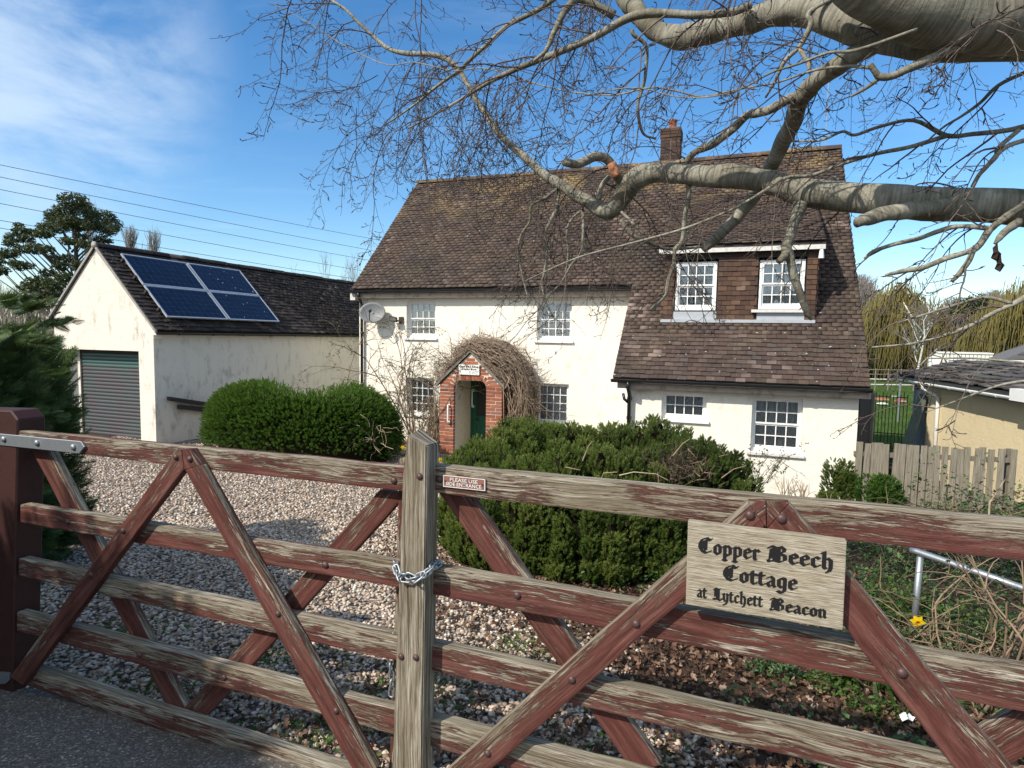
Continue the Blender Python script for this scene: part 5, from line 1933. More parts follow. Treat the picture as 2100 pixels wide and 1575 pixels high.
limb('trunk', [(BX + 0.05, BY, bz - 0.2, .50), (BX, BY, bz + 0.25, .40), (BX - 0.02, BY - 0.02, 1.0, .35), (BX - 0.06, BY - 0.08, 2.0, .34), (BX - 0.2, BY - 0.2, 2.9, .33), (BX - 0.5, BY - 0.45, 3.7, .29),
               (BX - 0.6, BY - 0.5, 5.0, .22), (BX - 0.5, BY - 0.2, 7.0, .14), (BX - 0.6, BY, 9.0, .05)], beech, 20)
skel = []                       # (path, children allowed)


def L_(rows, pre=None, k=14, lump=0.06, twigs=1.0, name='limb', mat='bark', n_per=5, label=None):
    pts = (pre or []) + px_path(rows)
    S = limb(name, pts, beech, k, n_per, lump, mat, label)
    skel.append((S, twigs))
    return S


# the low limb that crosses the picture
L_([(2100, 426, 3.15, 36), (1950, 420, 3.3, 34), (1830, 412, 3.4, 31), (1740, 404, 3.5, 28), (1663, 397, 3.6, 28), (1611, 384, 3.68, 25.5), (1567, 371, 3.75, 23), (1503, 362, 3.85, 24), (1438, 361, 3.95, 22),
    (1376, 354, 4.05, 19), (1336, 356, 4.12, 19), (1302, 368, 4.16, 21), (1282, 397, 4.2, 19), (1262, 424, 4.24, 18), (1244, 434, 4.27, 16.5), (1226, 427, 4.3, 14.5), (1204, 413, 4.34, 12.5), (1170, 393, 4.4, 11), (1143, 374, 4.45, 10),
    (1117, 359, 4.5, 8.5), (1091, 336, 4.54, 8), (1066, 314, 4.58, 7.5), (1028, 279, 4.64, 6.8), (1003, 244, 4.7, 6), (977, 206, 4.75, 5.4), (951, 159, 4.8, 5.6), (926, 127, 4.85, 5.6), (887, 112, 4.9, 5), (836, 110, 4.95, 4.6), (797, 100, 5.0, 4), (766, 75, 5.03, 3.6),
    (735, 46, 5.06, 3.1), (707, 18, 5.1, 2.7), (674, -2, 5.13, 2.3), (640, -25, 5.2, 1.2)], [(BX - 0.15, BY - 0.1, 2.15, 0.12), (3.05, 3.2, 2.22, 0.105)], 18, 0.07, 1.0)
# big upper limb, leaving the top of the picture
L_([(2110, 32, 2.75, 74), (2000, 36, 2.72, 68), (1900, 22, 2.7, 62), (1820, -10, 2.68, 56), (1740, -62, 2.66, 50), (1640, -140, 2.7, 44)], [(BX - 0.22, BY - 0.25, 2.95, 0.22), (2.95, 3.0, 2.98, 0.18)], 22, 0.05, 0.3)
# upper limb that runs left
L_([(1965, 72, 2.8, 44), (1850, 70, 2.88, 40), (1745, 50, 3.0, 34), (1650, 22, 3.15, 29), (1580, 29, 3.25, 25), (1530, 45, 3.3, 24), (1475, 58, 3.4, 24), (1430, 71, 3.45, 23), (1388, 76, 3.5, 21), (1352, 66, 3.55, 19), (1325, 45, 3.6, 19), (1303, 20, 3.65, 19), (1285, -5, 3.7, 20), (1270, -40, 3.75, 18), (1240, -90, 3.85, 14)],
   [(2.85, 2.98, 3.05, 0.11)], 18, 0.08, 0.6)
# the limb that drops from it and passes behind the low limb
L_([(1795, 88, 2.95, 20), (1745, 118, 3.05, 19), (1702, 146, 3.15, 19), (1662, 178, 3.3, 20), (1640, 207, 3.4, 18), (1626, 250, 3.55, 17), (1606, 290, 3.7, 15.5), (1586, 332, 3.85, 14), (1570, 365, 3.98, 13), (1554, 390, 4.08, 13), (1530, 424, 4.15, 12.5), (1503, 455, 4.2, 11.5), (1472, 485, 4.25, 10.5), (1441, 512, 4.3, 8.5)], None, 14, 0.08, 0.8)
L_([(1655, 190, 3.35, 9), (1612, 206, 3.38, 9.5), (1577, 226, 3.4, 8.5), (1550, 232, 3.45, 8.5), (1530, 238, 3.5, 8), (1500, 266, 3.55, 8), (1462, 295, 3.6, 7.5), (1426, 312, 3.65, 7), (1408, 332, 3.7, 6)], None, 10, 0.08, 0.5)
# branches under the low limb
L_([(1642, 420, 3.6, 16), (1632, 448, 3.58, 11), (1622, 480, 3.56, 10), (1613, 506, 3.55, 10.5), (1620, 530, 3.55, 9), (1628, 565, 3.55, 8), (1640, 600, 3.56, 7.5), (1655, 640, 3.58, 6.5), (1664, 655, 3.6, 3)], None, 10, 0.09, 0.5)
L_([(1616, 515, 3.55, 8), (1606, 528, 3.52, 7.5), (1597, 536, 3.5, 6)], None, 8, 0.05, 0, 'stub')
L_([(1412, 380, 4.0, 6), (1411, 410, 4.0, 5), (1405, 440, 4.0, 5), (1402, 470, 4.0, 4.6), (1398, 495, 4.0, 4.5), (1384, 512, 4.0, 4.2), (1382, 540, 4.0, 4), (1372, 570, 4.0, 3.8), (1364, 605, 4.0, 3.2), (1345, 625, 4.0, 2.8), (1335, 634, 4.0, 2)], None, 8, 0.08, 1.3)
L_([(1274, 450, 4.2, 4.5), (1285, 470, 4.2, 4.2), (1310, 490, 4.2, 4.5), (1340, 500, 4.2, 4), (1365, 510, 4.22, 3.5), (1420, 508, 4.3, 3.2), (1470, 500, 4.35, 2.6)], None, 8, 0.08, 1.2)
L_([(1270, 430, 4.22, 3.5), (1320, 480, 4.1, 3.4)], None, 6, 0.03, 0.2)
# old broken stub and the sawn hook with its raw patch
L_([(1990, 418, 3.28, 16), (1920, 425, 3.25, 17), (1870, 430, 3.22, 17), (1820, 438, 3.2, 16), (1780, 448, 3.2, 14), (1755, 458, 3.2, 9)], None, 12, 0.16, 0, 'broken_stub')
L_([(1275, 372, 4.2, 9.5), (1262, 358, 4.2, 9.5), (1254, 338, 4.2, 9), (1240, 324, 4.18, 9), (1220, 321, 4.16, 9), (1203, 329, 4.14, 8.5), (1185, 336, 4.12, 9), (1160, 333, 4.1, 8.5), (1156, 331, 4.1, 6)], None, 10, 0.07, 0.2, 'stub')
limb('raw_patch', px_path([(1266, 362, 4.16, 9.6), (1259, 348, 4.16, 9.8), (1254, 335, 4.16, 9.4)]), beech, 10, 4, 0.03, 'raw_wood')
L_([(1228, 410, 4.3, 6), (1231, 392, 4.29, 5.5), (1236, 378, 4.28, 5), (1250, 362, 4.27, 4.5)], None, 8, 0.1, 0.2, 'stub')
# right-hand branches
L_([(2110, 415, 3.0, 9), (2075, 438, 3.0, 8), (2045, 458, 3.02, 7.5), (2026, 476, 3.04, 7), (2006, 505, 3.05, 7), (1985, 516, 3.06, 5.5), (1940, 530, 3.1, 5.2), (1892, 549, 3.12, 5.2), (1852, 556, 3.15, 4.8), (1816, 564, 3.16, 2.6)], None, 10, 0.1, 1.0)
L_([(2026, 468, 3.04, 5), (1966, 464, 3.1, 4.6), (1926, 474, 3.15, 4.5), (1880, 490, 3.2, 4.5), (1830, 502, 3.25, 4), (1790, 516, 3.3, 3.4), (1772, 530, 3.32, 2)], None, 8, 0.09, 1.0)
L_([(2000, 505, 3.05, 5), (1988, 532, 3.04, 5.5), (1970, 558, 3.03, 5), (1953, 576, 3.02, 4)], None, 8, 0.1, 0.1, 'stub')
L_([(2090, 455, 2.98, 9), (2065, 472, 2.96, 8), (2048, 490, 2.95, 6), (2040, 500, 2.95, 3)], None, 8, 0.12, 0, 'stub')
L_([(2010, 92, 2.72, 10), (1984, 92, 2.7, 8.5), (1946, 103, 2.7, 8), (1907, 121, 2.7, 8), (1868, 139, 2.72, 7.5), (1832, 155, 2.74, 7), (1806, 158, 2.75, 7), (1794, 146, 2.75, 6.5), (1784, 131, 2.75, 5)], None, 10, 0.08, 0.2)
L_([(1806, 158, 2.75, 4.5), (1780, 178, 2.78, 3.5), (1745, 198, 2.82, 2.2)], None, 6, 0.05, 0.4)
# thin branches
thin = [
    [(2110, 258, 3.0, 6), (2062, 268, 3.05, 5), (1997, 275, 3.1, 4.8), (1941, 278, 3.15, 4.5), (1874, 247, 3.2, 3.8), (1804, 260, 3.25, 3.4), (1753, 277, 3.3, 3.0), (1727, 270, 3.35, 2.8), (1683, 288, 3.4, 2.4), (1622, 290, 3.5, 1.8)],
    [(1941, 279, 3.15, 4.4), (1868, 301, 3.2, 4.2), (1804, 314, 3.3, 4), (1740, 332, 3.4, 3.8), (1704, 345, 3.45, 3.6), (1663, 360, 3.5, 3.4), (1611, 365, 3.5, 3.4), (1560, 396, 3.5, 3), (1500, 430, 3.5, 2.6), (1400, 470, 3.55, 2.4), (1290, 500, 3.6, 2), (1180, 530, 3.7, 1.6), (1080, 575, 3.8, 1.2)],
    [(2110, 145, 2.9, 4), (2048, 175, 2.95, 3.6), (2010, 211, 3.0, 3.2), (1971, 239, 3.05, 2.6), (1933, 262, 3.1, 2), (1890, 300, 3.15, 1.5)],
    [(2110, 285, 2.9, 5), (2061, 303, 2.9, 4.8), (2023, 342, 2.95, 4.5), (2007, 360, 2.98, 4.2), (1994, 384, 3.0, 4)],
    [(2090, 266, 2.9, 4.6), (2048, 303, 2.92, 4.5), (2043, 322, 2.95, 4), (2020, 345, 2.97, 3.8)],
    [(1540, 10, 3.2, 7), (1500, 25, 3.2, 7.5), (1426, 31, 3.2, 7.5), (1378, 28, 3.25, 8), (1323, 28, 3.3, 9), (1279, 41, 3.35, 8.5), (1220, 75, 3.45, 7.5), (1143, 108, 3.6, 6.8), (1097, 126, 3.7, 6), (1040, 150, 3.8, 5), (1000, 170, 3.9, 4), (960, 195, 4.0, 3), (900, 230, 4.1, 2.2), (840, 262, 4.2, 1.5)],
    [(1260, 32, 3.5, 9), (1210, 5, 3.5, 7.5), (1181, 0, 3.5, 7), (1158, 24, 3.5, 6.8), (1136, 67, 3.5, 5.5), (1120, 103, 3.5, 4), (1095, 125, 3.5, 3)],
    [(1160, -20, 3.8, 5.5), (1133, 0, 3.8, 5.2), (1104, 20, 3.85, 5), (1066, 39, 3.9, 4.6), (1041, 52, 4.0, 4.2), (1003, 87, 4.1, 4), (964, 123, 4.2, 3.6), (941, 146, 4.3, 3.4), (905, 170, 4.35, 3.2), (874, 195, 4.4, 2.8), (850, 215, 4.45, 2.2), (800, 250, 4.5, 1.5)],
    [(1296, 62, 3.6, 4), (1300, 72, 3.6, 4), (1325, 95, 3.62, 3.8), (1324, 150, 3.65, 3.6), (1318, 180, 3.68, 3.4), (1308, 219, 3.7, 3.2), (1318, 272, 3.75, 2.6), (1345, 285, 3.8, 2)],
    [(1720, -10, 3.0, 4), (1660, 25, 3.0, 4), (1663, 50, 3.0, 5.5), (1640, 95, 3.02, 4.5), (1610, 125, 3.05, 4), (1590, 165, 3.1, 3), (1570, 200, 3.15, 2.2)],
    [(1640, 100, 3.02, 4.5), (1657, 130, 3.0, 4.2), (1660, 150, 3.0, 3)],
    [(1880, 60, 2.6, 3), (1760, 102, 2.62, 3.2), (1700, 108, 2.7, 3), (1640, 130, 2.8, 2.6), (1580, 150, 2.9, 2.0), (1500, 190, 3.0, 1.6), (1400, 200, 3.2, 1.3), (1300, 180, 3.3, 1.2), (1200, 195, 3.5, 1.0)],
    [(1790, 140, 2.76, 3.2), (1745, 136, 2.85, 3), (1690, 140, 2.95, 2.6), (1650, 150, 3.0, 2.2), (1590, 170, 3.1, 1.8), (1510, 184, 3.2, 1.6), (1440, 198, 3.3, 1.8), (1380, 185, 3.35, 1.8), (1330, 180, 3.4, 1.6), (1260, 195, 3.5, 1.5), (1180, 190, 3.6, 1.4), (1110, 175, 3.7, 1.3), (1050, 155, 3.8, 1.2), (990, 140, 3.9, 1.2), (930, 145, 4.0, 1.1), (850, 128, 4.1, 1.0), (790, 132, 4.2, 0.9), (700, 90, 4.4, 0.9), (630, 45, 4.5, 0.8), (555, 5, 4.6, 0.6)],
    [(1146, 385, 4.45, 5), (1146, 395, 4.45, 4), (1140, 430, 4.4, 3.6), (1128, 455, 4.4, 3.4), (1118, 480, 4.4, 3.2), (1122, 520, 4.4, 3), (1116, 560, 4.4, 2.8), (1112, 585, 4.4, 2.6), (1120, 620, 4.4, 2), (1135, 650, 4.4, 1.5)],
    [(1145, 385, 4.45, 3.5), (1120, 405, 4.4, 3.2), (1090, 422, 4.4, 3), (1086, 455, 4.4, 2.6), (1070, 480, 4.4, 2.4), (1063, 510, 4.4, 2.2), (1070, 560, 4.4, 1.8), (1085, 620, 4.4, 1.2)],
    [(1196, 430, 4.35, 3.5), (1172, 450, 4.3, 2.8), (1162, 480, 4.3, 2.2), (1165, 520, 4.3, 1.8), (1160, 560, 4.3, 1.4)],
    [(1195, 435, 4.32, 3.4), (1196, 470, 4.3, 3), (1192, 515, 4.3, 2.4), (1170, 545, 4.3, 2), (1150, 580, 4.3, 1.5), (1120, 610, 4.3, 1)],
    [(2110, 605, 2.85, 6), (2080, 622, 2.85, 5.5), (2040, 640, 2.88, 4.5), (1990, 668, 2.9, 4), (1930, 690, 2.95, 3.4), (1870, 705, 3.0, 2.6), (1790, 712, 3.05, 1.8)],
    [(2075, 622, 2.85, 4), (2020, 610, 2.88, 3.2), (1960, 625, 2.9, 2.6), (1880, 650, 2.95, 2), (1820, 668, 3.0, 1.2)],
    [(2110, 780, 2.4, 3), (2050, 790, 2.42, 2.4), (1980, 815, 2.45, 1.8), (1900, 845, 2.5, 1.1)],
    [(2110, 745, 2.4, 2.6), (2000, 735, 2.5, 2), (1900, 735, 2.55, 1.3)],
]
for i, rows in enumerate(thin):
    L_(rows, None, 7, 0.05, 1.6 if rows[0][0] < 1700 else 1.1, 'branch')

# -------- twigs: grown from the branches in space, drooping then turning up at the tips, with pointed buds
TWB, SPP, SPD, SPS = Tubes(), [], [], []
rt = random.Random(5)


def rv3(s=1.0): return np.array([rt.gauss(0, s), rt.gauss(0, s), rt.gauss(0, s)])


def grow(p, d, length, r0, level, droop):
    n = max(3, int(length / 0.045))
    pts, step = [p.copy()], length / n
    d = d / np.linalg.norm(d)
    bend = rv3(0.10)
    side = np.cross(d, [0.1, 0.2, 1.0])
    side /= np.linalg.norm(side) + 1e-9
    for i in range(n):
        f = i / n
        g = droop * (1 - 1.9 * max(0, f - 0.55) / 0.45 * (0.9 if level > 0 else 0.5))
        d = d + rv3(0.10) + bend * 0.35 - EZ * g * 0.13
        d /= np.linalg.norm(d)
        pts.append(pts[-1] + d * step)
        if level < 2 and i > 0:
            pr = 0.55 if level == 0 else 0.26
            if rt.random() < pr:
                sd = side * (1 if (i % 2) else -1)
                nd = d * 0.62 + sd * rt.uniform(0.4, 0.8) + rv3(0.15)
                ln = (length * (0.62 - 0.35 * f)) * rt.uniform(0.35, 0.9)
                if ln > 0.05: grow(pts[-1], nd, ln, r0 * (1 - 0.55 * f) * 0.68, level + 1, droop * rt.uniform(0.5, 1.1))
        if rt.random() < (0.62 if level else 0.35):
            SPP.append(pts[-1]); SPD.append(d * 0.55 + side * (1 if i % 2 else -1) * 0.75 + EZ * rt.uniform(-.2, .35)); SPS.append(rt.uniform(0.018, 0.055) if rt.random() < 0.7 else rt.uniform(0.05, 0.085))
    pts = np.array(pts)
    rad = np.linspace(r0, max(0.0012, r0 * 0.42), len(pts))
    TWB.add(pts, rad, 4 if level == 0 else 3, rt.random() * 0.6)
    SPP.append(pts[-1]); SPD.append(d); SPS.append(0.03)


for S, amt in skel:
    if amt <= 0: continue
    P, R = S[:, :3], S[:, 3]
    L = np.concatenate([[0], np.cumsum(np.linalg.norm(np.diff(P, axis=0), axis=1))])
    big = R.mean() > 0.018
    s = 0.12
    while s < L[-1]:
        p = np.array([np.interp(s, L, P[:, k]) for k in range(3)])
        r = np.interp(s, L, R)
        q = np.array([np.interp(min(s + 0.02, L[-1]), L, P[:, k]) for k in range(3)])
        tdir = (q - p) / (np.linalg.norm(q - p) + 1e-9)
        if np.linalg.norm(tdir) < 0.5: break
        out = rv3(1)
        out -= tdir * (out @ tdir)
        out /= np.linalg.norm(out)
        left = np.array([-1.0, 0.15, 0.0])
        d = tdir * 0.55 + out * 0.75 + left * 0.40
        ln = rt.uniform(0.25, 0.75) * (1.0 if r > 0.006 else 0.75)
        grow(p + out * r * 0.6, d, ln, min(0.0052, max(0.0030, r * 0.5)), 0, rt.uniform(0.5, 1.5))
        s += rt.uniform(0.13, 0.33) * (1.9 if r > 0.045 else (1.35 if r > 0.02 else 1.0)) / amt
# twigs from boughs above the picture hang into it
for _ in range(32):
    x = rt.uniform(600, 2080)
    y = rt.uniform(-130, -10)
    p = at(x, y, rt.uniform(3.3, 5.0) if x < 1500 else rt.uniform(2.9, 3.8))
    grow(p, np.array([rt.uniform(-1, 0.2), rt.uniform(-.3, .4), rt.uniform(-1, -.2)]), rt.uniform(0.5, 1.1), 0.0040, 0, rt.uniform(0.5, 1.4))
# a veil of long hanging twigs over the left roof and the sky beside it
for _ in range(84):
    x = rt.uniform(700, 1080) if rt.random() < 0.62 else rt.uniform(1040, 1320)
    y = rt.uniform(90, 300) if x < 1080 else rt.uniform(250, 430)
    p = at(x, y, rt.uniform(4.2, 5.0))
    grow(p, np.array([rt.uniform(-1, 0.5), rt.uniform(-.3, .3), rt.uniform(-.9, .0)]), rt.uniform(0.40, 0.9), 0.0034, 0, rt.uniform(0.6, 1.6))
tag(TWB.build('twigs', M['twig'], beech, False), kind='stuff')
# spur template: curved shoot with a slim pointed bud
pts = np.array([(0, 0, 0), (0.10, 0, 0.45), (0.02, 0, 0.78), (-0.10, 0, 0.92), (-0.24, 0, 1.10)])
tv_, tf_ = tube_arrays(pts, np.array([0.040, 0.034, 0.032, 0.065, 0.004]), 3)
tri = np.concatenate([tf_[:, [0, 1, 2]], tf_[:, [0, 2, 3]]])
tag(scatter('buds', tv_, tri, np.array(SPP), frames(np.array(SPD)), np.array(SPS), M['twig'], beech, RNG.random(len(SPP)) * 0.5, False), kind='stuff')
# one brown leaf left on the twig at the right
lp = at(2046, 498, 2.93)
lg = [(0, 0, 0), (0.012, 0.02, -0.02), (0.02, 0.0, -0.045), (0.014, 0.012, -0.07), (0.0, 0, -0.075), (-0.012, 0.016, -0.06), (-0.016, 0.0, -0.04), (-0.006, 0.018, -0.018), (0.002, -0.006, -0.04)]
MB().add([lp + np.array(v) * 1.15 for v in lg], [(0, 1, 8), (1, 2, 8), (2, 3, 8), (3, 4, 8), (4, 5, 8), (5, 6, 8), (6, 7, 8), (7, 0, 8)]).build('dead_leaf', M['leaf_dead'], beech)
lp = at(2052, 535, 2.93) - np.array([0, 0, -0.03])
MB().add([lp + np.array(v) * 1.1 for v in lg], [(0, 1, 8), (1, 2, 8), (2, 3, 8), (3, 4, 8), (4, 5, 8), (5, 6, 8), (6, 7, 8), (7, 0, 8)]).build('dead_leaf', M['leaf_dead'], beech)
print('TWIGS', TWB.n, 'SPURS', len(SPP))

# ================================================================== hedges and shrubs
# a shoot: narrow pointed leaves round a stem, unit height, z up
def shoot(n, r, lift, wid):
    v, f = [], []
    for i in range(n):
        a = i * 2.4
        z0 = 0.02 + 0.72 * i / n
        c, s = math.cos(a), math.sin(a)
        rr = r * (1 - 0.45 * i / n)
        b = len(v)
        v += [(-s * wid, c * wid, z0), (s * wid, -c * wid, z0), (c * rr, s * rr, z0 + lift)]
        f.append((b, b + 1, b + 2))
    b = len(v)
    v += [(-wid, 0, 0.7), (wid, 0, 0.7), (0, 0, 1.08)]
    f.append((b, b + 1, b + 2))
    return v, f


yew_v, yew_f = shoot(13, 0.34, 0.30, 0.085)
hz0 = float(gz(0.9, 5.6))
big = thing('evergreen_hedge', 'large dark green hedge of upright shoots with a brown dead hollow, before the cottage', 'hedge', (0.9, 6.0, hz0))
HC, HA, HB = np.array([0.82, 6.15]), 1.30, 1.42


def hedge_top(x, y):
    return 0.50 + 0.05 * (y - 5.5) + 0.05 * math.sin(x * 4.1 + y) + 0.05 * math.sin(y * 5.3 - x * 2)


pl_pos, pl_dir, pl_s, pl_r = [], [], [], []
cores = []
rp = random.Random(3)
plumes = []
for ring, cnt in ((1.0, 58), (0.86, 46), (0.68, 34), (0.48, 22), (0.27, 12), (0.08, 3)):
    for k in range(cnt):
        a = 2 * PI * k / cnt + rp.uniform(-.05, .05)
        sq = 1.0 / max(abs(math.cos(a)), abs(math.sin(a))) ** 0.30
        rr = ring * sq * rp.uniform(0.94, 1.05)
        x, y = HC[0] + HA * rr * math.cos(a), HC[1] + HB * rr * math.sin(a)
        g = float(gz(x, y))
        t = hedge_top(x, y) - (0.20 * max(0, ring - 0.75) / 0.25) + rp.uniform(-.05, .05)
        t += 0.07 * max(0.0, (x - 0.2) * 0.3)
        if ring >= 1.0:
            for lv_k in range(3):                      # stacked fronds down the sides
                tt = g + (t - g) * (1 - 0.30 * lv_k) - (0.04 if lv_k else 0)
                bb = max(g + 0.02, tt - rp.uniform(0.42, 0.62))
                o_ = 0.05 * lv_k * rp.uniform(0.4, 1.1)
                plumes.append((x + math.cos(a) * o_, y + math.sin(a) * o_, bb, tt, rp.uniform(0.075, 0.112), a, 1.0))
        else:
            plumes.append((x, y, t - rp.uniform(0.30, 0.42), t, rp.uniform(0.10, 0.15), a, 0.25))
hollow = np.array(at(1400, 945, 5.15))
for x, y, z0, z1, rad, a, outw in plumes:
    if abs(x - hollow[0]) < 0.20 and abs(y - hollow[1]) < 0.33: continue
    back = (y - HC[1]) / HB > 0.55
    n = int((80 + 300 * (z1 - z0)) * (0.45 if back else 1.0))
    lean = np.array([math.cos(a), math.sin(a), 0]) * 0.14 * outw
    u = RNG.random(n) ** 0.8
    ph = RNG.uniform(0, 2 * PI, n)
    prof = rad * np.sqrt(np.clip(1 - (u * 1.0 - 0.22) ** 2 * 1.55, 0.02, 1)) * RNG.uniform(0.72, 1.06, n)
    P = np.stack([x + np.cos(ph) * prof + lean[0] * u, y + np.sin(ph) * prof + lean[1] * u, z0 + (z1 - z0) * u], -1)
    D = np.stack([np.cos(ph) * 0.75 + lean[0] * 2, np.sin(ph) * 0.75 + lean[1] * 2, 0.75 + 0.5 * u], -1) + RNG.normal(0, 0.16, (n, 3))
    pl_pos.append(P); pl_dir.append(D)
    pl_s.append(RNG.uniform(0.040, 0.072, n))
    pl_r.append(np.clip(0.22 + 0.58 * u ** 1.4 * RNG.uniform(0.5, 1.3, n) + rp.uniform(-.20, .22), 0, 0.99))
    k = 6
    ca = [(x + math.cos(j * PI / 3) * rad * 0.55 * q_ + lean[0] * uu, y + math.sin(j * PI / 3) * rad * 0.55 * q_ + lean[1] * uu, z0 + (z1 - z0) * uu) for uu, q_ in ((0, .8), (.5, 1), (.9, .4)) for j in range(6)]
    cores.append(ca)
PP, DD, SS, RR = np.concatenate(pl_pos), np.concatenate(pl_dir), np.concatenate(pl_s), np.concatenate(pl_r)
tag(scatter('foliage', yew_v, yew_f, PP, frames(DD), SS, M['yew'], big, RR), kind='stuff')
cv = np.array(cores).reshape(-1, 3)
cfa = []
for i in range(len(cores)):
    b = i * 18
    for l in range(2):
        for j in range(6): cfa.append((b + l * 6 + j, b + l * 6 + (j + 1) % 6, b + l * 6 + 6 + (j + 1) % 6, b + l * 6 + 6 + j))
mesh_np('inner_stems', cv, [np.array(cfa)], M['core'], big)
# dense middle of the hedge
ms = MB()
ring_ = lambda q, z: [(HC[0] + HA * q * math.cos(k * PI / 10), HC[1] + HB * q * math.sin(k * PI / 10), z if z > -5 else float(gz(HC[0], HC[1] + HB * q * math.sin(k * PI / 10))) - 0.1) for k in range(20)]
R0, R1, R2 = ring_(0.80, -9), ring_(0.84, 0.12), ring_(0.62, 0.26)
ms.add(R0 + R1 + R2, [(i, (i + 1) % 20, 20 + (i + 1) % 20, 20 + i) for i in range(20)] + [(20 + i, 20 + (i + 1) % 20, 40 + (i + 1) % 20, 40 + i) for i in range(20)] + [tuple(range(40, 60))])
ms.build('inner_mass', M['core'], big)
# dead hollow: brown needles and bare sticks
n = 620
P = hollow + np.stack([RNG.normal(0, 0.15, n), RNG.normal(0.12, 0.14, n), RNG.normal(-0.06, 0.075, n)], -1)
D = np.stack([RNG.normal(-0.3, 0.5, n), RNG.normal(-0.5, 0.4, n), RNG.normal(0.4, 0.5, n)], -1)
tag(scatter('dead_twigs', [(-.03, 0, 0), (.03, 0, 0), (0.01, 0.02, 1)], [(0, 1, 2)], P, frames(D), RNG.uniform(0.06, 0.15, n), M['deadneedle'], big), kind='stuff')
tb = Tubes()
for pts in ([(1270, 975, 4.85), (1300, 968, 4.8), (1345, 972, 4.75), (1370, 985, 4.75)], [(1232, 985, 4.8), (1238, 970, 4.75), (1266, 968, 4.7)], [(1195, 945, 5.0), (1207, 915, 4.95), (1215, 905, 4.9)], [(1160, 958, 4.8), (1190, 964, 4.75)],
            [(1480, 980, 5.0), (1505, 962, 4.95), (1530, 955, 4.9)], [(1380, 935, 5.0), (1400, 910, 4.95), (1415, 900, 4.9)]):
    tb = Tubes()
    tb.add(np.array([at(*p) for p in pts]), np.linspace(0.006, 0.003, len(pts)), 5)
    tb.build('dead_branch', M['twig_pale'], big)

# --- rounded green bush by the garage
bz_ = float(gz(-4.3, 12.4))
bush = thing('clipped_bush', 'wide rounded bright green bush in front of the garage side wall', 'bush', (-4.36, 12.7, bz_))
n = 13000
BC, BA, BB = np.array([-4.36, 12.75]), 1.98, 1.15
th = RNG.uniform(0, 2 * PI, n)
th = th[(np.sin(th) < 0.75)]
n = len(th)
u = RNG.random(n)
phi = np.arcsin(np.clip(u, 0, 1) ** 0.8)
cph, sph = np.cos(phi) ** 0.45, np.sin(phi) ** 0.62
sqf = 1.0 / np.maximum(np.abs(np.cos(th)), np.abs(np.sin(th))) ** 0.18
shell = RNG.uniform(0.90, 1.03, n)
X = BC[0] + BA * cph * sqf * np.cos(th) * shell
Y = BC[1] + BB * cph * sqf * np.sin(th) * shell
GZ = gz(X, Y)
ztop = 0.40 + 0.05 * np.sin(X * 3.3) + 0.04 * np.sin(Y * 4 + X * 1.7) - 0.045 * (X + 4.3)
Z = GZ + 0.04 + (ztop - GZ) * sph * shell
top = sph > 0.86
outd = np.stack([np.cos(th) / BA, np.sin(th) / BB, np.zeros(n)], -1)
outd /= np.linalg.norm(outd, axis=1, keepdims=True)
D = outd * cph[:, None] + np.array([[0.12, -0.15, 0.35]]) + np.array([[0, 0, 1.0]]) * (sph ** 3)[:, None] + RNG.normal(0, 0.30, (n, 3))
bv, bf = shoot(11, 0.30, 0.35, 0.06)
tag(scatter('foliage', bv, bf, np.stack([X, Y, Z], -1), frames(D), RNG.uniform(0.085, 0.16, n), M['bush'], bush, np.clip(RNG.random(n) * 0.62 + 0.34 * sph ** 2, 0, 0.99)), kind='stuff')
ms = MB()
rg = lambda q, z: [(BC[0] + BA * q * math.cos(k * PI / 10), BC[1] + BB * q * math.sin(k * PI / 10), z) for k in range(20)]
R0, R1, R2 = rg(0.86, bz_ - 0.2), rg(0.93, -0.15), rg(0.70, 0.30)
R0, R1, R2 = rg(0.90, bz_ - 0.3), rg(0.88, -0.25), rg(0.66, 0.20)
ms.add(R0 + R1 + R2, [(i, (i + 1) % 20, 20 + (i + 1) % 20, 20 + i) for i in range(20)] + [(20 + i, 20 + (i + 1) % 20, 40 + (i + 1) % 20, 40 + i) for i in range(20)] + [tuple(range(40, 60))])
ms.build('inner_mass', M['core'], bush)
tb = Tubes()
for _ in range(40):
    p = np.array([rp.uniform(-3.3, -2.5), rp.uniform(11.75, 12.2), rp.uniform(-0.6, -0.1)])
    q = [p]
    d = np.array([rp.uniform(-.4, .6), -0.3, rp.uniform(-.9, .3)])
    for k in range(4):
        d = d + np.array([rp.gauss(0, .3), rp.gauss(0, .2), rp.gauss(0, .3)])
        q.append(q[-1] + d / np.linalg.norm(d) * 0.09)
    tb.add(q, 0.006, 3)
tb.build('dead_stems', M['twig_pale'], bush)

# --- cypress hedge along the left of the drive; unseen near end raised to cast shade
cyp = thing('cypress_hedge', 'dark feathery conifer hedge at the left edge behind the gate post', 'hedge', (-3.7, 3.2, float(gz(-3.7, 3.2))))
fv, ff = [], []
for i in range(17):                    # flat feathery frond of narrow scale leaves
    z = 0.03 + i * 0.056
    L = 0.34 * (1 - (i / 17.0) ** 1.5) + 0.06
    for sg in (-1, 1):
        b = len(fv)
        fv += [(0, 0, z - 0.03), (sg * 0.03, 0.02, z + 0.055), (sg * L, 0.05 * math.sin(i * 2.1), z + L * 0.95)]
        ff.append((b, b + 1, b + 2))
        b = len(fv)
        fv += [(sg * L * 0.30, 0.01, z + L * 0.22), (sg * L * 0.45, 0.01, z + L * 0.46), (sg * L * 0.50, 0.05, z + L * 0.95)]
        ff.append((b, b + 1, b + 2))
b = len(fv)
fv += [(-0.014, 0, 0), (0.014, 0, 0), (0, 0, 1.1)]
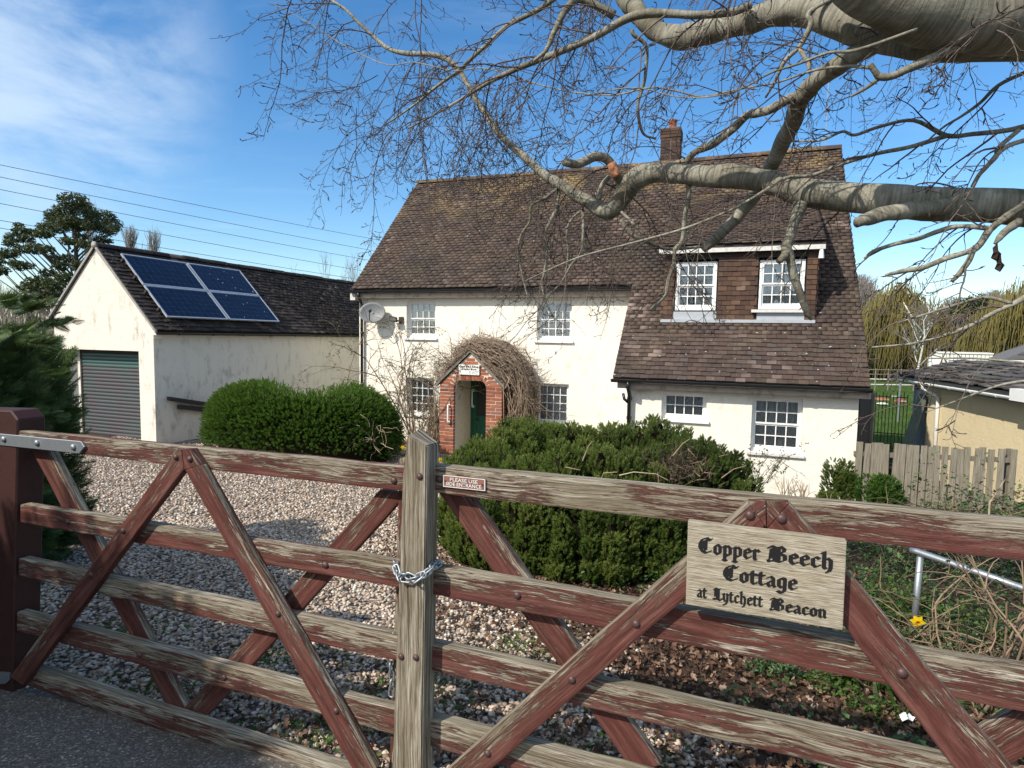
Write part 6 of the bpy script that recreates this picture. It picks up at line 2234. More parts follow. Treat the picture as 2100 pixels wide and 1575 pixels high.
ff.append((b, b + 1, b + 2))
n = 13000
yy = RNG.uniform(-2.0, 5.1, n)
vis_ = yy > 2.6
u = RNG.random(n) ** 0.8
half = 0.62 - 0.30 * u ** 2
end = np.clip((5.25 - yy) / 0.7, 0.15, 1) ** 0.5
ang = RNG.uniform(-1.9, 1.9, n)          # right-hand side and the far end
xc = -4.02
hx = half * end * (0.85 + 0.15 * np.sin(yy * 5))
X = xc + hx * np.cos(ang) * RNG.uniform(0.8, 1.08, n)
Y = yy + 0.25 * np.sin(ang)
GZ = gz(X, Y)
H = 1.90 + 0.10 * np.sin(yy * 3.1) - 0.30 * np.clip((yy - 3.4), 0, 1) + 1.0 * np.clip((1.5 - yy) / 0.9, 0, 1)
Z = GZ + 0.05 + H * u
D = np.stack([np.cos(ang) * 0.9, np.sin(ang) * 0.5 + 0.1, 0.15 + 0.75 * u ** 2], -1) + RNG.normal(0, 0.22, (n, 3))
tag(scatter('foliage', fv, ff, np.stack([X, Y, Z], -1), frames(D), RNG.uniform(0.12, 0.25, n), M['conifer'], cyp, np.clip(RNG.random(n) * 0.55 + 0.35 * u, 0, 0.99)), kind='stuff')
# a few long sprays reaching out to the right
P, D, S = [], [], []
for (px, py, Y_, ln) in ((95, 668, 4.55, 0.34), (70, 700, 4.4, 0.34), (95, 765, 4.3, 0.30), (60, 640, 4.5, 0.34), (20, 625, 4.4, 0.3), (85, 850, 4.2, 0.28), (30, 690, 4.2, 0.36), (70, 1090, 4.3, 0.2)):
    c = at(px, py, Y_)
    for k in range(16):
        a = k / 16
        P.append(c + np.array([ln * (a - 0.4), -0.05 * a, 0.05 * a * (1 if py < 700 else -0.3)]) + RNG.normal(0, 0.018, 3))
        D.append(np.array([0.9, -0.15, 0.25 * (1 if py < 800 else -0.4)]) + RNG.normal(0, 0.22, 3))
        S.append(0.17 * (1 - 0.5 * a))
tag(scatter('long_sprays', fv, ff, np.array(P), frames(np.array(D)), np.array(S), M['conifer'], cyp, RNG.random(len(P)) * 0.5 + 0.35), kind='stuff')
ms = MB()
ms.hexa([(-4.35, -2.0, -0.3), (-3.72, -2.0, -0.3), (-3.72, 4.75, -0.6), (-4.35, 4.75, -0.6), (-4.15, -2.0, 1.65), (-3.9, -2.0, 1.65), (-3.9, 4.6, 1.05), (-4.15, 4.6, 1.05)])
ms.hexa([(-4.3, -2.0, 1.4), (-3.78, -2.0, 1.4), (-3.78, 0.9, 1.3), (-4.3, 0.9, 1.3), (-4.1, -2.0, 2.9), (-3.95, -2.0, 2.9), (-3.95, 0.8, 2.6), (-4.1, 0.8, 2.6)])  # core of the raised end, out of view, that shades the apron
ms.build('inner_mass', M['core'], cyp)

# --- two small dark green shrubs and dry stalks by the right-hand corner of the cottage
def small_shrub(name, label, px, py_top, py_bot, Y, halfpx, mat, n, sz):
    b = at(px, py_bot, Y)
    t = at(px, py_top, Y)
    g = b[2]
    r_ = halfpx * Y / FOC
    o = thing(name, label, 'shrub', (b[0], b[1], g))
    pos, D, rr = [], [], []
    for k in range(9):
        a = rp.uniform(0, 2 * PI)
        q = rp.uniform(0, 0.62)
        cx, cy = b[0] + math.cos(a) * r_ * q, b[1] + math.sin(a) * r_ * q
        h = (t[2] - g) * rp.uniform(0.68, 1.0)
        m = n // 9
        u = RNG.random(m) ** 0.75
        ph = RNG.uniform(0, 2 * PI, m)
        pr2 = r_ * 0.46 * np.sqrt(np.clip(1 - (u - 0.25) ** 2 * 1.6, 0.02, 1))
        pos.append(np.stack([cx + np.cos(ph) * pr2, cy + np.sin(ph) * pr2, g + h * u], -1))
        D.append(np.stack([np.cos(ph) * .8, np.sin(ph) * .8, .6 + .5 * u], -1) + RNG.normal(0, .2, (m, 3)))
        rr.append(np.clip(0.1 + 0.7 * u * RNG.random(m) + rp.uniform(0, .2), 0, .99))
    pos, D, rr = map(np.concatenate, (pos, D, rr))
    tag(scatter('foliage', yew_v, yew_f, pos, frames(D), RNG.uniform(sz * .7, sz * 1.2, len(pos)), mat, o, rr), kind='stuff')
    MB().tube([(b[0], b[1], g - 0.1), (b[0], b[1], g + (t[2] - g) * 0.6)], [0.03, 0.015], 6).build('stem', M['core'], o)
    return o


small_shrub('small_shrub', 'dark green small conifer shrub by the right corner of the cottage wall', 1728, 945, 1060, 8.6, 38, M['yew'], 1500, 0.085)
small_shrub('small_shrub', 'lighter green rounded shrub in front of the picket fence', 1812, 975, 1070, 8.0, 52, M['bush'], 1900, 0.075)
small_shrub('small_shrub', 'yellowish low shrub between the dry stalks and the hedge', 1690, 1005, 1065, 8.0, 22, M['yew'], 600, 0.07)


def stalks(name, label, spec, mat, Y, cat, r=0.006, fan=0.25, n=18, knots=False):
    """upright dry stems; spec = list of (px base, py base, py top)"""
    b0 = at(spec[0][0], spec[0][1], Y)
    o = thing(name, label, cat, b0)
    tb = Tubes()
    for px, pb_, pt_ in spec:
        a, t = at(px, pb_, Y), at(px, pt_, Y)
        h = t[2] - a[2]
        for k in range(n):
            h2 = h * rp.uniform(0.5, 1.0)
            l = np.array([rp.gauss(0, fan), rp.gauss(0, fan), 1.0])
            p0 = a + np.array([rp.gauss(0, .05), rp.gauss(0, .05), -0.05])
            mid = p0 + l * h2 * 0.5 + np.array([rp.gauss(0, .02), rp.gauss(0, .02), 0])
            e = p0 + l * h2 + np.array([rp.gauss(0, .04), rp.gauss(0, .04), 0])
            tb.add([p0, mid, e], [r, r * .8, r * .45], 4)
            if rp.random() < 0.6:
                tb.add([mid, mid + np.array([rp.gauss(0, .1), rp.gauss(0, .1), h2 * .3])], [r * .6, r * .3], 3)
    tb.build('stems', mat, o)
    return o


stalks('pruned_shrub', 'cut back bare twiggy shrub against the white wall below the right window', [(1612, 1025, 962), (1640, 1025, 968)], M['twig_pale'], 9.2, 'shrub', 0.008, 0.22, 13)
stalks('dry_stalks', 'clump of dry straw coloured stalks before the small green shrubs', [(1690, 1060, 1008), (1725, 1062, 1006), (1760, 1064, 1012)], M['twig_pale'], 7.6, 'dead plant', 0.006, 0.3, 14)

# rose with hips beside the hedge
def branchy(name, label, cat, px, py, Y, dirs, mat, r0, leafmat=None, leafn=0, lsz=0.03, depth=2, part='stems', seed=1):
    rb_ = random.Random(seed)
    b0 = at(px, py, Y)
    o = thing(name, label, cat, b0)
    tb = Tubes()
    LP, LD = [], []

    def gr_(p, d, ln, r, lev):
        n_ = 5
        q = [p]
        d = np.array(d, float)
        for i in range(n_):
            d = d / np.linalg.norm(d) + np.array([rb_.gauss(0, .16), rb_.gauss(0, .12), rb_.gauss(0, .12) - 0.05 * lev])
            d /= np.linalg.norm(d)
            q.append(q[-1] + d * ln / n_)
            if lev < depth and rb_.random() < 0.75:
                gr_(q[-1], d + np.array([rb_.gauss(0, .7), rb_.gauss(0, .5), rb_.gauss(0.05, .5)]), ln * rb_.uniform(.35, .65), r * .6, lev + 1)
            if rb_.random() < leafn:
                LP.append(q[-1]); LD.append(d + np.array([rb_.gauss(0, .6), rb_.gauss(0, .6), rb_.gauss(0, .6)]))
        tb.add(q, np.linspace(r, r * .45, len(q)), 4)

    for dx, dy, dz, ln in dirs: gr_(b0 + np.array([rb_.gauss(0, .03), rb_.gauss(0, .03), 0]), (dx, dy, dz), ln, r0, 0)
    tb.build(part, mat, o)
    if LP and leafmat:
        k = 2
        LP2 = np.repeat(np.array(LP), k, 0) + RNG.normal(0, lsz * .6, (len(LP) * k, 3))
        tag(scatter('leaves', lv, lf, LP2, euler_R(RNG.normal(0, .9, len(LP2)), RNG.normal(0, .9, len(LP2)), RNG.uniform(0, 6, len(LP2))), RNG.uniform(lsz * .7, lsz * 1.5, len(LP2)), leafmat, o), kind='stuff')
    return o


branchy('rose_bush', 'thin rose bush with a few leaves beside the big hedge, under the right window', 'shrub', 1545, 1010, 7.2, [(.2, 0, 1, .45), (.5, -.1, .9, .55), (.8, 0, .7, .5), (-.1, .1, 1, .4), (.3, -.2, 1, .5)], M['twig'], 0.006, M['ivy'], .3, .022, 2, 'stems', 4)

# climbing rose on the left of the porch
branchy('climbing_rose', 'tangled leafless climbing rose against the wall left of the porch', 'climbing plant', 850, 925, 14.3,
        [(-.5, .1, 1, 2.3), (-.7, .2, 1, 2.4), (-.3, .2, 1, 2.2), (-.9, .1, .9, 2.2), (-.15, .2, 1, 1.9), (.15, .2, 1, 1.9), (.3, .1, 1, 1.9), (-.6, 0, .9, 1.8), (-1, .1, .8, 1.9), (-.35, .1, 1, 2.6), (.1, .1, 1, 2.5), (.35, .0, .8, 2.0)], M['twig_brown'], 0.019, M['ivy'], .24, .036, 3, 'stems', 9)

# woody climber over the porch
clim = thing('porch_climber', 'thick mat of bare brown climber stems arching over the brick porch', 'climbing plant', HF(4.8, -0.4, -1.2))
tb = Tubes()
rc = random.Random(8)
for i in range(330):
    # arcs that run from the ground right of the porch up over its roof
    depth = rc.uniform(-1.06, -0.04)
    a0, a1 = rc.uniform(-0.75, 0.9), rc.uniform(1.2, 2.5)
    if rc.random() < 0.35: a0, a1 = rc.uniform(0.6, 1.4), rc.uniform(1.8, 2.9)
    w_ = rc.uniform(0.90, 1.24)
    q = []
    m = 9
    wob = rc.uniform(.02, .085)
    ph = rc.uniform(0, 6)
    for k in range(m + 1):
        a = a0 + (a1 - a0) * k / m
        hw = 1.02 * w_
        sx = mc + 0.10 + hw * math.cos(a) * (1.0 if math.cos(a) > 0 else 0.78)
        zz = 0.18 + 1.14 * w_ * 0.96 * math.sin(a)
        dd = depth + 0.05 * math.sin(ph + k)
        x_rel = abs(sx - mc)
        zmin = za + 0.10 - x_rel * 0.84
        if x_rel < 0.95 and zz < zmin: zz = zmin + rc.uniform(0.01, 0.12)
        if a < 0.05: sx += rc.uniform(-.03, .03)
        q.append(HF(sx + rc.gauss(0, wob), min(dd + rc.gauss(0, .05), -0.03), zz + rc.gauss(0, wob)))
    tb.add(q, np.linspace(1, .5, m + 1) * rc.choice((.004, .005, .006, .008, .013)), 4)
for i in range(150):
    # strands that lie along the gable and hang over its boards
    sg = rc.choice((-1, 1, 1))
    x0, x1 = mc + sg * rc.uniform(-.1, .3), mc + sg * rc.uniform(.5, 1.0)
    q = []
    for k in range(6):
        x = x0 + (x1 - x0) * k / 5
        q.append(HF(x + rc.gauss(0, .02), PF + rc.uniform(-.12, .25), za + .10 - abs(x - mc) * .84 + rc.uniform(-.02, .14)))
    tb.add(q, np.linspace(1, .6, 6) * rc.uniform(.003, .007), 4)
for i in range(520):
    # ragged ends
    a = rc.uniform(-0.5, 2.9)
    p = HF(mc + 0.1 + rc.uniform(.9, 1.3) * math.cos(a), rc.uniform(-1.0, -.05), 0.2 + rc.uniform(1.0, 1.3) * math.sin(a))
    d = np.array(E1) * math.cos(a) + EZ * math.sin(a)
    q = [p]
    for k in range(5):
        d = d + np.array([rc.gauss(0, .55), rc.gauss(0, .4), rc.gauss(-.10, .5)])
        q.append(q[-1] + d / np.linalg.norm(d) * rc.uniform(.05, .12))
    tb.add(q, 0.004, 3)
for i in range(130):
    x = rc.uniform(4.46, 4.95)
    q = [HF(x + rc.gauss(0, .05), rc.uniform(-.8, -.05), -1.3)]
    for k in range(6): q.append(q[-1] + np.array([rc.gauss(0, .05), rc.gauss(0, .04), rc.uniform(.22, .34)]))
    tb.add(q, np.linspace(0.013, 0.006, 7), 4)
for i in range(90):
    x = rc.uniform(2.35, 2.86)
    q = [HF(x + rc.gauss(0, .05), rc.uniform(-.8, -.1), -1.3)]
    for k in range(5): q.append(q[-1] + np.array([rc.gauss(0, .07), rc.gauss(0, .04), rc.uniform(.22, .34)]))
    tb.add(q, np.linspace(0.010, 0.005, 6), 4)
tb.build('stems', M['twig_climb'], clim)
n = 700
a = RNG.uniform(0.7, 2.9, n)
P = np.stack([np.array(HF(mc + 0.05 + 1.08 * math.cos(t), RNG.uniform(-1.0, -.05), 0.2 + 1.18 * math.sin(t))) for t in a]) + RNG.normal(0, .07, (n, 3))
tag(scatter('leaves', lv, lf, P, euler_R(RNG.normal(0, .9, n), RNG.normal(0, .9, n), RNG.uniform(0, 6, n)), RNG.uniform(.03, .06, n), M['deadneedle'], clim), kind='stuff')

# ================================================================== right-hand bed
br = thing('bramble_thicket', 'tangled bramble thicket in front of the picket fence', 'thicket', at(1960, 1080, 7.0))
tb = Tubes()
LP = []
rb_ = random.Random(21)
for i in range(420):
    px, py = rb_.uniform(1820, 2180), rb_.uniform(1000, 1110)
    Y_ = rb_.uniform(5.0, 8.6)
    p = at(px, py, Y_)
    p[2] = float(gz(p[0], p[1]))
    d = np.array([rb_.gauss(0, .7), rb_.gauss(0, .4), rb_.uniform(.5, 1.5)])
    ln = rb_.uniform(0.5, 1.15)
    q = [p]
    for k in range(7):
        d = d / np.linalg.norm(d) + np.array([rb_.gauss(0, .12), rb_.gauss(0, .1), -0.24])
        q.append(q[-1] + d / np.linalg.norm(d) * ln / 7)
        if rb_.random() < .6: LP.append(q[-1])
    tb.add(q, np.linspace(1, .5, 8) * rb_.uniform(.0025, .005), 4)
tb.build('stems', M['twig_brown'], br)
LP = np.array(LP)
LP = np.repeat(LP, 3, 0) + RNG.normal(0, .045, (len(LP) * 3, 3))
n = len(LP)
tag(scatter('leaves', lv, lf, LP, euler_R(RNG.normal(0, .7, n), RNG.normal(0, .7, n), RNG.uniform(0, 6, n)), RNG.uniform(.025, .06, n), M['ivy'], br), kind='stuff')

# ivy and low leaves over the soil of the bed
n = 15000
X = RNG.uniform(0.3, 4.2, n)
Y = RNG.uniform(1.3, 6.5, n)
cl_ = np.sin(X * 3.1 + 1.2 * np.sin(Y * 2.3)) + np.sin(Y * 2.9 + X * 1.3)
ok = (gravel_edge(X, Y) < -0.15 - 0.25 * RNG.random(n)) & ((cl_ > 0.35 * RNG.random(n)) | (X > 1.9)) & (gate_side(X, Y) > 0.2) & (RNG.random(n) < np.clip((X - 0.2) / 1.6, 0.15, 1))
X, Y = X[ok], Y[ok]
n = len(X)
tag(scatter('ground_ivy', lv, lf, np.stack([X, Y, gzn(X, Y) + RNG.uniform(.02, .14, n)], -1), euler_R(RNG.normal(0, .5, n), RNG.normal(0, .5, n), RNG.uniform(0, 6, n)), RNG.uniform(.014, .042, n), M['ivy']), kind='stuff')
# weeds on the gravel
n = 1500
cx = np.array([(-1.6, 2.6), (-1.2, 3.1), (-0.4, 2.7), (0.35, 2.2), (0.15, 3.3), (-2.2, 3.3), (-0.75, 2.35)])
k = RNG.integers(0, len(cx), n)
X, Y = cx[k, 0] + RNG.normal(0, .16, n), cx[k, 1] + RNG.normal(0, .12, n)
ok = gate_side(X, Y) > .06
X, Y = X[ok], Y[ok]
n = len(X)
tag(scatter('moss_tufts', lv, lf, np.stack([X, Y, gzn(X, Y) + .022], -1), euler_R(RNG.normal(0, .6, n), RNG.normal(0, .6, n), RNG.uniform(0, 6, n)), RNG.uniform(.012, .035, n), M['grassleaf']), kind='stuff')


# daffodils
def blade(mb, p, d, ln, w_, bend):
    d = np.array(d, float)
    d /= np.linalg.norm(d)
    s = np.cross(d, [rp.gauss(0, 1), rp.gauss(0, 1), .1])
    s /= np.linalg.norm(s)
    q = np.array(p, float)
    pts = []
    for k in range(6):
        w2 = w_ * (1 - (k / 5.0) ** 2 * .9)
        pts += [q - s * w2, q + s * w2]
        d = d + np.array([d[0], d[1], -1.0]) * bend * .12 * k
        d /= np.linalg.norm(d)
        q = q + d * ln / 5
    mb.add(pts, [(2 * k, 2 * k + 1, 2 * k + 3, 2 * k + 2) for k in range(5)])


def daffodil(label, px, py, Y, flowers, nb=16, ln=.30, pyf=None):
    p = at(px, py, Y)
    p[2] = float(gz(p[0], p[1]))
    o = thing('daffodil', label, 'flower', p, 'daffodils in bloom')
    mb = MB()
    for k in range(nb):
        a = rp.uniform(0, 6.3)
        blade(mb, p + np.array([rp.gauss(0, .04), rp.gauss(0, .04), 0]), (math.cos(a) * .38, math.sin(a) * .38, 1), ln * rp.uniform(.6, 1.1), .0075, rp.uniform(.2, .9))
    mb.build('leaves', M['grassleaf'], o)
    for fx, fy in flowers:
        c = at(fx, fy, Y)
        st = MB().tube([p, (p + c) / 2 + np.array([.01, 0, .02]), c + np.array([0, .01, .012]), c], .0035, 5)
        st.build('stalk', M['grassleaf'], o)
        f = np.array([rp.uniform(-.5, .1), -.9, rp.uniform(-.25, .1)]); f /= np.linalg.norm(f)
        x = np.cross(f, EZ); x /= np.linalg.norm(x)
        y = np.cross(x, f)
        pm = MB()
        for k in range(6):
            a = k * PI / 3
            r = x * math.cos(a) + y * math.sin(a)
            t_ = x * -math.sin(a) + y * math.cos(a)
            pm.add([c, c + r * .020 + t_ * .013 - f * .001, c + r * .040 - f * .004, c + r * .020 - t_ * .013 - f * .001], [(0, 1, 2, 3)])
        fl = pm.build('flower_head', M['petal'], o)
        MB().tube([c, c + f * .014, c + f * .022], [.008, .009, .013], 8, False).build('trumpet', M['trumpet'], fl)


daffodil('daffodil with one flower in the leaf litter, left of the pair below the name board', 1738, 1470, 2.9, [(1728, 1402)], 46, .19)
daffodil('daffodil with one flower just behind the right front brace of the gate', 1800, 1485, 2.85, [(1808, 1417)], 46, .18)
daffodil('daffodil flowering in front of the grey handrail post', 1870, 1330, 3.25, [(1882, 1275)], 26, .26)
daffodil('daffodil seen just left of the meeting post top, by the rounded bush', 828, 955, 9.5, [(826, 918)], 8, .22)
daffodil('daffodil seen just right of the meeting post top, below the brick porch', 905, 965, 9.0, [(903, 943)], 8, .2)
daffodil('long leaved daffodil clump without flowers by the white plastic scrap', 1880, 1520, 2.55, [], 44, .30)

def leafy(label, px, py, Y, n, rad, hgt, mat, sz):
    p = at(px, py, Y)
    p[2] = float(gz(p[0], p[1]))
    o = thing('leafy_clump', label, 'plant', p)
    a, q = RNG.uniform(0, 6.3, n), np.sqrt(RNG.random(n))
    P = np.stack([p[0] + rad * q * np.cos(a), p[1] + rad * q * np.sin(a), p[2] + hgt * RNG.uniform(.15, 1, n) * (1.05 - q ** 2 * .7)], -1)
    tag(scatter('leaves', lv, lf, P, euler_R(RNG.normal(0, .6, n), RNG.normal(0, .6, n), RNG.uniform(0, 6, n)), RNG.uniform(sz * .6, sz * 1.3, n), mat, o), kind='stuff')
    tb_ = Tubes()
    for k in range(0, n, 6): tb_.add([p + np.array([rp.gauss(0, .02), rp.gauss(0, .02), 0]), P[k]], [.002, .0012], 3)
    tb_.build('stems', M['grassleaf'], o)


leafy('fresh green leafy clump left of the pair of daffodils', 1700, 1478, 2.85, 260, .12, .10, M['grassleaf'], .022)
leafy('low leafy clump in the litter below the pair of daffodils', 1790, 1530, 2.6, 220, .12, .07, M['grassleaf'], .020)
leafy('dark ivy clump in the leaf litter under the name board', 1585, 1425, 3.0, 260, .14, .10, M['ivy'], .026)
leafy('dark ivy trail at the foot of the big hedge', 1520, 1330, 3.5, 300, .28, .10, M['ivy'], .028)
leafy('leafy green clump behind the handrail post', 1840, 1250, 4.0, 420, .30, .28, M['grassleaf'], .035)
leafy('broad leafy clump under the galvanised handrail', 2000, 1260, 3.6, 420, .32, .22, M['grassleaf'], .035)
t_ = thing('plastic_scrap', 'crumpled white plastic scrap lying among the daffodil leaves', 'litter', at(1858, 1515, 2.5))
cc = at(1858, 1518, 2.5)
cc[2] = float(gz(cc[0], cc[1])) + .03
v = [cc + np.array([a, b, c]) for a, b, c in ((-.03, -.012, 0), (-.012, -.02, .018), (.012, -.015, .004), (.03, -.006, .018), (-.027, .012, .012), (-.006, .006, .03), (.012, .012, .01), (.033, .018, .006), (-.018, .03, .004), (0, .027, .02), (.018, .03, .002), (.03, .036, .01))]
MB().add(v, [(0, 1, 5, 4), (1, 2, 6, 5), (2, 3, 7, 6), (4, 5, 9, 8), (5, 6, 10, 9), (6, 7, 11, 10)]).build('sheet', M['plastic_white'], t_)

# galvanised handrail in the bed
t_ = thing('metal_handrail', 'galvanised tube handrail sloping down behind the right end of the gate', 'handrail', at(1897, 1280, 3.7))
MB().tube([at(1868, 1128, 3.75), at(1880, 1131, 3.72), at(2000, 1172, 3.45), at(2180, 1236, 3.1)], .021, 12).build('rail', M['galv'], t_, True)
b = at(1890, 1136, 3.70)
MB().tube([b + np.array([0, 0.01, -.02]), (b[0] - .012, b[1] + .01, float(gz(b[0], b[1])) - .1)], .019, 10).build('post', M['galv'], t_, True)

# bare hydrangea-like shrub at the right
branchy('bare_shrub', 'bare brown upright shrub behind the right end of the gate', 'shrub', 1985, 1560, 2.75,
        [(0.02, 0, 1, .75), (.35, .1, .9, .7), (.55, 0, 1, .75), (-.25, .1, 1, .6), (.2, .2, 1, .7), (.7, .1, .8, .6), (.12, .15, 1, .75), (-.5, .3, .8, .55), (.9, .0, 1, .7)], M['twig_brown'], 0.010, M['ivy'], .05, .02, 2, 'stems', 12)
branchy('bare_shrub', 'spindly pale stemmed shrub between the name board and the handrail', 'shrub', 1870, 1420, 3.2,
        [(-.3, .1, 1, .5), (.5, .1, .9, .6), (.05, 0, 1, .6), (-.6, 0, .8, .45), (.8, 0, .7, .5)], M['twig_brown'], 0.006, M['ivy'], .15, .02, 2, 'stems', 31)
branchy('upright_shrub', 'upright orange brown stem with pale side shoots, nearest the right edge', 'shrub', 1990, 1520, 2.55,
        [(0.0, 0, 1, .62), (.10, .05, 1, .7), (.22, .1, 1, .66), (.4, .05, 1, .6)], M['twig_brown'], 0.010, M['ivy'], .05, .02, 2, 'stems', 55)
stalks('tall_stem', 'single tall bare stem standing above the top rail at the right', [(2032, 1075, 935)], M['twig_pale'], 4.3, 'dead plant', 0.010, 0.03, 1)

# ================================================================== fence, neighbour's buildings, yard
fa, fb = at(1757, 904, 10.25), at(2085, 920, 9.85)
fd = fb - fa
FL = math.hypot(fd[0], fd[1])
FE = np.array([fd[0] / FL, fd[1] / FL, 0])
FNn = np.array([-FE[1], FE[0], 0])
FF = Frame((fa[0], fa[1], 0), FE, FNn)
ft = thing('picket_fence', 'grey weathered picket fence between the cottage corner and the cream building', 'fence', (fa[0], fa[1], float(gz(fa[0], fa[1]))))
pk_me = raw_mesh('picket', [(0, 0, 0), (.092, 0, 0), (.092, .02, 0), (0, .02, 0), (0, 0, 1.38), (.092, 0, 1.38), (.092, .02, 1.38), (0, .02, 1.38)],
                 [(3, 2, 1, 0), (4, 5, 6, 7), (0, 1, 5, 4), (1, 2, 6, 5), (2, 3, 7, 6), (3, 0, 4, 7)], None)


def f_picket(t):
    p = t.obj()
    off = t.math('MULTIPLY', t.rnd(), 30.0)
    v = t.n('ShaderNodeVectorMath', dict(operation='ADD'), _0=p, _1=t.n('ShaderNodeCombineXYZ', None, _0=off, _1=off, _2=off).outputs[0]).outputs[0]
    g = t.noise(t.map(v, (90, 30, 3)), 1.0, 4, 0.65)
    c = t.ramp(g, [(0.3, (0.12, 0.10, 0.075)), (0.5, (0.26, 0.225, 0.175)), (0.7, (0.40, 0.36, 0.29))])
    c = t.mix(t.math('MULTIPLY', t.rnd(), 0.35), c, (0.20, 0.185, 0.12))
    return t.bsdf(c, 0.9, t.bump(g, 0.5, 0.003), 0.15)


M['picket'] = material('weathered_picket', f_picket)
pk_me.materials.append(M['picket'])
x = 0.0
i = 0
while x < FL - 0.05:
    wide = i > 17
    top = -0.10 - 0.012 * x if i <= 17 else -0.12
    lean = random.gauss(0, .012)
    ax = FE * math.cos(lean) + EZ * math.sin(lean)
    az = EZ * math.cos(lean) - FE * math.sin(lean)
    piece('picket', pk_me, ft, ax, FNn, az, FF(x, random.gauss(0, .003), top - 1.38 + random.gauss(0, .012)))
    x += 0.112 if not wide else 0.165
    i += 1
for z in (-0.30, -1.05): MB().box(FF, (-0.02, .022, z - .04), (FL, .06, z + .04)).build('rail', M['grey_timber'], ft)
for xx in (0.0, 1.25, FL - .08): MB().box(FF, (xx, .06, -1.7), (xx + .08, .14, -.12)).build('post', M['grey_timber'], ft)

# dark side gate, black railings and pots beyond the corner of the cottage
t_ = thing('plank_gate', 'dark plank side gate beside the right corner of the cottage', 'gate', HF(11.45, -1.2, -1.5))
gA, gB = at(1766, 800, 10.6), at(1789, 800, 11.3)
GDF = Frame((gA[0], gA[1], 0), *[v / np.linalg.norm(v) for v in (np.array([gB[0] - gA[0], gB[1] - gA[1], 0]), np.array([-(gB[1] - gA[1]), gB[0] - gA[0], 0]))])
gl_ = np.linalg.norm((gB - gA)[:2])
for k in range(5):
    MB().box(GDF, (k * gl_ / 5, 0, -1.6), ((k + 1) * gl_ / 5 - .008, .025, .62 + random.gauss(0, .006))).build('plank', M['lintel_dark'], t_)
MB().box(GDF, (gl_, -.04, -1.6), (gl_ + .09, .05, .66)).build('post', M['grey_timber'], t_)
MB().box(GDF, (0, .026, .3), (gl_, .06, .4)).build('rail', M['lintel_dark'], t_)
MB().box(GDF, (gl_ + .1, -.03, -1.0), (gl_ + 1.3, .03, -.92)).build('low_rail', M['grey_timber'], t_)

ra, rb2 = at(1790, 812, 17.0), at(1862, 812, 16.6)
t_ = thing('iron_railing', 'black iron railing between the cottage and the cream building', 'railing', (ra[0], ra[1], -1.4))
for k in range(11):
    p = ra + (rb2 - ra) * k / 10
    MB().tube([(p[0], p[1], -1.45), (p[0], p[1], p[2] + (.10 if k % 2 else .03))], .010, 6).build('bar', M['iron'], t_)
for z in (ra[2], -0.9, -1.3): MB().tube([(ra[0], ra[1], z), (rb2[0], rb2[1], z)], .013, 6).build('rail', M['iron'], t_)
for k, (px, Y_, r) in enumerate(((1800, 14.2, .2), (1822, 13.4, .24), (1843, 14.0, .2), (1812, 12.6, .22), (1850, 12.8, .2))):
    p = at(px, 860, Y_)
    lab = ['black plant pot nearest the cottage in the side yard', 'large black pot in the middle of the side yard', 'black pot near the open blue grey door', 'front left black pot behind the picket fence', 'front right black pot behind the picket fence'][k]
    t_ = thing('plant_pot', lab, 'pot', (p[0], p[1], -1.4), 'black pots in the side yard')
    MB().tube([(p[0], p[1], -1.42), (p[0], p[1], -1.0), (p[0], p[1], -.97), (p[0], p[1], -.97)], [r * .75, r, r * 1.08, r * .9], 14).build('pot', M['black'], t_, True)
    n = 60
    P = np.array([p[0], p[1], -.93]) + RNG.normal(0, .10, (n, 3)) * np.array([1, 1, .6])
    tag(scatter('plant', lv, lf, P, euler_R(RNG.normal(0, .8, n), RNG.normal(0, .8, n), RNG.uniform(0, 6, n)), RNG.uniform(.04, .09, n), M['leaf_dead'] if k % 2 else M['ivy'], t_), kind='stuff')

# cream bungalow
c0, c1 = at(1868, 780, 16.0), at(2160, 826, 10.3)
dv = c1 - c0
dv[2] = 0
BLn = np.linalg.norm(dv)
be = dv / BLn
bn = np.array([-be[1], be[0], 0])            # away from the viewer, to the right
if bn[0] < 0: bn = -bn
BF = Frame((c0[0], c0[1], 0), be, bn)
bun = thing('bungalow', 'cream rendered low building with dark tiled roof and white gutter at the right', 'building', BF(2, 2, -1.5))
ez = 0.63
mb = MB()
wall_panel(mb, BF, 1.1, BLn, -1.7, ez, 0, [])
mb.quad(BF(1.1, 0, -1.7), BF(1.1, 5, -1.7), BF(1.1, 5, 1.0), BF(1.1, 0, ez))
mb.quad(BF(BLn, 0, -1.7), BF(BLn, 5, -1.7), BF(BLn, 5, 1.2), BF(BLn, 0, ez))
mb.build('wall', M['render_yellow'], bun)
MB().box(BF, (0.15, 0.06, -1.7), (1.1, 0.12, ez)).build('recessed_wall', M['cream'], bun)
MB().box(BF, (0.25, -0.01, -1.7), (0.32, 0.058, ez - .03)).box(BF, (0.32, 0.0, -1.7), (0.86, 0.058, 0.42)).build('door', M['bluegrey'], bun)
RB = 0.30                                    # gentle monopitch
bsl = lambda a, q, h: BF(a, -0.22 + q * math.cos(RB) - h * math.sin(RB), ez + .12 + q * math.sin(RB) + h * math.cos(RB))
mb = MB().prism([bsl(-.35, 0, -.03), bsl(BLn + .3, 0, -.03), bsl(BLn + .3, 1.5, -.03), bsl(-.35, 1.5, -.03)], (0, 0, -.06))
broof = mb.build('roof', M['lintel_dark'], bun)
bup = bn * math.cos(RB) + EZ * math.sin(RB)
bnr = EZ * math.cos(RB) - bn * math.sin(RB)
bs_ = []
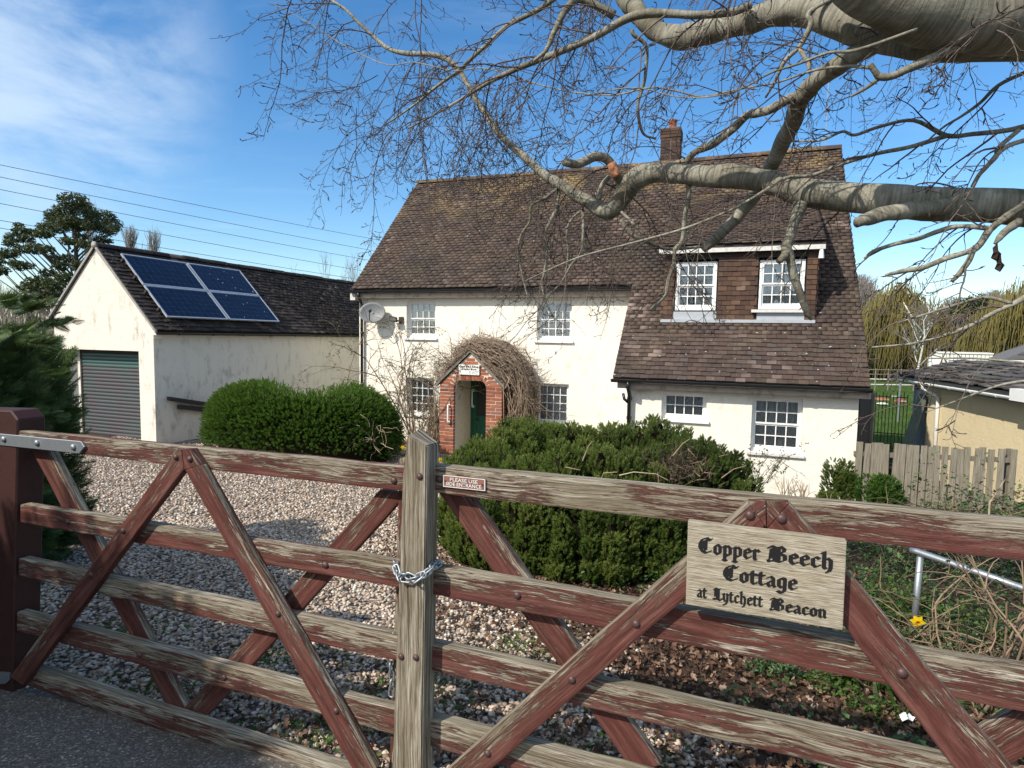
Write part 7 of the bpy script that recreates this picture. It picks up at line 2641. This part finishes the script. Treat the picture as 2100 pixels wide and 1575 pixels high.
for r in range(7):
    x = -.35 - (.11 if r % 2 else 0)
    while x < BLn + .3:
        bs_.append((max(x, -.35), min(x + .215, BLn + .3), r * .21, random.gauss(0, .006), random.gauss(0, .05)))
        x += .222
bs_ = [s for s in bs_ if s[1] - s[0] > .05]
tile_piece(broof, bs_, bsl, be, bup, bnr, M['tile_grey'], 'roof_tile', .27, .022, .12)
MB().box(BF, (-.36, -.27, ez - .06), (BLn + .3, -.235, ez + .09)).build('fascia', M['black'], bun)
gutter('gutter', BF, -.36, BLn + .3, -.33, ez + .03, bun, .052, 's', 'white')
MB().tube([BF(1.55, -.33, ez), BF(1.55, -.31, ez - .10), BF(1.72, -.08, ez - .24), BF(1.74, -.05, ez - .34), BF(1.74, -.05, -1.6)], .04, 10).build('downpipe', M['white'], bun, True)
bx0 = BF.on(2072, 815, -.4)[0]
MB().box(BF, (bx0, -.42, ez - .02), (bx0 + 1.2, -.25, ez + .19)).build('eaves_box', M['white'], bun)
t_ = thing('leaning_board', 'grey green board leaning against the cream building beside the blue grey door', 'board', BF(.9, -.25, -1.5))
MB().add([BF(.50, -.42, -1.5), BF(1.05, -.42, -1.5), BF(1.10, -.05, .27), BF(.68, -.05, .33), BF(.50, -.39, -1.5), BF(1.05, -.39, -1.5), BF(1.10, -.02, .27), BF(.68, -.02, .33)],
         [(0, 1, 2, 3), (7, 6, 5, 4), (0, 4, 5, 1), (1, 5, 6, 2), (2, 6, 7, 3), (3, 7, 4, 0)]).build('board', M['greengrey'], t_)


def block(name, label, cat, px0, px1, Y, ztop, mat, depth=3.0, zb=-1.6, yaw=0.0):
    a, b = at(px0, 700, Y), at(px1, 700, Y)
    d = b - a
    d[2] = 0
    L = np.linalg.norm(d)
    e = d / L
    e = e * math.cos(yaw) + np.array([-e[1], e[0], 0]) * math.sin(yaw)
    F = Frame((a[0], a[1], 0), e, np.array([-e[1], e[0], 0]))
    o = thing(name, label, cat, F(L / 2, depth / 2, zb))
    return o, F, L


# pale clad mobile home behind the bungalow
o, F, L = block('mobile_home', 'white clad mobile home behind the low dark roof', 'mobile home', 1908, 2012, 27.0, 0, 'cat_white', 3.0, -1.6, -0.58)
ztp = at(1960, 725, 27)[2]
for k in range(14): MB().box(F, (.35 + k * (L - .35) / 14, -.005, -1.6), (.35 + (k + 1) * (L - .35) / 14 - .02, .02, ztp)).build('cladding_panel', M['cat_white'], o)
MB().add([F(0, 0, -1.6), F(.35, 0, -1.6), F(.35, 0, ztp), F(0, 0, ztp - .28), F(0, 2.8, -1.6), F(L, 2.8, -1.6), F(L, 2.8, ztp), F(.35, 2.8, ztp), F(0, 2.8, ztp - .28)], [(0, 1, 2, 3), (0, 3, 8, 4), (3, 2, 7, 8), (4, 8, 7, 6, 5)]).build('end_wall', M['cat_white'], o)
MB().box(F, (.3, -.05, ztp), (L, 2.85, ztp + .06)).build('roof', M['white_worn'], o)

# house with a grey hipped roof
o, F, L = block('grey_roofed_house', 'house with a grey hipped roof and white gutter behind at the far right', 'house', 2075, 2330, 22.0, 0, 'cream', 5, -1.6, -0.55)
ze_ = at(2030, 738, 22)[2]
MB().box(F, (.4, 0, -1.6), (L, 5, ze_ - .05)).build('wall', M['render_yellow'], o)
MB().box(F, (.9, -.03, ze_ - .95), (2.2, -.005, ze_ - .2)).build('window', M['solar_back'], o)
MB().box(F, (.86, -.05, ze_ - .99), (.9, -.005, ze_ - .16)).box(F, (2.2, -.05, ze_ - .99), (2.24, -.005, ze_ - .16)).build('window_frame', M['white'], o)
zr_ = at(2100, 684, 22)[2] + .55
A_, B_, C_, D_ = F(-.1, -.3, ze_), F(L, -.3, ze_), F(L, 2.5, zr_), F(2.6, 2.5, zr_)
mb = MB().add([A_, B_, C_, D_, F(-.1, 5.3, ze_)], [(0, 1, 2, 3), (0, 3, 4)])
rr_ = mb.build('roof', M['tile_grey'], o)
nrw = 9
for r in range(nrw):
    f0, f1 = r / nrw, (r + 1) / nrw
    p0, p1 = A_ + (D_ - A_) * f0, A_ + (D_ - A_) * f1
    q0, q1 = B_ + (C_ - B_) * f0, B_ + (C_ - B_) * f1
    up = (p1 - p0) / np.linalg.norm(p1 - p0)
    n_ = np.cross(q0 - p0, C_ - B_); n_ /= np.linalg.norm(n_)
    if n_[2] < 0: n_ = -n_
    MB().hexa([p0 + n_ * .01, q0 + n_ * .01, q1 + n_ * .005, p1 + n_ * .005, p0 + n_ * .05, q0 + n_ * .05, q1 + n_ * .02, p1 + n_ * .02]).build('tile_course', M['tile_grey'], rr_)
MB().box(F, (-.15, -.42, ze_ - .09), (L, -.30, ze_ + .01)).build('gutter', M['white'], o)

# little far structures on the grass
for k, (px0, px1, pt_, pb2, Y, wm, rm, lab) in enumerate(((1799, 1823, 815, 830, 34, 'ochre_wall', 'terracotta', 'small orange shed far off on the grass behind the railing'),
                                                      (1806, 1821, 826, 833, 31, 'cat_white', 'cat_white', 'small white box on the grass in front of the orange shed'),
                                                      (1843, 1858, 818, 834, 33, 'cat_white', 'red_roof', 'tiny white hut with red roof on the grass by the bungalow'),
                                                      (1832, 1840, 814, 826, 36, 'cat_white', 'cat_white', 'slim white post box shape on the grass between two sheds'))):
    a, b, t = at(px0, pb2, Y), at(px1, pb2, Y), at(px0, pt_, Y)
    w_, h_ = b[0] - a[0], t[2] - a[2]
    zb_ = -1.5
    F = Frame((a[0], a[1], 0), (1, 0, 0), (0, 1, 0))
    o = thing('small_shed', lab, 'shed', (a[0], a[1], zb_))
    MB().box(F, (0, 0, zb_), (w_, w_, a[2] + h_ * .6)).build('wall', M[wm], o)
    MB().add([F(-.04, -.04, a[2] + h_ * .6), F(w_ + .04, -.04, a[2] + h_ * .6), F(w_ + .04, w_ + .04, a[2] + h_ * .6), F(-.04, w_ + .04, a[2] + h_ * .6), F(w_ * .15, w_ / 2, t[2]), F(w_ * .85, w_ / 2, t[2])],
             [(0, 1, 5, 4), (2, 3, 4, 5), (1, 2, 5), (3, 0, 4), (3, 2, 1, 0)]).build('roof', M[rm], o)
# post and rail fence and a path across the field
for k, (py, Y) in enumerate(((783, 46), (797, 40))):
    a, b = at(1768, py, Y), at(1900, py - 2, Y)
    a[2] = b[2] = float(gz(0, Y)) + 0.9 if k == 0 else -0.75
    t_ = thing('field_fence', ['far post and rail fence across the meadow', 'nearer pale rail fence across the meadow'][k], 'fence', (a[0], a[1], -1.4))
    for z in (0, -.35): MB().tube([a + EZ * z, b + EZ * z], .045, 6).build('rail', M['white_worn'] if k else M['grey_timber'], t_)
    for j in range(6):
        p = a + (b - a) * j / 5
        MB().tube([(p[0], p[1], -1.5), (p[0], p[1], p[2] + .1)], .05, 6).build('post', M['grey_timber'], t_)
p = at(1846, 790, 24)
t_ = thing('lamp_pole', 'thin grey pole standing on the meadow left of the bungalow', 'pole', (p[0], p[1], -1.45))
MB().tube([(p[0], p[1], -1.5), (p[0], p[1], at(1846, 765, 24)[2])], .03, 8).build('pole', M['galv'], t_)

# ================================================================== trees behind
def far_tree(name, label, px, py_base, py_top, Y, half_px, kind, seed, group=None, cat='tree', ntw=1.0):
    rf_ = random.Random(seed)
    b = at(px, py_base, Y)
    zb_ = float(gz(b[0], b[1]))
    t = at(px, py_top, Y)
    H = t[2] - zb_
    hw = half_px * Y / FOC
    o = thing(name, label, cat, (b[0], b[1], zb_), group)
    base = np.array([b[0], b[1], zb_])
    tb, tw = Tubes(), Tubes()
    ends = []

    def br(p, d, ln, r, lev, mx):
        n_ = 5
        q = [p]
        d = np.array(d, float)
        for i in range(n_):
            d = d / np.linalg.norm(d) + np.array([rf_.gauss(0, .13), rf_.gauss(0, .13), rf_.gauss(.03, .08)])
            q.append(q[-1] + d / np.linalg.norm(d) * ln / n_)
            if lev < mx and i >= 1 and rf_.random() < (.95 if lev == 0 else .75):
                for _ in range(2 if lev else 2):
                    up = .55 if kind in ('bare', 'birch') else .3
                    if kind == 'poplar': nd = d / np.linalg.norm(d) * .55 + np.array([rf_.gauss(0, .22), rf_.gauss(0, .22), .8])
                    else: nd = d / np.linalg.norm(d) * .5 + np.array([rf_.gauss(0, .6), rf_.gauss(0, .6), rf_.uniform(0, up)])
                    br(q[-1], nd, ln * rf_.uniform(.38, .62), r * .5, lev + 1, mx)
        (tb if lev < 2 else tw).add(q, np.linspace(r, r * .45, len(q)), 6 if lev == 0 else 3)
        ends.append((q[-1], d, lev))
        if lev >= 1: ends.append((q[3], d, lev))

    if kind == 'poplar':
        br(base, (rf_.gauss(0, .02), 0, 1), H * .97, hw * .12, 0, 0)
        for k in range(60):
            z = zb_ + H * (.12 + .8 * k / 60)
            a = rf_.uniform(0, 6.3)
            br(np.array([b[0], b[1], z]), (math.cos(a) * .34, math.sin(a) * .34, 1), min(H * .22, (t[2] - z) * .75 + .2), hw * .085, 1, 3)
    elif kind in ('bare', 'birch'):
        br(base, (rf_.gauss(0, .05), 0, 1), H * .85, H * .018, 0, 3)
        for k in range(9):
            z = zb_ + H * rf_.uniform(.25, .75)
            a = rf_.uniform(0, 6.3)
            br(np.array([b[0], b[1], z]), (math.cos(a), math.sin(a) * .8, .9), H * .34, H * .008, 1, 3)
    elif kind == 'willow':
        br(base, (0, 0, 1), H * .6, H * .03, 0, 2)
        ns = int(1750 * ntw)
        for k in range(ns):
            a, q = rf_.uniform(0, 6.3), math.sqrt(rf_.random())
            lob = 1 + .25 * math.sin(a * 5 + seed) + .16 * math.sin(a * 11) + rf_.gauss(0, .06)
            x, y = b[0] + hw * q * lob * math.cos(a), b[1] + hw * q * lob * math.sin(a)
            ztop = zb_ + H * (1.0 - .50 * q ** 2.0) + rf_.gauss(0, H * .07) - .20 * H * max(0, math.sin(a * 6 + q * 7 + seed)) * q
            ln = H * rf_.uniform(.12, .42)
            z1 = max(zb_ + .3, ztop - ln)
            w0, w1 = rf_.gauss(0, .10), rf_.gauss(0, .16)
            tw.add([(x, y, ztop), (x + .12 * math.cos(a) + w0, y + .12 * math.sin(a), ztop - (ztop - z1) * .4), (x + .2 * math.cos(a) + w1, y, z1)], [.030, .026, .012], 3, min(.99, max(0, .45 + .5 * (ztop - zb_) / H * rf_.uniform(.4, 1.2) - .25)))
    elif kind == 'evergreen':
        pass
    for T_ in (tb, tw):
        if T_.V and kind != 'willow':
            allz = np.concatenate([v[:, 2] for v in tb.V + tw.V])
            break
    if kind != 'willow':
        allv = np.concatenate(tb.V + tw.V)
        kz = H / (allv[:, 2].max() - zb_)
        rad_ = np.percentile(np.hypot(allv[:, 0] - base[0], allv[:, 1] - base[1]), 93)
        kx = hw / rad_
        for T_ in (tb, tw):
            T_.V = [(v - base) * np.array([kx, kx, kz]) + base for v in T_.V]
    if kind != 'evergreen':
        tb.build('trunk', M['birch'] if kind == 'birch' else M['bark_far'], o)
        if tw.V: tag(tw.build('crown', M['willow'] if kind == 'willow' else M['twig_far'], o, False), kind='stuff')
    return o, base, H, hw, rf_


def clumpy(o, clumps, mat, nper, size, name='crown', flat=.6):
    """clumps: (center, radius) ; small bent leaves spread over lumpy shells"""
    P, R_ = [], []
    for c, r in clumps:
        n_ = int(nper * r * r)
        d = RNG.normal(0, 1, (n_, 3))
        d /= np.linalg.norm(d, axis=1, keepdims=True)
        q = r * RNG.uniform(.45, 1.05, n_)[:, None]
        p = np.array(c) + d * q * np.array([1, 1, flat])
        P.append(p)
        R_.append(np.clip(.45 + .4 * d[:, 2] + RNG.normal(0, .16, n_), 0, .99))
    P, R_ = np.concatenate(P), np.concatenate(R_)
    n_ = len(P)
    return tag(scatter(name, lv, lf, P, euler_R(RNG.normal(0, .9, n_), RNG.normal(0, .9, n_), RNG.uniform(0, 6, n_)), RNG.uniform(size * .6, size * 1.4, n_), mat, o, R_), kind='stuff')


# dark broad evergreen left of the garage
EY = 30.0
ep = lambda x, y, dy=0.0: at(x, y, EY + dy)
b = ep(160, 700)
et = thing('evergreen_tree', 'dark evergreen tree with open limbs rising behind the garage gable', 'tree', (b[0], b[1], -1.4))
root_ = np.array([b[0], b[1], -1.4])
tr = MB().tube([root_, ep(160, 600), ep(155, 500), ep(152, 440)], [.20, .13, .08, .03], 8)
tr.build('trunk', M['bark_dark'], et, True)
cl_px = [(150, 412, 26), (170, 425, 22), (135, 432, 24), (185, 440, 18), (112, 442, 20), (120, 460, 28), (148, 455, 24), (100, 470, 22), (165, 462, 22), (190, 462, 20), (215, 445, 22), (228, 460, 22), (218, 475, 18), (235, 470, 12),
         (90, 480, 16), (75, 478, 14), (45, 475, 18), (28, 488, 18), (55, 490, 16), (38, 462, 10), (20, 500, 12), (70, 510, 18), (95, 512, 14), (45, 512, 16), (20, 520, 18), (5, 525, 14), (-10, 535, 18), (40, 545, 16), (28, 540, 12), (60, 545, 12), (5, 555, 14), (-15, 560, 16),
         (125, 545, 16), (140, 530, 16), (115, 530, 14), (160, 545, 14), (100, 560, 16), (80, 580, 22), (60, 590, 20), (110, 585, 22), (135, 570, 18), (95, 605, 24), (60, 620, 22), (125, 610, 18), (170, 500, 14), (185, 505, 16), (205, 492, 14), (222, 495, 10), (140, 495, 14), (165, 485, 14)]
clumps = [(ep(x, y, random.uniform(-2, 2)), r * EY / FOC) for x, y, r in cl_px]
tb = Tubes()
for (x, y, r) in cl_px:
    dx_ = abs(x - 155)
    h0 = (150 + random.uniform(-8, 8), min(690, y + 25 + dx_ * .75))
    mid = (x + (h0[0] - x) * .38, y + (h0[1] - y) * .42 + random.uniform(-6, 6))
    tb.add(smooth_path([(*ep(*h0), .06), (*ep(*mid), .04), (*ep(x, y + r * .25), .015)], 4)[:, :3], np.linspace(.055, .014, 9), 4)
tb.build('branches', M['bark_dark'], et)
clumpy(et, clumps, M['evergreen'], 2100, .105, 'crown', .62)
# brown wood and scrub beyond on the left
lw = thing('bare_thicket', 'brown leafless thicket behind the cypress at the far left', 'thicket', (at(20, 640, 38)[0], 38, -1.4))
tb = Tubes()
for k in range(900):
    px = random.uniform(-120, 120)
    top = 578 + 16 * math.sin(px * .05) + random.uniform(0, 30)
    Y = random.uniform(34, 42)
    a, t = at(px + random.gauss(0, 8), 690, Y), at(px, top, Y)
    z0 = random.uniform(-1.2, t[2] - .5)
    tb.add([(a[0], a[1], z0), ((a[0] + t[0]) / 2 + random.gauss(0, .15), Y, (z0 + t[2]) / 2), (t[0] + random.gauss(0, .3), Y, t[2])], [.022, .016, .006], 3)
tag(tb.build('stems', M['twig_far'], lw, False), kind='stuff')

far_tree('poplar_tree', 'left of two slim bare poplars seen over the garage ridge', 272, 690, 447, 62, 17, 'poplar', 3, 'poplars beyond the garage')
far_tree('poplar_tree', 'right, slightly shorter bare poplar seen over the garage ridge', 317, 690, 455, 62, 15, 'poplar', 4, 'poplars beyond the garage')
far_tree('poplar_tree', 'bare poplar whose tip shows above the dark evergreen tree', 193, 690, 392, 64, 15, 'poplar', 5, 'poplars beyond the garage')
for k, (px, pt_, lab) in enumerate(((595, 535, 'small bare tree top over the garage ridge, leftmost'), (655, 505, 'tallest bare tree top over the garage ridge near the cottage'), (700, 515, 'bare tree top just left of the cottage roof verge'), (735, 500, 'bare tree half hidden by the left edge of the cottage roof'))):
    far_tree('bare_tree', lab, px, 690, pt_, 42 + k, 24, 'bare', 20 + k, 'bare trees beyond the garage')

far_tree('willow_tree', 'yellow green willow beside the right edge of the cottage roof', 1832, 770, 592, 52, 78, 'willow', 41, 'willows behind the cottage', ntw=1.5)
far_tree('willow_tree', 'yellow green willow above the grey hipped roof at the far right', 2105, 770, 588, 46, 105, 'willow', 42, 'willows behind the cottage', ntw=1.3)
far_tree('willow_tree', 'smaller willow low down behind the mobile home', 1905, 770, 668, 50, 42, 'willow', 43, 'willows behind the cottage', ntw=.5)
bt, bb, H_, hw_, _ = far_tree('birch_tree', 'white stemmed birch standing before the willows', 1878, 775, 560, 40, 50, 'birch', 52)
p0, p1, p2 = at(1886, 700, 40), at(1870, 650, 40), at(1853, 620, 40)
MB().tube([p0, p1, p2], [.07, .055, .03], 7).build('stem', M['birch'], bt, True)
# pine in the wood and the brown wood behind
py_ = 66.0
pt0 = at(2000, 640, py_)
pine = thing('pine_tree', 'dark rounded pine standing above the brown wood', 'tree', (pt0[0], pt0[1], -1.5))
MB().tube([(pt0[0], pt0[1], -1.5), (pt0[0] - .2, pt0[1], at(2000, 640, py_)[2]), (pt0[0] - .5, pt0[1], at(1995, 615, py_)[2])], [.4, .3, .15], 8).build('trunk', M['bark_far'], pine)
clumpy(pine, [(at(x, y, py_ + random.uniform(-2, 2)), r * py_ / FOC) for x, y, r in ((1985, 622, 20), (2005, 618, 20), (1968, 630, 16), (2022, 622, 18), (1990, 640, 14), (2012, 640, 14), (1955, 640, 10), (2040, 632, 14), (1980, 700, 18), (2000, 708, 18), (1962, 708, 14), (2020, 700, 14))], M['evergreen'], 130, .34, 'crown', .7)
wd = thing('leafless_wood', 'brown hazy leafless wood behind the birch and willows', 'wood', (at(1950, 700, 85)[0], 85, -1.5))
tb = Tubes()
for k in range(4200):
    px = random.uniform(1740, 2260)
    hh = 622 + 22 * math.sin(px * .021) + 10 * math.sin(px * .07) - 40 * max(0.0, min(1.0, (1850 - px) / 60.0))
    Y = random.uniform(74, 96)
    t = at(px, hh + random.uniform(0, 60) * random.random(), Y)
    z0 = random.uniform(-1.4, t[2] - 1.0)
    x = t[0]
    tb.add([(x + random.gauss(0, .3), Y, z0), (x + random.gauss(0, .35), Y, (z0 + t[2]) / 2), (x + random.gauss(0, .8), Y, t[2])], [.07, .055, .02], 3)
tag(tb.build('stems', M['twig_far'], wd, False), kind='stuff')
# dark undergrowth that closes the foot of the wood
hedge_far = thing('far_hedge', 'dark green scrub along the far side of the meadow', 'hedge', (at(1850, 770, 58)[0], 58, -1.5))
clumpy(hedge_far, [(at(x, 752 + random.uniform(-10, 8), 56 + random.uniform(-2, 6)), random.uniform(.8, 1.5)) for x in range(1745, 2200, 14)], M['evergreen'], 160, .30, 'foliage', .9)

# meadow grass, cheap tufts where the ground is in view
n = 9000
Y = RNG.uniform(15, 60, n)
X = Y * RNG.uniform(.54, .70, n)
gv, gf = [], []
for k in range(5):
    a = k * 1.256
    gv += [(math.cos(a) * .12, math.sin(a) * .12, 0), (math.cos(a + .5) * .12, math.sin(a + .5) * .12, 0), (math.cos(a + .2) * .35, math.sin(a + .2) * .35, 1)]
    gf.append((3 * k, 3 * k + 1, 3 * k + 2))
tag(scatter('grass', gv, gf, np.stack([X, Y, gzn(X, Y) - .01], -1), euler_R(np.zeros(n), np.zeros(n), RNG.uniform(0, 6, n)), RNG.uniform(.08, .2, n), M['grassleaf']), kind='stuff')

# overhead wires
wl = [((-60, 324), (775, 491)), ((-60, 349), (775, 515)), ((-60, 375), (775, 536)), ((-60, 404), (775, 560)), ((-60, 440), (775, 578)), ((-60, 456), (775, 590))]
names = ['topmost overhead wire across the left sky', 'second overhead wire from the top', 'third overhead wire from the top', 'fourth overhead wire, passing in front of the poplar tops', 'fifth overhead wire from the top, low over the garage ridge', 'lowest overhead wire, mostly behind the evergreen tree']
for (a, b), lab in zip(wl, names):
    A, B = at(*a, 55), at(*b, 95)
    D = (B - A) / np.linalg.norm(B - A)
    A2, B2 = A - D * 25, B + D * 25
    L = np.linalg.norm(B2 - A2)
    q = [A2 + (B2 - A2) * k / 24 - EZ * (4 * .55 * (k / 24) * (1 - k / 24)) + EZ * .35 for k in range(25)]
    o = MB().tube(q, .028, 5, False).build('overhead_wire', M['wire'], None)
    tag(o, lab, 'wire', 'overhead wires')
